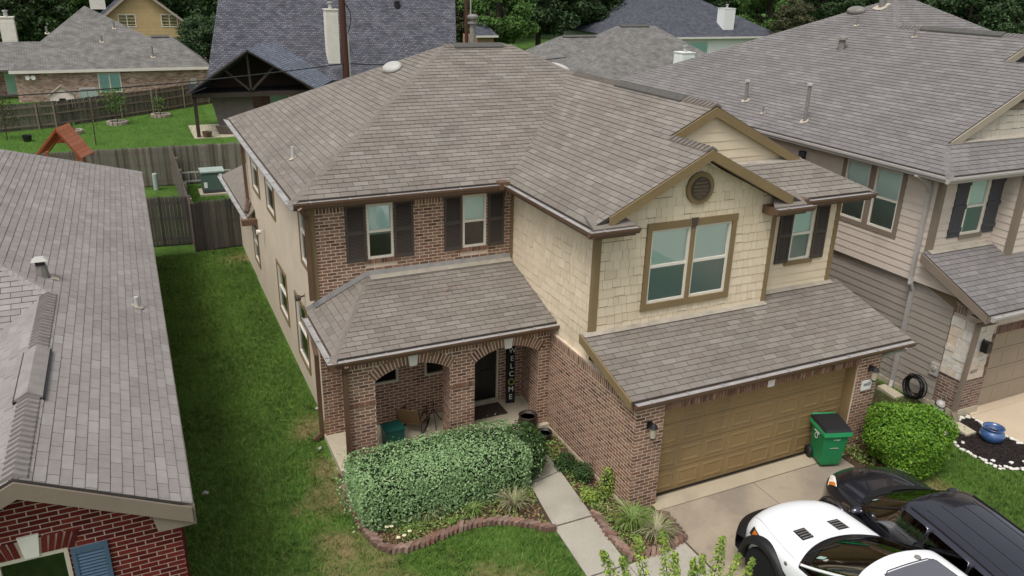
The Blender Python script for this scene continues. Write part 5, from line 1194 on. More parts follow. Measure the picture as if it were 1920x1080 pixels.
# ------------------------------------------------------------------ ground, lawns, paving
def lawn_mat(name, g1, g2, g3, dry, spots, dryamt=.8, blade=False):
    """grass colours with dry worn patches (spots: x, y, radius)"""
    m = bpy.data.materials.new(name); m.use_nodes = True; N = m.node_tree.nodes; L = m.node_tree.links; b = N['Principled BSDF']; b.inputs['Roughness'].default_value = .9; b.inputs['Specular IOR Level'].default_value = .12
    geo = N.new('ShaderNodeNewGeometry'); pos = geo.outputs['Position']
    def noise(s, d=5):
        n = N.new('ShaderNodeTexNoise'); n.inputs['Scale'].default_value = s; n.inputs['Detail'].default_value = d; L.new(pos, n.inputs['Vector']); return n.outputs['Fac']
    def rng_(src, a, b_, c=0, d=1):
        n = N.new('ShaderNodeMapRange'); n.inputs[1].default_value = a; n.inputs[2].default_value = b_; n.inputs[3].default_value = c; n.inputs[4].default_value = d; L.new(src, n.inputs[0]); return n.outputs[0]
    def mth(op, a, b_):
        n = N.new('ShaderNodeMath'); n.operation = op
        for i, s in enumerate((a, b_)):
            if isinstance(s, (int, float)): n.inputs[i].default_value = s
            else: L.new(s, n.inputs[i])
        return n.outputs[0]
    def mix(f, a, c):
        n = N.new('ShaderNodeMix'); n.data_type = 'RGBA'; L.new(f, n.inputs[0])
        for i, s in ((6, a), (7, c)):
            if isinstance(s, tuple): n.inputs[i].default_value = (*s, 1)
            else: L.new(s, n.inputs[i])
        return n.outputs[2]
    c = mix(rng_(noise(.9), .35, .65), g1, g2); c = mix(rng_(noise(7), .4, .75, 0, .8), c, g3)
    if blade: c = mix(mth('MULTIPLY', geo.outputs['Random Per Island'], .6), c, g3)
    acc = None
    for x, y, r in spots:
        vm = N.new('ShaderNodeVectorMath'); vm.operation = 'DISTANCE'; L.new(pos, vm.inputs[0]); vm.inputs[1].default_value = (x, y, 0)
        f = rng_(vm.outputs['Value'], r*.15, r, 1, 0); acc = f if acc is None else mth('MAXIMUM', acc, f)
    if acc is not None:
        f = mth('MULTIPLY', rng_(mth('ADD', mth('ADD', mth('MULTIPLY', acc, .34), mth('MULTIPLY', noise(1.3, 9), .75)), mth('MULTIPLY', noise(9, 4), .35)), .70, .98), dryamt); c = mix(f, c, dry)
    else: f = mth('MULTIPLY', rng_(noise(1.1, 6), .62, .8), dryamt*.5); c = mix(f, c, dry)
    L.new(c, b.inputs['Base Color'])
    bn = N.new('ShaderNodeBump'); bn.inputs['Strength'].default_value = .7; bn.inputs['Distance'].default_value = .03; L.new(noise(45, 3), bn.inputs['Height']); L.new(bn.outputs[0], b.inputs['Normal']); MATS[name] = m
SPOTS = [(-5.25, 2.6, 1.3), (-5.3, 1.3, .9), (-5.0, 3.6, .9), (-4.6, -.3, 1.0), (-3.2, -.8, 1.1), (-5.2, -1.0, .8), (-2.4, -1.6, .8), (-5.0, 5.2, 1.0), (-4.95, 17.4, 1.3), (6.1, -1.9, .8), (7.0, 1.2, 1.4), (-3.8, -2.4, .9), (-3.4, -1.4, 2.0), (-5.3, .6, 1.5)]
G1, G2, G3, DRY = S(46,74,27), S(72,104,40), S(94,116,54), S(136,118,86)
lawn_mat('lawn', G1, G2, G3, DRY, SPOTS, .9); lawn_mat('grass_blades', S(50,84,28), S(82,118,46), S(118,142,70), S(140,128,86), SPOTS, .66, True)
lawn_mat('lawn_bright', S(62,92,36), S(76,108,44), S(88,118,52), S(112,120,66), [], .3)
gr = MB().add([(-400, -80, -.012), (400, -80, -.012), (400, 700, -.012), (-400, 700, -.012)], [(0, 1, 2, 3)]).build('ground', 'lawn'); gr['kind'] = 'structure'
by = MB().add([(-40, 29.3, -.006), (14, 29.3, -.006), (14, 80, -.006), (-40, 80, -.006)], [(0, 1, 2, 3)]).build('back_lawn', 'lawn_bright'); by['kind'] = 'structure'
by2 = MB().add([(-6.2, 18.8, -.006), (2, 18.8, -.006), (2, 28.8, -.006), (-6.2, 28.8, -.006)], [(0, 1, 2, 3)]).build('rear_lawn', 'lawn_bright'); by2['kind'] = 'structure'
def ground_poly(name, pts, z, mt, kind='structure', parent=None, t=.05):
    o = MB().poly([(x, y, z) for x, y in pts], -t, (0, 0, 1)).build(name, mt, parent)
    if kind: o['kind'] = kind
    return o
dw = ground_poly('driveway', [(.34, .2), (5.10, .2), (5.10, -18), (.34, -18)], -.004, 'concrete_joint')
def slab(parent, pts, z=.006, mt='concrete_drive'):
    MB().poly([(x, y, z) for x, y in pts], -.04, (0, 0, 1)).build('slab', mt, parent)
slab(dw, [(.40, .10), (5.35, .10), (5.32, -.255), (.40, -.265)], .010, 'concrete_apron')
for x0, x1 in ((.36, 2.70), (2.715, 5.08)):
    for y0, y1 in ((-.28, -4.4), (-4.415, -8.6), (-8.615, -18)): slab(dw, [(x0, y1), (x1, y1), (x1, y0), (x0, y0)])
ww = ground_poly('walkway', [(-1.55, 3.32), (-.6, 3.32), (-.68, 1.6), (-.82, .1), (-.94, -1.30), (.33, -1.20), (.33, -2.35), (-1.86, -2.45), (-1.74, -1.3), (-1.64, .1), (-1.47, 1.42)], -.006, 'concrete_joint')
for p in ([(-1.53, 3.32), (-.62, 3.32), (-.69, 1.64), (-1.46, 1.46)], [(-1.465, 1.43), (-.695, 1.61), (-.825, .115), (-1.635, .115)], [(-1.64, .075), (-.83, .075), (-.945, -1.29), (-1.735, -1.29)], [(-1.74, -1.325), (-.95, -1.325), (-.97, -2.40), (-1.85, -2.42)], [(-.935, -1.325), (.31, -1.23), (.31, -2.34), (-.955, -2.39)]): slab(ww, p, .012, 'concrete_walk')
nd = ground_poly('neighbour_driveway', [(9.26, -.02), (15.5, -.02), (15.5, -16), (9.30, -16)], -.004, 'concrete_joint'); slab(nd, [(9.6, .1), (15.5, .1), (15.5, -.18), (9.30, -.20)], .008, 'concrete_nb'); slab(nd, [(9.28, -.21), (12, -.19), (12, -5), (9.30, -5)], .006, 'concrete_nb'); slab(nd, [(12.015, -.19), (15.5, -.19), (15.5, -5), (12.015, -5)], .006, 'concrete_nb'); slab(nd, [(9.30, -5.015), (15.5, -5.015), (15.5, -16), (9.30, -16)], .006, 'concrete_nb')
mat('soil', S(70,58,44), .95, .25, 5, .8, 40, stain=((.30, .22, .14), 6, .60, .6)); mat('mulch_black', S(44,37,35), .95, .3, 14, 1, 60)
bed = ground_poly('flower_bed', [(-4.88, 3.3), (-4.86, 1.5), (-4.70, .72), (-4.25, .56), (-3.2, .70), (-2.4, .54), (-1.72, .02), (-1.62, .3), (-1.46, 1.5), (-1.54, 3.3)], .004, 'soil'); bed2 = ground_poly('side_bed', [(-.70, 3.3), (-.80, .1), (-.78, -1.25), (0, -1.28), (.36, -1.16), (.42, -.10), (-.15, -.08), (-.14, 3.3)], .004, 'soil')
bed3 = ground_poly('corner_bed', [(5.10, -.05), (6.05, -.05), (6.6, -.6), (6.5, -1.5), (5.6, -1.6), (5.10, -1.0)], .004, 'soil')
MUL = [(8.42, -.20), (9.22, -.20), (9.25, -2.25), (8.9, -2.36), (8.34, -2.18), (7.86, -1.92), (7.80, -1.4), (7.80, -1.06), (7.90, -.66)]
ground_poly('mulch_bed', MUL, .006, 'mulch_black'); ground_poly('rear_wall_bed', [(6.1, .6), (8.7, .3), (8.7, 6), (6.5, 6)], .002, 'soil')
for p, lab in (((8.42, 1.35), 'pale concrete splash block under the grey downspout of the lap-sided wall'), ((6.35, -.02), 'pale concrete splash block at the foot of the brick garage pillar'), ((8.52, -.52), 'pale concrete splash block at the stone pillar beside the mulch bed')):
    x, y = p; o = MB().add([(x-.16, y-.28, .005), (x+.16, y-.28, .005), (x+.13, y+.28, .005), (x-.13, y+.28, .005), (x-.16, y-.28, .06), (x+.16, y-.28, .06), (x+.13, y+.28, .10), (x-.13, y+.28, .10)], [(0,3,2,1),(4,5,6,7),(0,1,5,4),(1,2,6,5),(2,3,7,6),(3,0,4,7)]).build('splash_block', 'slab'); setp(o, lab, 'splash block')
# brick edging, laid leaning
mat('brick_edge', rough=.93, pieces=[S(122,96,82), S(146,120,104), S(100,78,68), S(138,116,104), S(112,88,78), S(128,92,78)], var=.2, scale=14, bump=.7, bscale=50, stain=((.14, .11, .09), 8, .56, .5))
def edging(label, pts, n, tall=.09, group=None):
    t = thing('brick_edging', label, 'edging', (*pts[0], 0)); P = [Vector((*p, 0)) for p in pts]; ls = [0]
    for a, b in zip(P, P[1:]): ls.append(ls[-1]+(b-a).length)
    um = unit('box', 'brick_edge')
    for i in range(n):
        s = ls[-1]*(i+.5)/n; k = max(j for j in range(len(ls)-1) if ls[j] <= s); d = (P[k+1]-P[k]).normalized(); c = P[k]+d*(s-ls[k]); nn = V3(-d.y, d.x, 0)
        ang = random.uniform(.55, .95); u = (d*cos(ang)+nn*sin(ang)); v = V3(0, 0, 1).cross(u); lean = d*random.uniform(.1, .35)
        M = Matrix((u*.23, v*.075, (V3(0, 0, 1)+lean)*tall*random.uniform(.85, 1.15))).transposed().to_4x4(); M.translation = c-u*.10-v*.03; link('brick', um, t, True, M)
edging('curving edge of leaning old bricks around the hedge bed beside the lawn', [(-4.86, 2.75), (-4.87, 1.5), (-4.74, .85), (-4.58, .64), (-4.30, .55), (-3.9, .60), (-3.2, .72), (-2.8, .70), (-2.4, .55), (-2.0, .28), (-1.74, .0)], 54, .10)
edging('short row of old bricks edging the striped grass plant beside the walk', [(-.76, .15), (-.84, -.6), (-.80, -1.2), (-.4, -1.25), (0, -1.25), (.34, -1.14), (.40, -.75), (.42, -.4)], 30)
# white pebbles round the mulch bed
me_p = []
for k in range(3):
    b_ = bmesh.new(); bmesh.ops.create_icosphere(b_, subdivisions=1, radius=1)
    for v in b_.verts: v.co *= random.uniform(.8, 1.15)
    me = bpy.data.meshes.new('pebble'); b_.to_mesh(me); b_.free(); me.materials.append(mat('pebble_white%d' % k, S(216-6*k, 212-6*k, 204-8*k), .8, .08, 9)); me_p.append(me)
def pebble(x, y, s):
    o = link('pebble', random.choice(me_p), None, True, Matrix.Translation((x, y, .02)) @ Matrix.Rotation(random.uniform(0, 6), 4, 'Z') @ Matrix.Diagonal((s*1.3, s, s*.6, 1))); setp(o, 'white rounded pebble edging the dark mulch bed by the blue pot', 'pebble', 'white pebbles edging the mulch bed')
for (a, b), n in zip(zip(MUL, MUL[1:]+MUL[:1]), (22, 40, 10, 16, 15, 12, 6, 7, 14)):
    for i in range(n):
        t = (i+random.random())/n; pebble(a[0]+(b[0]-a[0])*t+random.gauss(0, .03), a[1]+(b[1]-a[1])*t+random.gauss(0, .03), random.uniform(.025, .055))
for x, y in ((8.0, -1.7), (8.3, -1.9), (8.6, -2.0), (8.05, -.95), (9.0, -2.05)): pebble(x, y, .05)
# mulch chips
def scatter_mesh(name, V, F, mt, parent=None, kind=None, smooth=False):
    me = bpy.data.meshes.new(name); nv = len(V); k = F.shape[1]
    me.vertices.add(nv); me.vertices.foreach_set('co', np.asarray(V, np.float32).ravel()); me.loops.add(F.size); me.loops.foreach_set('vertex_index', F.ravel().astype(np.int32))
    me.polygons.add(len(F)); me.polygons.foreach_set('loop_start', np.arange(0, F.size, k, dtype=np.int32)); me.update(); me.validate(); me.materials.append(MATS[mt])
    o = link(name, me, parent)
    if kind: o['kind'] = kind
    return o
def quads(C, A, B):
    """leaf quads: centre C, half-length A, half-width B (n,3); folded diamonds"""
    n = len(C); V = np.empty((n, 4, 3)); V[:, 0] = C-A; V[:, 1] = C+B-A*.05; V[:, 2] = C+A; V[:, 3] = C-B-A*.05
    return V.reshape(-1, 3), np.arange(4*n).reshape(n, 4)
def rdir(n):
    d = rng.normal(size=(n, 3)); return d/np.linalg.norm(d, axis=1, keepdims=True)
def leaf_axes(nrm, ln, wd):
    a = np.cross(nrm, rdir(len(nrm))); a /= np.linalg.norm(a, axis=1, keepdims=True)+1e-9; b = np.cross(nrm, a)
    return a*ln[:, None], b*wd[:, None]
def inpoly(x, y, P):
    c = np.zeros(len(x), bool); j = len(P)-1
    for i in range(len(P)):
        xi, yi = P[i]; xj, yj = P[j]; c ^= ((yi > y) != (yj > y)) & (x < (xj-xi)*(y-yi)/(yj-yi+1e-12)+xi); j = i
    return c
def rpoly(P, dens):
    xs = [p[0] for p in P]; ys = [p[1] for p in P]; n = int((max(xs)-min(xs))*(max(ys)-min(ys))*dens); x = rng.uniform(min(xs), max(xs), n); y = rng.uniform(min(ys), max(ys), n); k = inpoly(x, y, P); return x[k], y[k]
x, y = rpoly(MUL, 1500); n = len(x); C = np.c_[x, y, rng.uniform(.01, .03, n)]; nr = rdir(n)*.5+[0, 0, 1]; nr /= np.linalg.norm(nr, axis=1, keepdims=True); A, B = leaf_axes(nr, rng.uniform(.015, .04, n), rng.uniform(.006, .014, n)); V, F = quads(C, A, B); scatter_mesh('mulch_chips', V, F, 'mulch_black', None, 'stuff').__setitem__('label', 'black bark mulch chips around the blue pot')
# lawn blades near the camera
def blades(name, label, polys, dens, h=(.03, .075), mt='grass_blades'):
    Vs = []
    for P, dm in polys:
        x, y = rpoly(P, dens*dm); n = len(x)
        # thin out where worn
        keep = np.ones(n, bool)
        for sx, sy, r in SPOTS: keep &= ~((np.hypot(x-sx, y-sy) < r*rng.uniform(.2, 1.0, n)) & (rng.random(n) < .42))
        x, y = x[keep], y[keep]; n = len(x); a = rng.uniform(0, 2*pi, n); hh = rng.uniform(*h, n); w_ = rng.uniform(.004, .009, n); t = rng.normal(0, .55, (n, 2))*hh[:, None]
        V = np.zeros((n, 3, 3)); V[:, 0] = np.c_[x-np.cos(a)*w_, y-np.sin(a)*w_, np.full(n, -.012)]; V[:, 1] = np.c_[x+np.cos(a)*w_, y+np.sin(a)*w_, np.full(n, -.012)]; V[:, 2] = np.c_[x+t[:, 0], y+t[:, 1], hh-.012]; Vs.append(V.reshape(-1, 3))
    V = np.concatenate(Vs); o = scatter_mesh(name, V, np.arange(len(V)).reshape(-1, 3), mt, None, 'stuff'); o['label'] = label
blades('lawn_grass', 'short green lawn grass with dry patches between and before the houses', [
    ([(-7.9, -4.5), (-1.9, -4.5), (-1.74, -.05), (-2.4, .5), (-3.2, .66), (-4.25, .5), (-4.74, .7), (-4.92, 1.5), (-4.92, 4.7), (-4.7, 4.7), (-4.7, 18.6), (-7.9, 18.6)], 1),
    ([(5.15, -7), (9.25, -7), (9.28, -2.3), (8.9, -2.42), (8.3, -2.25), (7.8, -1.98), (7.74, -1.0), (8.4, -.2), (8.7, 1.5), (8.7, 3), (6.2, 3), (6.1, .0), (6.6, -.6), (5.15, -1.5)], 1)], 2300)
tx, ty = rpoly([(-7.9, -4.5), (-1.9, -4.5), (-1.8, 0), (-4.95, .5), (-4.75, 18.5), (-7.9, 18.5)], 26); tx2, ty2 = rpoly([(5.2, -7), (9.2, -7), (9.2, -2.5), (7.7, -2), (7.7, 0), (6.7, 0), (6.7, -1.7), (5.2, -1.8)], 26); tx = np.r_[tx, tx2]; ty = np.r_[ty, ty2]
nt_ = len(tx)*9; x = np.repeat(tx, 9)+rng.normal(0, .035, nt_); y = np.repeat(ty, 9)+rng.normal(0, .035, nt_); a = rng.uniform(0, 2*pi, nt_); hh = rng.uniform(.05, .12, nt_); w_ = rng.uniform(.006, .013, nt_); lean_ = rng.normal(0, .7, (nt_, 2))*hh[:, None]
V = np.zeros((nt_, 3, 3)); V[:, 0] = np.c_[x-np.cos(a)*w_, y-np.sin(a)*w_, np.full(nt_, -.01)]; V[:, 1] = np.c_[x+np.cos(a)*w_, y+np.sin(a)*w_, np.full(nt_, -.01)]; V[:, 2] = np.c_[x+lean_[:, 0], y+lean_[:, 1], hh]
scatter_mesh('grass_tufts', V.reshape(-1, 3), np.arange(nt_*3).reshape(-1, 3), 'grass_blades', None, 'stuff')['label'] = 'taller tufts of grass and weeds standing in the lawn'
lawn_mat('bright_blades', S(64,98,36), S(80,114,46), S(94,124,54), S(112,124,66), [], .3, True)
blades('back_grass', 'bright green grass of the rear yards', [([(-20, 30), (-3, 30), (-3, 52), (-9, 47.5), (-20, 43)], 1), ([(-6.1, 19), (-4.5, 19), (-4.3, 28.5), (-6.1, 28.5)], 4)], 170, (.06, .14), 'bright_blades')
# litter on the lawn
for px, py, s, lab in ((385, 926, .07, 'crumpled grey scrap lying on the lawn by the left eave'), (595, 767, .06, 'white scrap of paper on the grass beside the brown downspout'), (600, 842, .06, 'grey crumpled scrap on the bare lawn by the porch slab')):
    p = at_z(px, py, 0); b_ = bmesh.new(); bmesh.ops.create_icosphere(b_, subdivisions=2, radius=s)
    for v in b_.verts: v.co *= random.uniform(.6, 1.2); v.co.z *= .4
    me = bpy.data.meshes.new('scrap'); b_.to_mesh(me); b_.free(); me.materials.append(MATS['gutter_white']); o = link('scrap', me, None, True, Matrix.Translation(p+V3(0, 0, s*.3))); setp(o, lab, 'litter')
# ------------------------------------------------------------------ shrubs and trees
def leafmat(name, cols, rough=.55, trans=.25):
    m = bpy.data.materials.new(name); m.use_nodes = True; N = m.node_tree.nodes; L = m.node_tree.links; b = N['Principled BSDF']; b.inputs['Roughness'].default_value = rough; b.inputs['Specular IOR Level'].default_value = .3
    geo = N.new('ShaderNodeNewGeometry'); oi = N.new('ShaderNodeObjectInfo'); ad = N.new('ShaderNodeMath'); ad.operation = 'ADD'; L.new(geo.outputs['Random Per Island'], ad.inputs[0]); L.new(oi.outputs['Random'], ad.inputs[1]); fr_ = N.new('ShaderNodeMath'); fr_.operation = 'FRACT'; L.new(ad.outputs[0], fr_.inputs[0])
    cr = N.new('ShaderNodeValToRGB'); el = cr.color_ramp.elements
    for i, c in enumerate(cols):
        e = el[i] if i < 2 else el.new(1); e.position = i/(len(cols)-1); e.color = (*c, 1)
    L.new(fr_.outputs[0], cr.inputs[0]); L.new(cr.outputs[0], b.inputs['Base Color'])
    tr = N.new('ShaderNodeBsdfTranslucent'); L.new(cr.outputs[0], tr.inputs[0]); mx = N.new('ShaderNodeMixShader'); mx.inputs[0].default_value = trans; out = N['Material Output']
    L.new(b.outputs[0], mx.inputs[1]); L.new(tr.outputs[0], mx.inputs[2]); L.new(mx.outputs[0], out.inputs[0]); MATS[name] = m
leafmat('leaf_hedge', [S(98,134,82), S(150,178,124), S(120,156,98), S(176,198,150), S(112,148,92)]); leafmat('leaf_bush', [S(64,104,28), S(108,148,44), S(80,124,34), S(136,172,58), S(70,110,30)]); leafmat('leaf_dark', [S(46,70,36), S(66,92,48), S(54,80,40), S(80,108,56)]); leafmat('leaf_shoot', [S(88,118,48), S(150,170,72), S(70,98,46), S(176,190,92), S(116,144,62)])
leafmat('leaf_tree_a', [S(44,62,40), S(62,84,48), S(52,74,42), S(76,98,56)], .7); leafmat('leaf_tree_b', [S(58,86,42), S(84,116,52), S(70,100,46), S(98,128,60)], .7); leafmat('leaf_tree_c', [S(62,66,44), S(86,86,58), S(72,76,48)], .7)
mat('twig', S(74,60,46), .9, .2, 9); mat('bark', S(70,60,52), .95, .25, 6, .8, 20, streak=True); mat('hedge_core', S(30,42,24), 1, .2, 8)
def shrub(name, label, c, r, n, lsize, mt, core=.82, squash=3.0, lump=.08, group=None, zmin=0.02, cat='shrub'):
    """leafy mass: c centre, r radii, squash = superellipse power (2 = ball, bigger = box)"""
    t = thing(name, label, cat, (c[0], c[1], 0), 0, group); r = np.array(r, float); c = np.array(c, float)
    d = rdir(n); p = squash; k = (np.abs(d)**p).sum(1)**(-1/p); ph = rng.uniform(0, 6, (6, 3)); w_ = rng.normal(0, 2.2, (6, 3))
    lum = sum(np.sin(d @ w_[i]*1.8+ph[i, 0]) for i in range(6))/6
    dep = 1-rng.random(n)**2*.30; sh_ = rng.random(n) < .03; dep = np.where(sh_, 1+rng.random(n)*.14, dep); P = c+d*k[:, None]*r*(dep*(1+lump*lum))[:, None]; P += rng.normal(0, lsize*.4, P.shape); keep = P[:, 2] > zmin; P, d2 = P[keep], d[keep]
    nr = d2*.7+rdir(len(P))*.8+[0, 0, .35]; nr /= np.linalg.norm(nr, axis=1, keepdims=True); A, B = leaf_axes(nr, rng.uniform(.7, 1.3, len(P))*lsize, rng.uniform(.7, 1.2, len(P))*lsize*.5); V, F = quads(P, A, B); scatter_mesh('leaves', V, F, mt, t)
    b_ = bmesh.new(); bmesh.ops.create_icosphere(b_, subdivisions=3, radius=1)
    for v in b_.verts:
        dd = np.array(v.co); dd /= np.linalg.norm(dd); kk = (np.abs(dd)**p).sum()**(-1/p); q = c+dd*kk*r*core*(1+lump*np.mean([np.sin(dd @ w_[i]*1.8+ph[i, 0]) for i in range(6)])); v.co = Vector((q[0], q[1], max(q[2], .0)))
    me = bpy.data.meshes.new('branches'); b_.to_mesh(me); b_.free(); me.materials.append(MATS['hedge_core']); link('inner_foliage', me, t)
    return t
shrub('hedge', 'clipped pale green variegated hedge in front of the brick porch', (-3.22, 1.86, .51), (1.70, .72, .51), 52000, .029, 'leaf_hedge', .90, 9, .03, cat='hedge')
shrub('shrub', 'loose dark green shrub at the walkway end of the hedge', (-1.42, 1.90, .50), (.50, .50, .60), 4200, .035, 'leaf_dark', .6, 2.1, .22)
pb = at_z(1698, 822, .72)
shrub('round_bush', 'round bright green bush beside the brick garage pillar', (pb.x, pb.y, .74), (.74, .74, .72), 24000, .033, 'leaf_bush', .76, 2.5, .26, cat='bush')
for px, py, r, h, lab in ((1060, 868, .22, .35, 'low leafy plant at the walkway bend against the garage brick'), (1092, 888, .20, .35, 'small green shrub in the side bed by the brick wall'), (1140, 915, .16, .55, 'upright small rose bush against the garage brick corner'), (1105, 925, .18, .22, 'low green weeds in the narrow side bed')):
    p = at_z(px, py, .15); shrub('shrub', lab, (p.x, p.y, h*.5), (r, r, h*.55), 700, .03, 'leaf_dark' if px < 1100 else 'leaf_shoot', .5, 2, .3)
def grassplant(label, px, py, r, h, n, cols, lean=1.0):
    p = at_z(px, py, .05); t = thing('ornamental_grass', label, 'plant', (p.x, p.y, 0)); Vs = []; nm = cols
    a = rng.uniform(0, 2*pi, n); ln = rng.uniform(.6, 1.1, n); Q = []
    for i in range(n):
        dx, dy = cos(a[i]), sin(a[i]); w_ = rng.uniform(.005, .010); R0 = r*ln[i]*rng.uniform(.5, 1); pts = []
        for s in (0, .33, .66, 1):
            rr = R0*s**1.1*lean; zz_ = h*ln[i]*(s*1.6-s*s*(1.0 if i % 3 else 1.35)); pts.append((p.x+dx*rr+rng.normal(0, .004), p.y+dy*rr, max(zz_, .012)))
        for k in range(4):
            ww_ = w_*(1, 1, .8, .1)[k]; Q.append((pts[k][0]-dy*ww_, pts[k][1]+dx*ww_, pts[k][2])); Q.append((pts[k][0]+dy*ww_, pts[k][1]-dx*ww_, pts[k][2]))
    V = np.array(Q); F = []
    for i in range(n):
        b0 = i*8
        for k in range(3): F.append((b0+2*k, b0+2*k+1, b0+2*k+3, b0+2*k+2))
    scatter_mesh('blades', V, np.array(F), nm, t); return t
leafmat('blade_straw', [S(128,134,88), S(176,168,136), S(98,120,58), S(190,180,150), S(120,108,86)]); leafmat('blade_green', [S(84,118,46), S(130,152,76), S(100,134,56), S(170,176,120)])
grassplant('straw-striped grass clump in the hedge bed, next to the white flowers', 800, 965, .48, .40, 210, 'blade_straw'); grassplant('small lime-green grass clump in the middle of the hedge bed', 886, 958, .34, .32, 160, 'blade_green'); grassplant('tall straw-tipped grass clump beside the walkway in the hedge bed', 963, 950, .50, .50, 240, 'blade_straw'); grassplant('green-leaved grass clump at the garage corner bed', 1185, 985, .55, .60, 260, 'blade_green'); grassplant('dry straw grass clump spilling over bricks beside the driveway', 1230, 1000, .58, .46, 280, 'blade_straw'); grassplant('low green grass tuft beside the curved brick edge', 845, 978, .15, .15, 60, 'blade_green')
# low weeds and dead leaves on the beds
for nm, lab, mt_, dens, hz_ in (('bed_weeds', 'low green weeds and seedlings between the bed plants', 'blade_green', 1000, (.01, .13)), ('leaf_litter', 'dry brown leaf litter on the soil of the beds', 'leaf_litter', 420, (.008, .03))):
    if mt_ == 'leaf_litter': leafmat('leaf_litter', [S(120,92,62), S(156,124,84), S(92,70,50), S(170,140,100)], .9, .05)
    Cw = []
    for P in ([(-4.7, 1.5), (-4.6, .85), (-4.25, .70), (-3.2, .82), (-2.4, .68), (-1.75, .2), (-1.5, 1.4), (-2, 1.4), (-4, 1.3)], [(-.66, 3.2), (-.76, .1), (-.74, -1.1), (.3, -1.0), (.3, -.2), (-.2, -.15), (-.18, 3.2)], [(5.2, -.1), (6.0, -.1), (6.5, -.6), (6.3, -1.4), (5.3, -1.0)]):
        x, y = rpoly(P, dens); keep = (np.sin(x*7.3)+np.sin(y*6.1+x*3)+rng.normal(0, .6, len(x))) > -.2 if mt_ == 'blade_green' else np.ones(len(x), bool); x, y = x[keep], y[keep]; Cw.append(np.c_[x, y, rng.uniform(*hz_, len(x))**1.0])
    C = np.concatenate(Cw); n = len(C); nr = rdir(n)*.7+[0, 0, 1]; nr /= np.linalg.norm(nr, axis=1, keepdims=True); A, B = leaf_axes(nr, rng.uniform(.02, .05, n), rng.uniform(.008, .018, n)); V, F = quads(C, A, B); scatter_mesh(nm, V, F, mt_, None, 'stuff')['label'] = lab
# white flowers
fl_ = thing('flowering_plant', 'low plant with small white flowers inside the curved brick edge', 'plant', tuple(at_z(770, 975, 0))); mat('petal', S(240,232,206), .7); mat('petal_eye', S(214,186,90), .7)
p = at_z(772, 978, .08); n = 900; C = np.c_[p.x+rng.normal(0, .24, n), p.y+rng.normal(0, .22, n), np.abs(rng.normal(.06, .05, n))+.01]; nr = rdir(n)*.6+[0, 0, 1]; nr /= np.linalg.norm(nr, axis=1, keepdims=True); A, B = leaf_axes(nr, rng.uniform(.015, .035, n), rng.uniform(.005, .012, n)); V, F = quads(C, A, B); scatter_mesh('leaves', V, F, 'blade_green', fl_)
for px, py in ((755, 948), (771, 956), (780, 960), (749, 960), (762, 966), (770, 973), (738, 979), (734, 987), (768, 996), (758, 1004), (725, 988), (747, 1008)):
    q = at_z(px, py, .16); o = MB()
    for k in range(8):
        a_ = k*pi/4; o.add([q, q+V3(cos(a_-.3)*.03, sin(a_-.3)*.03, .008), q+V3(cos(a_)*.042, sin(a_)*.042, .004), q+V3(cos(a_+.3)*.03, sin(a_+.3)*.03, .008)], [(0, 1, 2, 3)])
    f_ = o.build('flower', 'petal', fl_); MB().lathe([(.012, .004), (.009, .014), (0, .016)], q, 8).build('flower_eye', 'petal_eye', f_); MB().tube([q-V3(0, 0, .15), q], .003, 4).build('stem', 'blade_green', f_)
# tall shrub whose shoots reach into the picture at the bottom
ts = thing('tall_shrub', 'tall green shrub with upright leafy shoots in front of the walkway', 'shrub', (-1.75, -3.9, 0)); tips = [(1130, 1036, 1.0), (1196, 1008, 1.0), (1242, 1000, 1.0), (1300, 1052, .7), (1318, 1045, .8), (1355, 1010, 1.0), (1385, 1042, .8), (1412, 1050, .7), (1165, 1050, .7), (1265, 1040, .8)]
Cs, Ns, Ls = [], [], []; st = MB()
for i, (px, py, s) in enumerate(tips):
    top = at_z(px, py, 2.55+.1*sin(i*2.1)); base = V3(-1.75+random.uniform(-.15, .15), -3.95+random.uniform(-.12, .12), 0); mid = top*.7+base*.3; mid.z = 1.5
    pts = [base*(1-t)**2+mid*2*t*(1-t)+top*t*t for t in [k/10 for k in range(11)]]; st.tube(pts, .016, 5, .003)
    for k in range(420):
        t = 1-random.random()**1.4*.55; t = min(t, .995); q = base*(1-t)**2+mid*2*t*(1-t)+top*t*t; a_ = random.uniform(0, 2*pi); rr = (.03+.16*(1-t)**.6)*random.uniform(.4, 1.1)*s
        Cs.append(q+V3(cos(a_)*rr, sin(a_)*rr, .02+random.uniform(-.02, .03))); Ns.append((cos(a_)*.5, sin(a_)*.5, .9)); Ls.append(random.uniform(.022, .04))
st.build('stems', 'twig', ts); C = np.array([tuple(c) for c in Cs]); nr = np.array(Ns)+rdir(len(Cs))*.6; nr /= np.linalg.norm(nr, axis=1, keepdims=True); A, B = leaf_axes(nr, np.array(Ls), np.array(Ls)*.42); V, F = quads(C, A, B); scatter_mesh('leaves', V, F, 'leaf_shoot', ts)
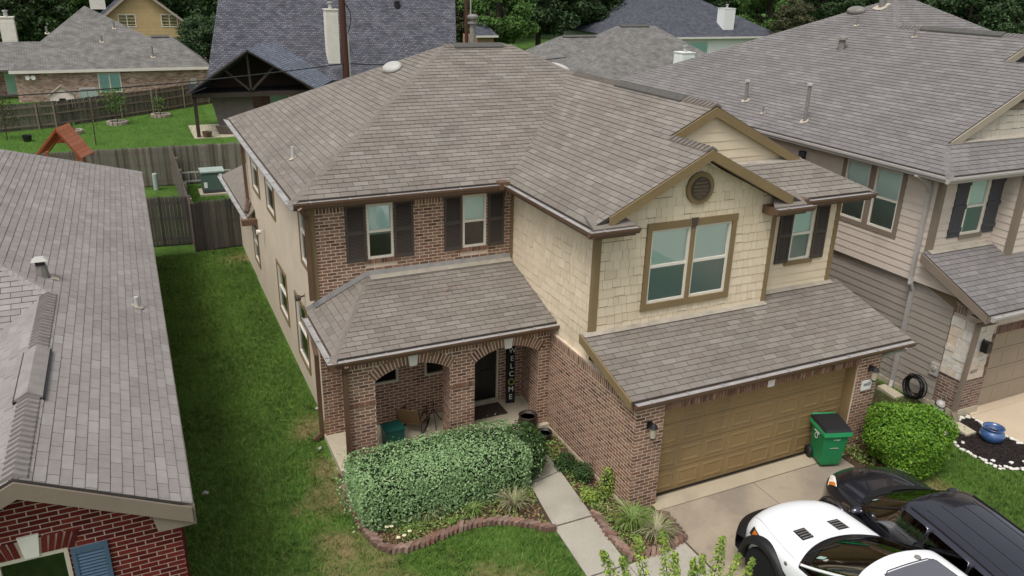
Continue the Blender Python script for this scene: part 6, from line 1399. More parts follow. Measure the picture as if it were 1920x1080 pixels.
# trees
def crown_data(n_clump, per, r, leaf, seed):
    g = np.random.default_rng(seed); d = g.normal(size=(n_clump, 3)); d /= np.linalg.norm(d, axis=1, keepdims=True); rad = g.uniform(.45, 1.0, n_clump)**.6; cc = d*rad[:, None]*r; cc[:, 2] = np.where(cc[:, 2] < 0, cc[:, 2]*.7, cc[:, 2]); cs = g.uniform(.16, .30, n_clump)*np.mean(r)
    P = []; Nn = []
    for c, s in zip(cc, cs):
        q = g.normal(size=(per, 3)); q /= np.linalg.norm(q, axis=1, keepdims=True); P.append(c+q*(s*g.uniform(.35, 1, per)**.5)[:, None]*[1.15, 1.15, .75]); Nn.append(q)
    P = np.concatenate(P); Nn = np.concatenate(Nn); nr = Nn*.6+g.normal(size=P.shape)*.5+[0, 0, .5]; nr /= np.linalg.norm(nr, axis=1, keepdims=True); A, B = leaf_axes(nr, g.uniform(.7, 1.3, len(P))*leaf, g.uniform(.7, 1.2, len(P))*leaf*.6); return quads(P, A, B), cc
TREES = []
for k, (mt, r, leaf, nc) in enumerate((('leaf_tree_a', (4.6, 4.6, 4.4), .20, 80), ('leaf_tree_b', (4.2, 4.2, 4.8), .20, 75), ('leaf_tree_c', (3.2, 3.2, 5.6), .19, 60))):
    (V, F), cc = crown_data(nc, 190, np.array(r), leaf, 11+k); o = scatter_mesh('crown', V+np.array([0, 0, 5.6]), F, mt); o.hide_render = False; me = o.data; bpy.data.objects.remove(o)
    tb = MB().tube([(0, 0, -.3), (.1, .05, 3), (0, .1, 6), (.15, 0, 9)], [.34, .27, .2, .08], 8)
    for c in cc[::5]: tb.tube([(0, .05, random.uniform(2, 4)), tuple(c*.5+np.array([0, 0, 5.2])), tuple(c*.95+np.array([0, 0, 5.6]))], [.12, .07, .02], 5)
    tm = meshdata('trunk', tb.v, tb.f, 'bark'); TREES.append((me, tm))
KN = ('dark green', 'fresh green', 'olive brown')
def tree(px, Y, kind, s, label, rz=None, sz=1):
    p = at_y(px, 60, Y); t = thing('tree', label, 'tree', (p.x, p.y, -.4), rz if rz is not None else random.uniform(0, 6)); t.matrix_basis = t.matrix_basis @ Matrix.Diagonal((s, s, s*sz, 1)); 
    for nm, me in zip(('crown', 'trunk'), TREES[kind]): link(nm, me, t, False)
for a in ((25, 84, 0, 1.0, 'dark green tree behind the cream chimney of the brick house'), (105, 88, 1, .95, 'fresh green tree rising over the brick house ridge'), (150, 100, 0, 1.1, 'dark green tree between the brick house ridge and the yellow gable'), (352, 98, 0, 1.3, 'dark tree rising behind the yellow gabled house'), (396, 70, 0, .62, 'dark tree between the yellow gable and the blue-grey roof'), (868, 84, 2, 1.0, 'olive conifer-like tree behind the flue pipe'), (935, 76, 1, .95, 'fresh green tree to the right of the flue pipe'),
    (1010, 84, 0, 1.15, 'large dark tree behind the brown hip roof, over its lower ridge'), (1095, 88, 0, 1.2, 'dark green tree right behind the brown roof peak'), (1170, 92, 1, 1.1, 'green tree between the brown roof and the charcoal roof'), (1235, 112, 0, 1.2, 'dark tree behind the left slope of the charcoal roof'), (1340, 108, 0, 1.15, 'dark tree behind the white chimney of the charcoal roof'), (1440, 82, 1, .95, 'bright tree to the right of the white house chimney'), (1485, 70, 2, .75, 'thin brownish tree at the edge of the right-hand roof'), (1540, 96, 0, 1.2, 'dark tree showing over the right-hand roof slope'),
    (1745, 62, 0, 1.05, 'dark tree just right of the right-hand roof peak'), (1810, 58, 0, 1.1, 'very dark tree above the long dark ridge vent'), (1890, 60, 0, 1.1, 'dark tree at the far end of the right-hand roof')): tree(*a)
for i, px in enumerate((-60, 70, 215, 300, 470, 600, 740, 880, 990, 1080, 1180, 1290, 1400, 1500, 1600, 1700, 1800, 1900, 2010)):
    tree(px, 104+(i*7) % 24, (0, 1, 0, 0)[i % 4], 1.55, 'far tree in the dense row closing the view behind the houses'); bpy.context.view_layer.objects
for o in COL.objects:
    if o.get('label', '').startswith('far tree in the dense row'): o['group'] = 'row of far trees'
# young trees of the back yard, with stone rings
mat('ring_stone', S(150,140,128), .9, .15, 6)
def sapling(label, px, py, h, n, ring=True, mt='leaf_tree_b', thin=False):
    p = at_z(px, py, 0); t = thing('young_tree', label, 'tree', tuple(p)); tb = MB().tube([p, p+V3(.05, 0, h*.6), p+V3(0, .05, h)], .035, 6, .01)
    for k in range(5): a_ = k*1.3; tb.tube([p+V3(0, 0, h*(.3+.1*k)), p+V3(cos(a_)*h*.22, sin(a_)*h*.22, h*(.55+.1*k))], .014, 5, .005)
    tb.build('trunk', 'twig', t)
    if n:
        C = np.array(p)+np.c_[rng.normal(0, h*.17, n), rng.normal(0, h*.17, n), h*rng.uniform(.35, 1.0, n)]; A, B = leaf_axes(rdir(n), rng.uniform(.05, .10, n), rng.uniform(.03, .05, n)); V, F = quads(C, A, B); scatter_mesh('crown', V, F, mt, t)
    if ring:
        r = thing('stone_ring', 'low ring of pale stones around ' + ('the bushy young tree by the far fence' if px > 200 and px < 260 else 'the small yard plant near the '+('left fence post' if px < 200 else 'pavilion')), 'planter ring', tuple(p))
        for k in range(14): a_ = 2*pi*k/14; MB().beam(p+V3(cos(a_-.2)*.55, sin(a_-.2)*.55, .1), p+V3(cos(a_+.2)*.55, sin(a_+.2)*.55, .1), .18, .22).build('stone', 'ring_stone', r)
sapling('leafy young tree standing in a stone ring before the far fence', 221, 233, 2.2, 420); sapling('tiny plant in a stone ring on the bright lawn', 135, 250, .6, 60); sapling('low shrubby sapling in a stone ring near the pavilion', 302, 219, 1.3, 120); sapling('bare thin sapling with yellowish stems over the back fence', 180, 272, 3.0, 0, False); sapling('reddish young tree at the left end of the far fence', 14, 262, 2.4, 380, False, 'leaf_tree_c'); sapling('leafless small tree in front of the brick house window', 168, 168, 4.0, 0, False)
o = MB().lathe([(.2, 0), (.26, .35), (.22, .35), (.18, .05), (0, .05)], at_z(52, 265, 0), 14).build('plant_tub', 'black_metal'); setp(o, 'small black plastic tub on the bright back lawn', 'tub')
# ------------------------------------------------------------------ vehicles
from mathutils.bvhtree import BVHTree
mat('paint_black', S(66,66,76), .18, metal=.8, coat=1, spec=.5); mat('paint_white', S(232,233,234), .25, coat=.6, spec=.5); mat('trim_black', S(24,24,25), .55, .05, 8, spec=.4); mat('car_glass', S(14,18,18), .05, spec=.6); mat('tyre', S(22,22,23), .85, .1, 9); mat('rim', S(150,152,156), .35, metal=.8); mat('rim_dark', S(48,48,50), .4, metal=.7); mat('lamp_clear', S(232,230,218), .3, spec=.6); mat('lamp_dark', S(30,32,34), .1, spec=.7); mat('amber', S(206,112,40), .2, spec=.6); mat('chrome', S(190,190,192), .15, metal=.95); mat('sunroof_glass', S(92,92,98), .12, spec=.6); mat('sticker_pale', S(150,182,170), .5); mat('tail_red', S(140,18,18), .2, spec=.6)
glassmat('car_window', (.07, .09, .085), .16, .01, .42); mat('cabin_dark', S(40,39,40), .8); mat('seat_grey', S(74,72,72), .85, .08, 8)
def cabin(t, w, ydash, ztop, yend, zseat):
    c = MB().box(-w, w, yend, ydash, .40, .52).build('cabin_floor', 'cabin_dark', t, False, False)
    MB().add([(-w, ydash+.25, ztop-.05), (w, ydash+.25, ztop-.05), (w, ydash-.35, ztop-.10), (-w, ydash-.35, ztop-.10), (-w, ydash-.40, .5), (w, ydash-.40, .5)], [(0, 1, 2, 3), (3, 2, 5, 4)]).build('dashboard', 'cabin_dark', t, False, False)
    MB().lathe([(.155, -.015), (.185, -.015), (.185, .015), (.155, .015), (.155, -.015)], (-.38, ydash-.50, ztop-.12), 20, 'y').build('steering_wheel', 'cabin_dark', t, True, False)
    for y0 in (ydash-.95, ydash-1.85):
        for x0 in (-.40, .40):
            s_ = MB().box(x0-.25, x0+.25, y0-.25, y0+.25, .5, zseat-.45).add([(x0-.25, y0-.22, zseat-.5), (x0+.25, y0-.22, zseat-.5), (x0+.22, y0-.40, zseat), (x0-.22, y0-.40, zseat), (x0-.25, y0-.36, zseat-.5), (x0+.25, y0-.36, zseat-.5), (x0+.22, y0-.50, zseat), (x0-.22, y0-.50, zseat)], [(0,1,2,3),(7,6,5,4),(0,4,5,1),(1,5,6,2),(2,6,7,3),(3,7,4,0)]).build('seat', 'seat_grey', t, False, False)
            MB().box(x0-.11, x0+.11, y0-.50, y0-.42, zseat+.03, zseat+.18).build('headrest', 'seat_grey', s_, False, False)
def ring(w, zb, zm, zs, xb, zbt, x6, z6, x7, z7, z9): return [(0, zb), (w*.7, zb), (w*.96, zb+.05), (w, zm), (w*.985, zs), (xb, zbt), (x6, z6), (x7, z7), (x7*.5, (z7+z9)/2+.008), (0, z9)]
class Car:
    def __init__(s, name, label, cat, st, loc, yaw, paint, regions, holes=()):
        """st: list of (y, curve, ring); regions: {(station, ring row): part name}; holes: wheel openings"""
        s.t = thing(name, label, cat, loc, -yaw); s.T = wm(s.t)
        V = []; n = 18
        for y, cv, r in st:
            w_ = max(p[0] for p in r); full = r+[(-x, z) for x, z in r[-2:0:-1]]
            V += [Vector((x, y-cv*(x/w_)**2, z)) for x, z in full]
        parts = sorted(set(regions.values())); F = []; mi = []
        for i in range(len(st)-1):
            for j in range(n):
                row = j if j < 9 else 17-j
                if (i, row) in holes: continue
                F.append((i*n+j, (i+1)*n+j, (i+1)*n+(j+1) % n, i*n+(j+1) % n)); mi.append(1+parts.index(regions[i, row]) if (i, row) in regions else 0)
        F += [tuple(range(n)), tuple(range(len(st)*n-1, (len(st)-1)*n-1, -1))]; mi += [0, 0]
        me = bpy.data.meshes.new('cage'); me.from_pydata(V, [], F)
        for k in range(len(parts)+1): me.materials.append(None)
        me.polygons.foreach_set('material_index', mi); me.update()
        cr = me.attributes.new('crease_edge', 'FLOAT', 'EDGE'); em = {}
        for p in me.polygons:
            for e in p.edge_keys: em.setdefault(e, set()).add(p.material_index)
        for e in me.edges:
            if len(em.get(tuple(sorted(e.vertices)), ())) > 1: cr.data[e.index].value = 1.0
        cvx = me.attributes.new('crease_vert', 'FLOAT', 'POINT'); cnt = {}
        for p in me.polygons:
            if p.material_index:
                for v_ in p.vertices: cnt.setdefault((v_, p.material_index), 0); cnt[v_, p.material_index] += 1
        for (v_, k_), c_ in cnt.items():
            if c_ == 1: cvx.data[v_].value = .9
        o = bpy.data.objects.new('cage', me); COL.objects.link(o); md = o.modifiers.new('s', 'SUBSURF'); md.levels = 3; md.render_levels = 3
        ev = o.evaluated_get(bpy.context.evaluated_depsgraph_get()); e2 = bpy.data.meshes.new_from_object(ev); bpy.data.objects.remove(o)
        co = [v.co.copy() for v in e2.vertices]; pl = [(tuple(p.vertices), p.material_index) for p in e2.polygons]; s.bvh = BVHTree.FromPolygons(co, [p for p, _ in pl])
        s.parts = {}
        for k, nm in enumerate(['body']+parts):
            # split into connected pieces so each window is its own part
            fs = [p for p, m_ in pl if m_ == k]; par = {}
            def find(a):
                while par.setdefault(a, a) != a: par[a] = par[par[a]]; a = par[a]
                return a
            for p in fs:
                for v in p[1:]: par[find(v)] = find(p[0])
            grp = {}
            for p in fs: grp.setdefault(find(p[0]) if k else 0, []).append(p)
            for g in grp.values():
                idx = {}; vv = []; ff = []
                for p in g:
                    q = []
                    for v in p:
                        if v not in idx: idx[v] = len(vv); vv.append(co[v])
                        q.append(idx[v])
                    ff.append(tuple(q))
                mt = paint if k == 0 else 'car_window'
                ob = link(nm, meshdata(nm, vv, ff, mt, True), s.t, False); s.parts.setdefault(nm, []).append(ob)
        s.body = s.parts['body'][0]
    def hit(s, o, d, off):
        h, nn, _, _ = s.bvh.ray_cast(Vector(o), Vector(d).normalized())
        if h is None: return None
        if nn.dot(Vector(d)) > 0: nn = -nn
        return h+nn*off
    def patch(s, name, corners, mt, off=.006, d=(0, 0, -1), nu=8, nv=8, parent=None, thick=.0):
        """patch draped on the body; corners: four points projected along d"""
        c = [Vector(p) if len(p) == 3 else Vector((p[0], p[1], 3)) for p in corners]; V = []
        for i in range(nu+1):
            for j in range(nv+1):
                a, b = i/nu, j/nv; p = c[0]*(1-a)*(1-b)+c[1]*a*(1-b)+c[2]*a*b+c[3]*(1-a)*b; h = s.hit(p, d, off); V.append(h)
        F = [q for q in [(i*(nv+1)+j, (i+1)*(nv+1)+j, (i+1)*(nv+1)+j+1, i*(nv+1)+j+1) for i in range(nu) for j in range(nv)] if all(V[k] is not None for k in q)]
        used = sorted({k for q in F for k in q}); ix = {k: i for i, k in enumerate(used)}; V = [V[k] for k in used]; F = [tuple(ix[k] for k in q) for q in F]
        if not F: return None
        return link(name, meshdata(name, V, F, mt, True), parent or s.t, False)
    def strip(s, name, rows, mt, off=.005, d=(0, 0, -1), n=24):
        V = []
        for r in rows:
            for i in range(n+1):
                t = i/n*(len(r)-1); k = min(int(t), len(r)-2); a, b = Vector((*r[k], 3)), Vector((*r[k+1], 3)); V.append(s.hit(a+(b-a)*(t-k), d, off))
        F = [q for q in [(i*(n+1)+j, i*(n+1)+j+1, (i+1)*(n+1)+j+1, (i+1)*(n+1)+j) for i in range(len(rows)-1) for j in range(n)] if all(V[k] is not None for k in q)]
        V = [v if v is not None else Vector((0, 0, 0)) for v in V]
        return link(name, meshdata(name, V, F, mt, True), s.t, False)
    def line(s, name, pts, w, mt, off=.003, d=(0, 0, -1), parent=None, sub_=10):
        P = [Vector(p) if len(p) == 3 else Vector((p[0], p[1], 3)) for p in pts]; Q = []
        for a, b in zip(P, P[1:]):
            for k in range(sub_): Q.append(a+(b-a)*k/sub_)
        Q.append(P[-1]); H = [s.hit(q, d, off) for q in Q]; H = [h for h in H if h is not None]
        if len(H) > 1: return MB().tube(H, w, 5).build(name, mt, parent or s.t, False, False)
    def wheel(s, x, y, r, w_, rimmat='rim'):
        sg = 1 if x > 0 else -1
        ty = MB().lathe([(r*.62, 0), (r*.93, 0), (r, .03), (r, w_-.03), (r*.93, w_), (r*.62, w_)], (x-sg*w_ if sg > 0 else x, y, r), 32, 'x').build('wheel', 'tyre', s.t, True, False)
        mb = MB(); xo = x-.02*sg
        mb.lathe([(r*.62, 0), (r*.55, -.03*sg), (r*.5, -.07*sg), (0, -.07*sg)], (xo, y, r), 28, 'x')
        for k in range(6): a_ = k*pi/3; mb.beam((xo-.03*sg, y+cos(a_)*.05, r+sin(a_)*.05), (xo-.02*sg, y+cos(a_)*r*.58, r+sin(a_)*r*.58), .06, .03, (1, 0, 0))
        mb.build('rim', rimmat, ty, True, False)
    def flare(s, x, y, r, z, mt='trim_black', w_=.10, a0=-10, a1=190, out=.05):
        sg = 1 if x > 0 else -1; mb = MB(); V = []; n = 24
        for i in range(n+1):
            a_ = radians(a0+(a1-a0)*i/n)
            for rr, xx in ((r, x-sg*.10), (r, x+sg*out), (r+w_*.6, x+sg*(out)), (r+w_, x+sg*out*.2), (r+w_*1.02, x-sg*.10)): V.append((xx, y+cos(a_)*rr, z+sin(a_)*rr))
        mb.add(V, [(i*5+j, i*5+j+1, (i+1)*5+j+1, (i+1)*5+j) for i in range(n) for j in range(4)]); return mb.build('wheel_arch', mt, s.t, True, False)
# ---- black SUV
R = ring
st = [(1.00, .10, R(.58, .30, .45, .58, .56, .64, .50, .69, .42, .72, .73)), (.90, .22, R(.80, .24, .47, .68, .74, .77, .66, .81, .52, .84, .86)), (.70, .22, R(.90, .21, .5, .76, .83, .85, .74, .90, .57, .925, .94)), (.52, .20, R(.93, .21, .74, .80, .87, .89, .77, .935, .6, .96, .975)), (-.12, .20, R(.935, .21, .76, .84, .885, .92, .79, .985, .62, 1.005, 1.02)), (-.14, .24, R(.935, .21, .5, .85, .885, .93, .78, .99, .62, 1.01, 1.025)),
      (-.95, .16, R(.94, .21, .5, .86, .885, .96, .71, 1.44, .62, 1.51, 1.54)), (-1.05, .10, R(.94, .21, .5, .86, .885, .96, .71, 1.455, .62, 1.53, 1.56)), (-1.62, .0, R(.94, .21, .5, .86, .885, .965, .71, 1.465, .62, 1.545, 1.575)), (-1.68, .0, R(.94, .21, .5, .86, .885, .965, .71, 1.465, .62, 1.545, 1.577)), (-2.44, .0, R(.94, .21, .74, .86, .885, .97, .71, 1.46, .62, 1.54, 1.575)), (-2.50, .0, R(.94, .21, .75, .86, .885, .97, .71, 1.46, .62, 1.54, 1.574)), (-3.05, .0, R(.93, .21, .74, .86, .875, .98, .70, 1.44, .61, 1.52, 1.555)), (-3.30, .0, R(.92, .24, .5, .85, .86, .98, .69, 1.42, .60, 1.49, 1.53)), (-3.55, .02, R(.88, .28, .5, .82, .82, .93, .68, 1.02, .5, 1.04, 1.05)), (-3.66, .04, R(.80, .34, .5, .70, .74, .80, .6, .88, .45, .90, .91))]
reg = {(5, j): 'windshield' for j in (6, 7, 8)}; reg.update({(i, 5): 'side_window' for i in (5, 6, 7, 9, 11)}); reg.update({(13, j): 'rear_window' for j in (6, 7, 8)})
hol = {(3, 1), (3, 2), (10, 1), (10, 2), (11, 1), (11, 2)}
suv = Car('parked_car', 'glossy black sport utility car parked on the driveway beside the white truck', 'car', st, (3.77, -2.42, .006), radians(8.5), 'paint_black', reg, hol); t = suv.t
for x in (-.94, .94):
    for y in (.17, -2.75): suv.wheel(x, y, .34, .24)
MB().box(-.7, .7, -.2, .6, .25, .8).build('wheel_well', 'trim_black', t, False, False); MB().box(-.7, .7, -3.1, -2.4, .25, .8).build('wheel_well', 'trim_black', t, False, False)
for sx in (-1, 1):
    suv.line('pillar', [(sx*.80, -.34), (sx*.715, -1.08)], .022, 'paint_black', .0); suv.line('window_trim', [(sx*1.5, -.35, .955), (sx*1.5, -3.2, .99)], .012, 'trim_black', .002, (-sx, 0, 0))
cwr = lambda a, y0, c: [(a*k/12, y0-c*(k/12)**2) for k in range(-12, 13)]
suv.strip('cowl', [cwr(.74, .0, .22), cwr(.76, -.08, .26), cwr(.77, -.16, .27)], 'trim_black')
for sx in (-1, 1):
    suv.patch('headlight', [(sx*.50, .87), (sx*.82, .54), (sx*.80, .34), (sx*.60, .64)], 'lamp_clear', .006); suv.patch('turn_signal', [(sx*.755, .58), (sx*.82, .52), (sx*.80, .36), (sx*.745, .45)], 'amber', .009)
    suv.line('hood_seam', [(sx*.60, .84), (sx*.74, .5), (sx*.79, .1), (sx*.78, -.12)], .004, 'trim_black')
    for xx in (.18, .47): suv.line('roof_groove', [(sx*xx, -1.30), (sx*xx, -3.2)], .006, 'trim_black', .001)
    suv.line('roof_rail', [(sx*.625, -1.15), (sx*.625, -3.2)], .012, 'trim_black', .012)
    mi = MB(); mi.lathe([(0, -.12), (.055, -.11), (.085, -.03), (.085, .05), (.06, .10), (0, .11)], (sx*1.02, -.44, 1.0), 12, 'x').beam((sx*.86, -.42, .93), (sx*.98, -.44, .96), .05, .05); mi.build('mirror', 'paint_black', t, True, False)
    box('mirror_glass', 'chrome', t, sx*1.10, sx*.95, -.535, -.53, .95, 1.05, world=False) if False else None
    suv.flare(sx*.93, .17, .39, .34, 'paint_black', .04, out=.015); suv.flare(sx*.93, -2.75, .39, .34, 'paint_black', .04, out=.015)
    for y0 in (-1.63, -2.45): suv.line('door_seam', [(sx*1.5, y0, .35), (sx*1.5, y0, .9)], .004, 'trim_black', .001, (-sx, 0, 0))
    for y0 in (-1.50, -2.34): suv.line('door_handle', [(sx*1.5, y0, .84), (sx*1.5, y0+.16, .84)], .014, 'chrome', .02, (-sx, 0, 0))
    suv.patch('side_vent', [(sx*1.5, .02, .80), (sx*1.5, -.18, .84), (sx*1.5, -.18, .88), (sx*1.5, .02, .84)], 'chrome', .006, (-sx, 0, 0), 4, 3)
    suv.patch('tail_lamp', [(sx*1.5, -3.36, .85), (sx*1.5, -3.48, .85), (sx*1.5, -3.44, 1.1), (sx*1.5, -3.34, 1.1)], 'tail_red', .008, (-sx, 0, 0), 4, 4)
suv.patch('grille', [(-.42, 3, .48), (.42, 3, .48), (.40, 3, .66), (-.40, 3, .66)], 'trim_black', .008, (0, -1, 0), 8, 4); suv.line('grille_bar', [(-.40, 3, .60), (.40, 3, .60)], .012, 'chrome', .012, (0, -1, 0))
suv.patch('inspection_sticker', [(-.60, -.40), (-.55, -.40), (-.57, -.33), (-.62, -.33)], 'sticker_pale', .004, nu=2, nv=2)
for sx in (-.35, .35): suv.line('wiper', [(sx-.25, -.16), (sx+.2, -.26)], .008, 'trim_black', .014)
cabin(t, .72, -.42, 1.0, -3.2, 1.10)
# ---- white pickup
st = [(1.40, .10, R(.78, .42, .55, .68, .72, .74, .62, .78, .5, .80, .80)), (1.30, .22, R(.90, .36, .58, .82, .84, .92, .74, .98, .58, 1.01, 1.03)), (1.10, .24, R(.97, .36, .6, .90, .89, 1.00, .80, 1.06, .62, 1.09, 1.11)), (.92, .22, R(1.0, .38, .86, .96, .93, 1.03, .84, 1.09, .66, 1.115, 1.135)), (.05, .20, R(1.02, .38, .90, 1.0, .96, 1.06, .89, 1.13, .70, 1.155, 1.17)), (.03, .26, R(1.02, .38, .6, 1.0, .96, 1.07, .90, 1.14, .72, 1.165, 1.18)),
      (-1.02, .20, R(1.0, .38, .6, 1.0, .94, 1.12, .80, 1.62, .70, 1.69, 1.73)), (-1.14, .12, R(1.0, .38, .6, 1.0, .94, 1.12, .80, 1.635, .70, 1.71, 1.75)), (-1.79, 0, R(1.0, .38, .6, 1.0, .94, 1.12, .80, 1.65, .70, 1.73, 1.77)), (-1.85, 0, R(1.0, .38, .6, 1.0, .94, 1.12, .80, 1.65, .70, 1.73, 1.77)), (-2.5, 0, R(1.0, .38, .6, 1.0, .94, 1.12, .80, 1.63, .70, 1.71, 1.75)), (-2.62, 0, R(1.0, .38, .6, 1.0, .94, 1.12, .80, 1.60, .70, 1.68, 1.72)), (-2.74, 0, R(1.0, .38, .6, 1.0, .95, 1.10, .86, 1.14, .72, 1.12, 1.10)), (-3.1, 0, R(1.02, .40, .88, 1.0, .96, 1.10, .90, 1.13, .72, 1.12, 1.10)), (-4.0, 0, R(1.02, .40, .88, 1.0, .96, 1.10, .90, 1.13, .72, 1.12, 1.10)), (-4.5, 0, R(1.0, .42, .6, 1.0, .95, 1.10, .88, 1.13, .72, 1.12, 1.10)), (-4.6, 0, R(.95, .45, .6, .95, .9, 1.05, .84, 1.08, .7, 1.08, 1.06))]
reg = {(5, j): 'windshield' for j in (6, 7, 8)}; reg.update({(i, 5): 'side_window' for i in (5, 6, 7, 9)}); reg.update({(11, j): 'rear_window' for j in (6, 7, 8)})
hol = {(3, 1), (3, 2), (13, 1), (13, 2)}
trk = Car('pickup_truck', 'white pickup truck with black hood vents and black wheel flares on the driveway', 'truck', st, (1.57, -3.30, .006), radians(3.5), 'paint_white', reg, hol); t = trk.t; t.matrix_basis = t.matrix_basis @ Matrix.Diagonal((.93, 1, 1, 1))
for x in (-1.04, 1.04):
    for y in (.48, -3.55): trk.wheel(x, y, .42, .28, 'rim_dark')
    sg = 1 if x > 0 else -1
    trk.flare(sg*1.0, .48, .47, .44, 'trim_black', .12, out=.09); trk.flare(sg*1.0, -3.55, .47, .44, 'trim_black', .12, out=.07)
MB().box(-.76, .76, .0, 1.0, .40, 1.0).build('wheel_well', 'trim_black', t, False, False); MB().box(-.76, .76, -4.05, -3.05, .40, 1.0).build('wheel_well', 'trim_black', t, False, False)
bm_ = MB(); Vb = []
for i in range(17):
    a_ = -1+2*i/16; x = a_*1.02; y = 1.60-.42*abs(a_)**3
    for dy, z in ((-.16, .42), (0, .44), (.02, .56), (0, .68), (-.14, .73), (-.2, .73)): Vb.append((x, y+dy, z))
bm_.add(Vb, [(i*6+j, i*6+j+1, (i+1)*6+j+1, (i+1)*6+j) for i in range(16) for j in range(5)]); bm_.build('bumper', 'trim_black', t, True, False)
trk.patch('grille', [(-.62, 4, .74), (.62, 4, .74), (.58, 4, .96), (-.58, 4, .96)], 'trim_black', .01, (0, -1, 0), 10, 5)
for sx in (-1, 1): trk.line('pillar', [(sx*.92, -.22), (sx*.81, -1.18)], .028, 'paint_white', .0); trk.line('window_trim', [(sx*1.5, -.25, 1.10), (sx*1.5, -2.5, 1.13)], .012, 'trim_black', .002, (-sx, 0, 0))
trk.strip('cowl', [cwr(.86, .07, .24), cwr(.87, .0, .27), cwr(.88, -.08, .30)], 'lamp_dark'); trk.line('cowl_edge', cwr(.86, .075, .24), .010, 'trim_black', .003, sub_=2)
for q_ in (.03, -.03): trk.line('cowl_slot', cwr(.7, q_, .17), .006, 'trim_black', .006, sub_=2)
for sx in (-1, 1):
    hv = trk.patch('hood_vent', [(sx*.37-.12, .46), (sx*.37+.12, .46), (sx*.37+.12+sx*.02, .20), (sx*.37-.12+sx*.02, .20)], 'trim_black', .005)
    for k in range(4): trk.line('vent_slat', [(sx*.37-.11, .42-k*.06), (sx*.37+.11, .42-k*.06)], .008, 'vent_grey', .008, parent=hv)
    trk.patch('headlight', [(sx*1.6, 1.16, .82), (sx*1.6, .92, .86), (sx*1.6, .90, .98), (sx*1.6, 1.12, .98)], 'lamp_dark', .008, (-sx, -.25, 0), 6, 4)
    trk.patch('turn_signal', [(sx*1.6, 1.06, .84), (sx*1.6, .93, .88), (sx*1.6, .92, .97), (sx*1.6, 1.04, .97)], 'amber', .014, (-sx, -.25, 0), 4, 4)
    trk.line('hood_seam', [(sx*.70, 1.14), (sx*.83, .6), (sx*.89, .15), (sx*.90, -.06)], .004, 'vent_grey', .001); trk.line('hood_crease', [(sx*.56, 1.1), (sx*.62, .1)], .004, 'paint_white', .002)
    mi = MB(); mi.lathe([(0, -.14), (.07, -.13), (.11, -.04), (.11, .06), (.08, .12), (0, .13)], (sx*1.12, -.62, 1.14), 12, 'x').beam((sx*.93, -.58, 1.06), (sx*1.06, -.62, 1.10), .06, .06); mi.build('mirror', 'trim_black', t, True, False)
    for y0 in (-1.80,): trk.line('door_seam', [(sx*1.6, y0, .5), (sx*1.6, y0, 1.08)], .004, 'trim_black', .001, (-sx, 0, 0))
    for y0 in (-1.66, -2.40): trk.line('door_handle', [(sx*1.6, y0, 1.0), (sx*1.6, y0+.18, 1.0)], .016, 'trim_black', .02, (-sx, 0, 0))
    trk.patch('tail_lamp', [(sx*1.6, -4.40, .7), (sx*1.6, -4.50, .7), (sx*1.6, -4.50, 1.05), (sx*1.6, -4.40, 1.05)], 'tail_red', .008, (-sx, 0, 0), 4, 4)
trk.patch('sunroof', [(-.50, -1.32), (.50, -1.32), (.53, -2.15), (-.53, -2.15)], 'sunroof_glass', .008, nu=14, nv=10); trk.line('sunroof_seal', [(-.52, -2.15), (-.51, -1.36), (-.40, -1.29), (.40, -1.29), (.51, -1.36), (.52, -2.15)], .008, 'trim_black', .004)
h = trk.hit((.28, -1.23, 3), (0, 0, -1), 0); MB().lathe([(.05, 0), (.045, .02), (.02, .035), (0, .036)], h, 12).build('antenna', 'vent_grey', t, True, False)
for sx in (-.4, .4): trk.line('wiper', [(sx-.32, -.10), (sx+.25, -.22)], .010, 'trim_black', .016)
trk.patch('registration_sticker', [(-.70, -.42), (-.62, -.42), (-.64, -.30), (-.72, -.30)], 'sticker_pale', .004, nu=2, nv=2); trk.patch('inspection_sticker', [(-.72, -.50), (-.66, -.50), (-.67, -.44), (-.73, -.44)], 'gutter_white', .004, nu=2, nv=2)
trk.patch('bed_liner', [(-.68, -2.85), (.68, -2.85), (.68, -4.40), (-.68, -4.40)], 'trim_black', .006, nu=6, nv=10)
hb_ = trk.hit((-1.6, .02, .98), (1, 0, 0), .004)
em_ = MB().lathe([(.035, 0), (.035, -.006), (0, -.006)], hb_, 16, 'x').build('fender_badge', 'vent_grey', t, True, False)
cabin(t, .78, -.36, 1.14, -2.6, 1.25)
# ------------------------------------------------------------------ wheeled bin
mat('bin_rim', S(44,150,92), .5, .05, 4, spec=.4); mat('bin_green', S(24,122,72), .5, .08, 4, spec=.4); mat('bin_lid', S(34,34,36), .55, .08, 6, spec=.4)
pbn = at_z(1545, 866, 0); BN = thing('wheeled_bin', 'green wheeled trash bin with black lid in front of the garage door', 'trash bin', (pbn.x, pbn.y, .01), radians(-18))
def tub(l0, l1, zs, t=BN):
    V = []
    for z, hx, hy in zs:
        for a, b in ((-1, -1), (1, -1), (1, 1), (-1, 1)): V.append((a*hx, b*hy, z))
    n = len(zs); F = [(i*4+j, i*4+(j+1) % 4, (i+1)*4+(j+1) % 4, (i+1)*4+j) for i in range(n-1) for j in range(4)]+[(3, 2, 1, 0), tuple(range(4*n-4, 4*n))]
    return V, F
V, F = tub(0, 0, [(.05, .20, .21), (.10, .215, .225), (.80, .265, .29), (.82, .285, .31), (.90, .29, .315)]); MB().add(V, F).build('body', 'bin_green', BN, False, False)
MB().box(-.30, .30, -.335, -.315, .80, .90).build('rim', 'bin_rim', BN, False, False); MB().box(-.305, -.285, -.33, .32, .82, .90).build('rim', 'bin_rim', BN, False, False)
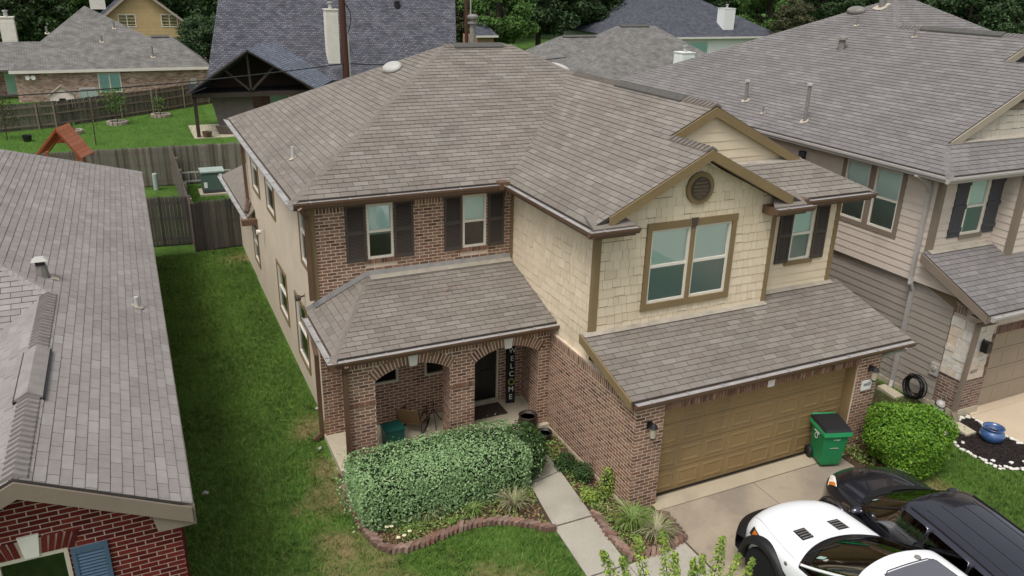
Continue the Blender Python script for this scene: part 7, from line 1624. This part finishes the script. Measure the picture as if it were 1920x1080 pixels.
b_ = bpy.data.objects[BN.children[0].name]; bv = b_.modifiers.new('bevel', 'BEVEL'); bv.width = .03; bv.segments = 3
V = [(-.30, -.33, .90), (.30, -.33, .90), (.30, .31, .93), (-.30, .31, .93), (-.27, -.30, .955), (.27, -.30, .955), (.28, .29, .985), (-.28, .29, .985)]; MB().add(V, [(0,3,2,1),(4,5,6,7),(0,1,5,4),(1,2,6,5),(2,3,7,6),(3,0,4,7)]).build('lid', 'bin_lid', BN, False, False)
MB().tube([(-.26, .37, .95), (.26, .37, .95)], .022, 8).build('handle_bar', 'bin_rim', BN, True, False)
for sx in (-1, 1): MB().beam((sx*.24, .30, .90), (sx*.24, .37, .93), .03, .05).build('handle_bracket', 'bin_green', BN, False, False); MB().lathe([(0, 0), (.13, 0), (.13, .06), (0, .06)], (sx*.25-.03, .24, .13), 18, 'x').build('wheel', 'bin_lid', BN, True, False)
box('front_recess', 'bin_lid', BN, -.08, .08, -.262, -.255, .50, .56, world=False); box('catch_bar', 'gutter_white', BN, -.09, .09, -.272, -.262, .49, .50, world=False)
text('bin_number', '6 3607', .05, Matrix.Identity(4), 'plaque_white', None)
tn = bpy.data.objects['bin_number']; tn.parent = BN; tn.matrix_basis = face_m((.02, -.285, .70), (1, 0, 0), (0, -.055, 1))
em = MB().lathe([(.05, 0), (.062, 0), (.062, -.004), (.05, -.004), (.05, 0)], (-.285, 0, .66), 16, 'x').build('bin_emblem', 'plaque_white', BN, False, False); box('bin_emblem_bar', 'plaque_white', BN, -.290, -.272, -.10, .10, .735, .765, world=False)
# ------------------------------------------------------------------ porch furniture and pots
mat('sling_tan', S(122,98,68), .8, .08, 6); mat('green_plastic', S(24,76,66), .5, .05, 4); mat('mat_brown', S(62,52,47), .95, .2, 12, .8, 60); mat('pot_dark', S(52,38,32), .5, .12, 5, spec=.5); mat('pot_black', S(26,25,26), .5, .08, 5, spec=.5); mat('pot_blue', S(56,84,128), .2, .25, 5, spec=.7, coat=.6, stain=((.55, .58, .60), 4, .66, .7)); mat('sign_black', S(18,18,19), .7); mat('sign_letter', S(226,222,210), .7); mat('wreath_green', S(128,124,62), .8)
ch = thing('rocking_chair', 'tan sling rocking chair with curved metal frame on the porch', 'chair', (-3.02, 4.08, .12), radians(-35)); ch.matrix_basis = ch.matrix_basis @ Matrix.Diagonal((.95, .95, .80, 1))
def cc(*p): return V3(*p)
for sx in (-.26, .26):
    MB().tube([(sx, -.42, .10), (sx, -.2, .03), (sx, .1, .015), (sx, .35, .05), (sx, .5, .12)], .014, 6).build('rocker', 'black_metal', ch, True, False); MB().tube([(sx, -.18, .03), (sx, -.20, .40), (sx, -.42, .95)], .014, 6).build('back_rail', 'black_metal', ch, True, False); MB().tube([(sx, .28, .04), (sx, .25, .60), (sx, .05, .64), (sx, -.27, .60)], .014, 6).build('arm', 'black_metal', ch, True, False)
MB().poly([(-.25, .26, .42), (.25, .26, .42), (.25, -.20, .37), (-.25, -.20, .37)], .012).build('seat', 'sling_tan', ch, False, False); MB().poly([(-.25, -.19, .40), (.25, -.19, .40), (.25, -.42, .94), (-.25, -.42, .94)], .012).build('backrest', 'sling_tan', ch, False, False)
tb = thing('tripod_stand', 'thin black tripod stand on the porch floor by the middle pillar', 'stand', (-2.52, 4.15, .12))
for k in range(3): a_ = k*2.1+.4; MB().tube([(0, 0, .38), (cos(a_)*.25, sin(a_)*.25, .0)], .010, 6).build('leg', 'black_metal', tb, True, False)
MB().tube([(0, 0, .36), (0, 0, .62)], .012, 6).build('stem', 'black_metal', tb, True, False)
gb_ = thing('plastic_seat', 'dark green plastic seat on the porch behind the hedge', 'seat', (-3.58, 3.72, .12)); V = [(-.19, -.16, 0), (.19, -.16, 0), (.19, .16, 0), (-.19, .16, 0), (-.21, -.18, .42), (.21, -.18, .42), (.21, .18, .42), (-.21, .18, .42)]; MB().add(V, [(0,3,2,1),(4,5,6,7),(0,1,5,4),(1,2,6,5),(2,3,7,6),(3,0,4,7)]).build('base', 'green_plastic', gb_, False, False); MB().box(-.22, .22, -.19, .19, .42, .45).build('seat', 'green_plastic', gb_, False, False)
o = box('doormat', 'mat_brown', None, -1.62, -.80, 3.95, 4.50, .121, .135); setp(o, 'dark brown doormat on the porch floor before the black door', 'doormat')
sg_ = thing('welcome_sign', 'tall black porch sign with white letters reading WELCOME leaning by the door', 'sign', (-.48, 4.4, .12)); lean = V3(.10, .17, 1).normalized(); uu = V3(1, -.12, 0).normalized()
Ms = face_m((-.55, 4.36, .12), uu, lean)
o = MB().box(-.105, .105, 0, 1.38, -.02, .0).build('board', 'sign_black', sg_); o.matrix_basis = Ms
for i, c in enumerate('WELCOME'):
    y = 1.26-i*.185
    if i == 4:
        r_ = MB().lathe([(.05, 0), (.085, 0), (.085, .02), (.05, .02), (.05, 0)], (0, 0, 0), 18).build('wreath', 'wreath_green', sg_); r_.matrix_basis = Ms @ Matrix.Translation((0, y, .004))
    else: text('letter', c, .17, Ms @ Matrix.Translation((0, y, .004)), 'sign_letter', sg_)
def pot(name, label, P, prof, mt, n=26, soil=None):
    P = Vector(P); o = thing(name, label, 'pot', tuple(P)); MB().lathe(prof, P, n).build('vessel', mt, o, True); 
    if soil: MB().lathe([(0, soil[1]), (soil[0], soil[1]), (soil[0]*.98, soil[1]-.02), (0, soil[1]-.02)], P, n).build('soil', 'mulch_black', o)
    return o
pot('plant_pot', 'dark brown round plant pot beside the right porch pier', (-.62, 3.30, .0), [(.12, 0), (.20, .10), (.22, .24), (.19, .36), (.21, .40), (.18, .40), (.16, .34)], 'pot_dark', soil=(.16, .34))
pot('plant_pot', 'smaller black plant pot by the garage brick wall', (-.50, 2.72, .0), [(.10, 0), (.15, .22), (.17, .26), (.14, .26), (.13, .22)], 'pot_black', soil=(.13, .22))
bp_ = at_z(1857, 826, .0); pot('glazed_pot', 'wide blue glazed pot standing on the black mulch bed', (bp_.x, bp_.y, 0), [(.13, .0), (.19, .03), (.25, .12), (.26, .19), (.22, .27), (.18, .30), (.22, .335), (.225, .35), (.20, .35), (.16, .30), (.17, .2)], 'pot_blue', 32, soil=(.17, .22))
# hose heap and small white float by the right-hand wall
hs_ = thing('garden_hose', 'coiled black garden hose hanging on the grey lap-sided wall', 'hose', (8.72, .85, .35))
for k in range(9):
    c = V3(8.66-.012*k, .85+random.uniform(-.05, .05), .42+random.uniform(-.05, .04)); r0 = .24+random.uniform(-.05, .08); tl = random.uniform(-.15, .15)
    MB().tube([c+V3(tl*sin(a_)*.3-.03, cos(a_)*r0, sin(a_)*r0*1.1) for a_ in [2*pi*i/20 for i in range(21)]], .016, 6, caps=False).build('coil', 'black_metal', hs_, True)
MB().tube([(8.62, .85, .15), (8.55, .5, .05), (8.6, .2, .2), (8.7, .12, .45)], .016, 6).build('hose_end', 'black_metal', hs_, True)
bl = thing('striped_canister', 'white canister with dark spiral stripes by the stone pillar', 'canister', (8.66, .12, 0)); MB().lathe([(.0, 0), (.10, .02), (.11, .10), (.11, .28), (.08, .37), (0, .39)], (8.62, .14, 0), 18).build('body', 'gutter_white', bl, True)
for z in (.10, .19, .28): MB().tube([(8.62+cos(a_)*.113, .14+sin(a_)*.113, z+.035*sin(a_)) for a_ in [2*pi*i/20 for i in range(21)]], .012, 5, caps=False).build('stripe', 'black_metal', bl)
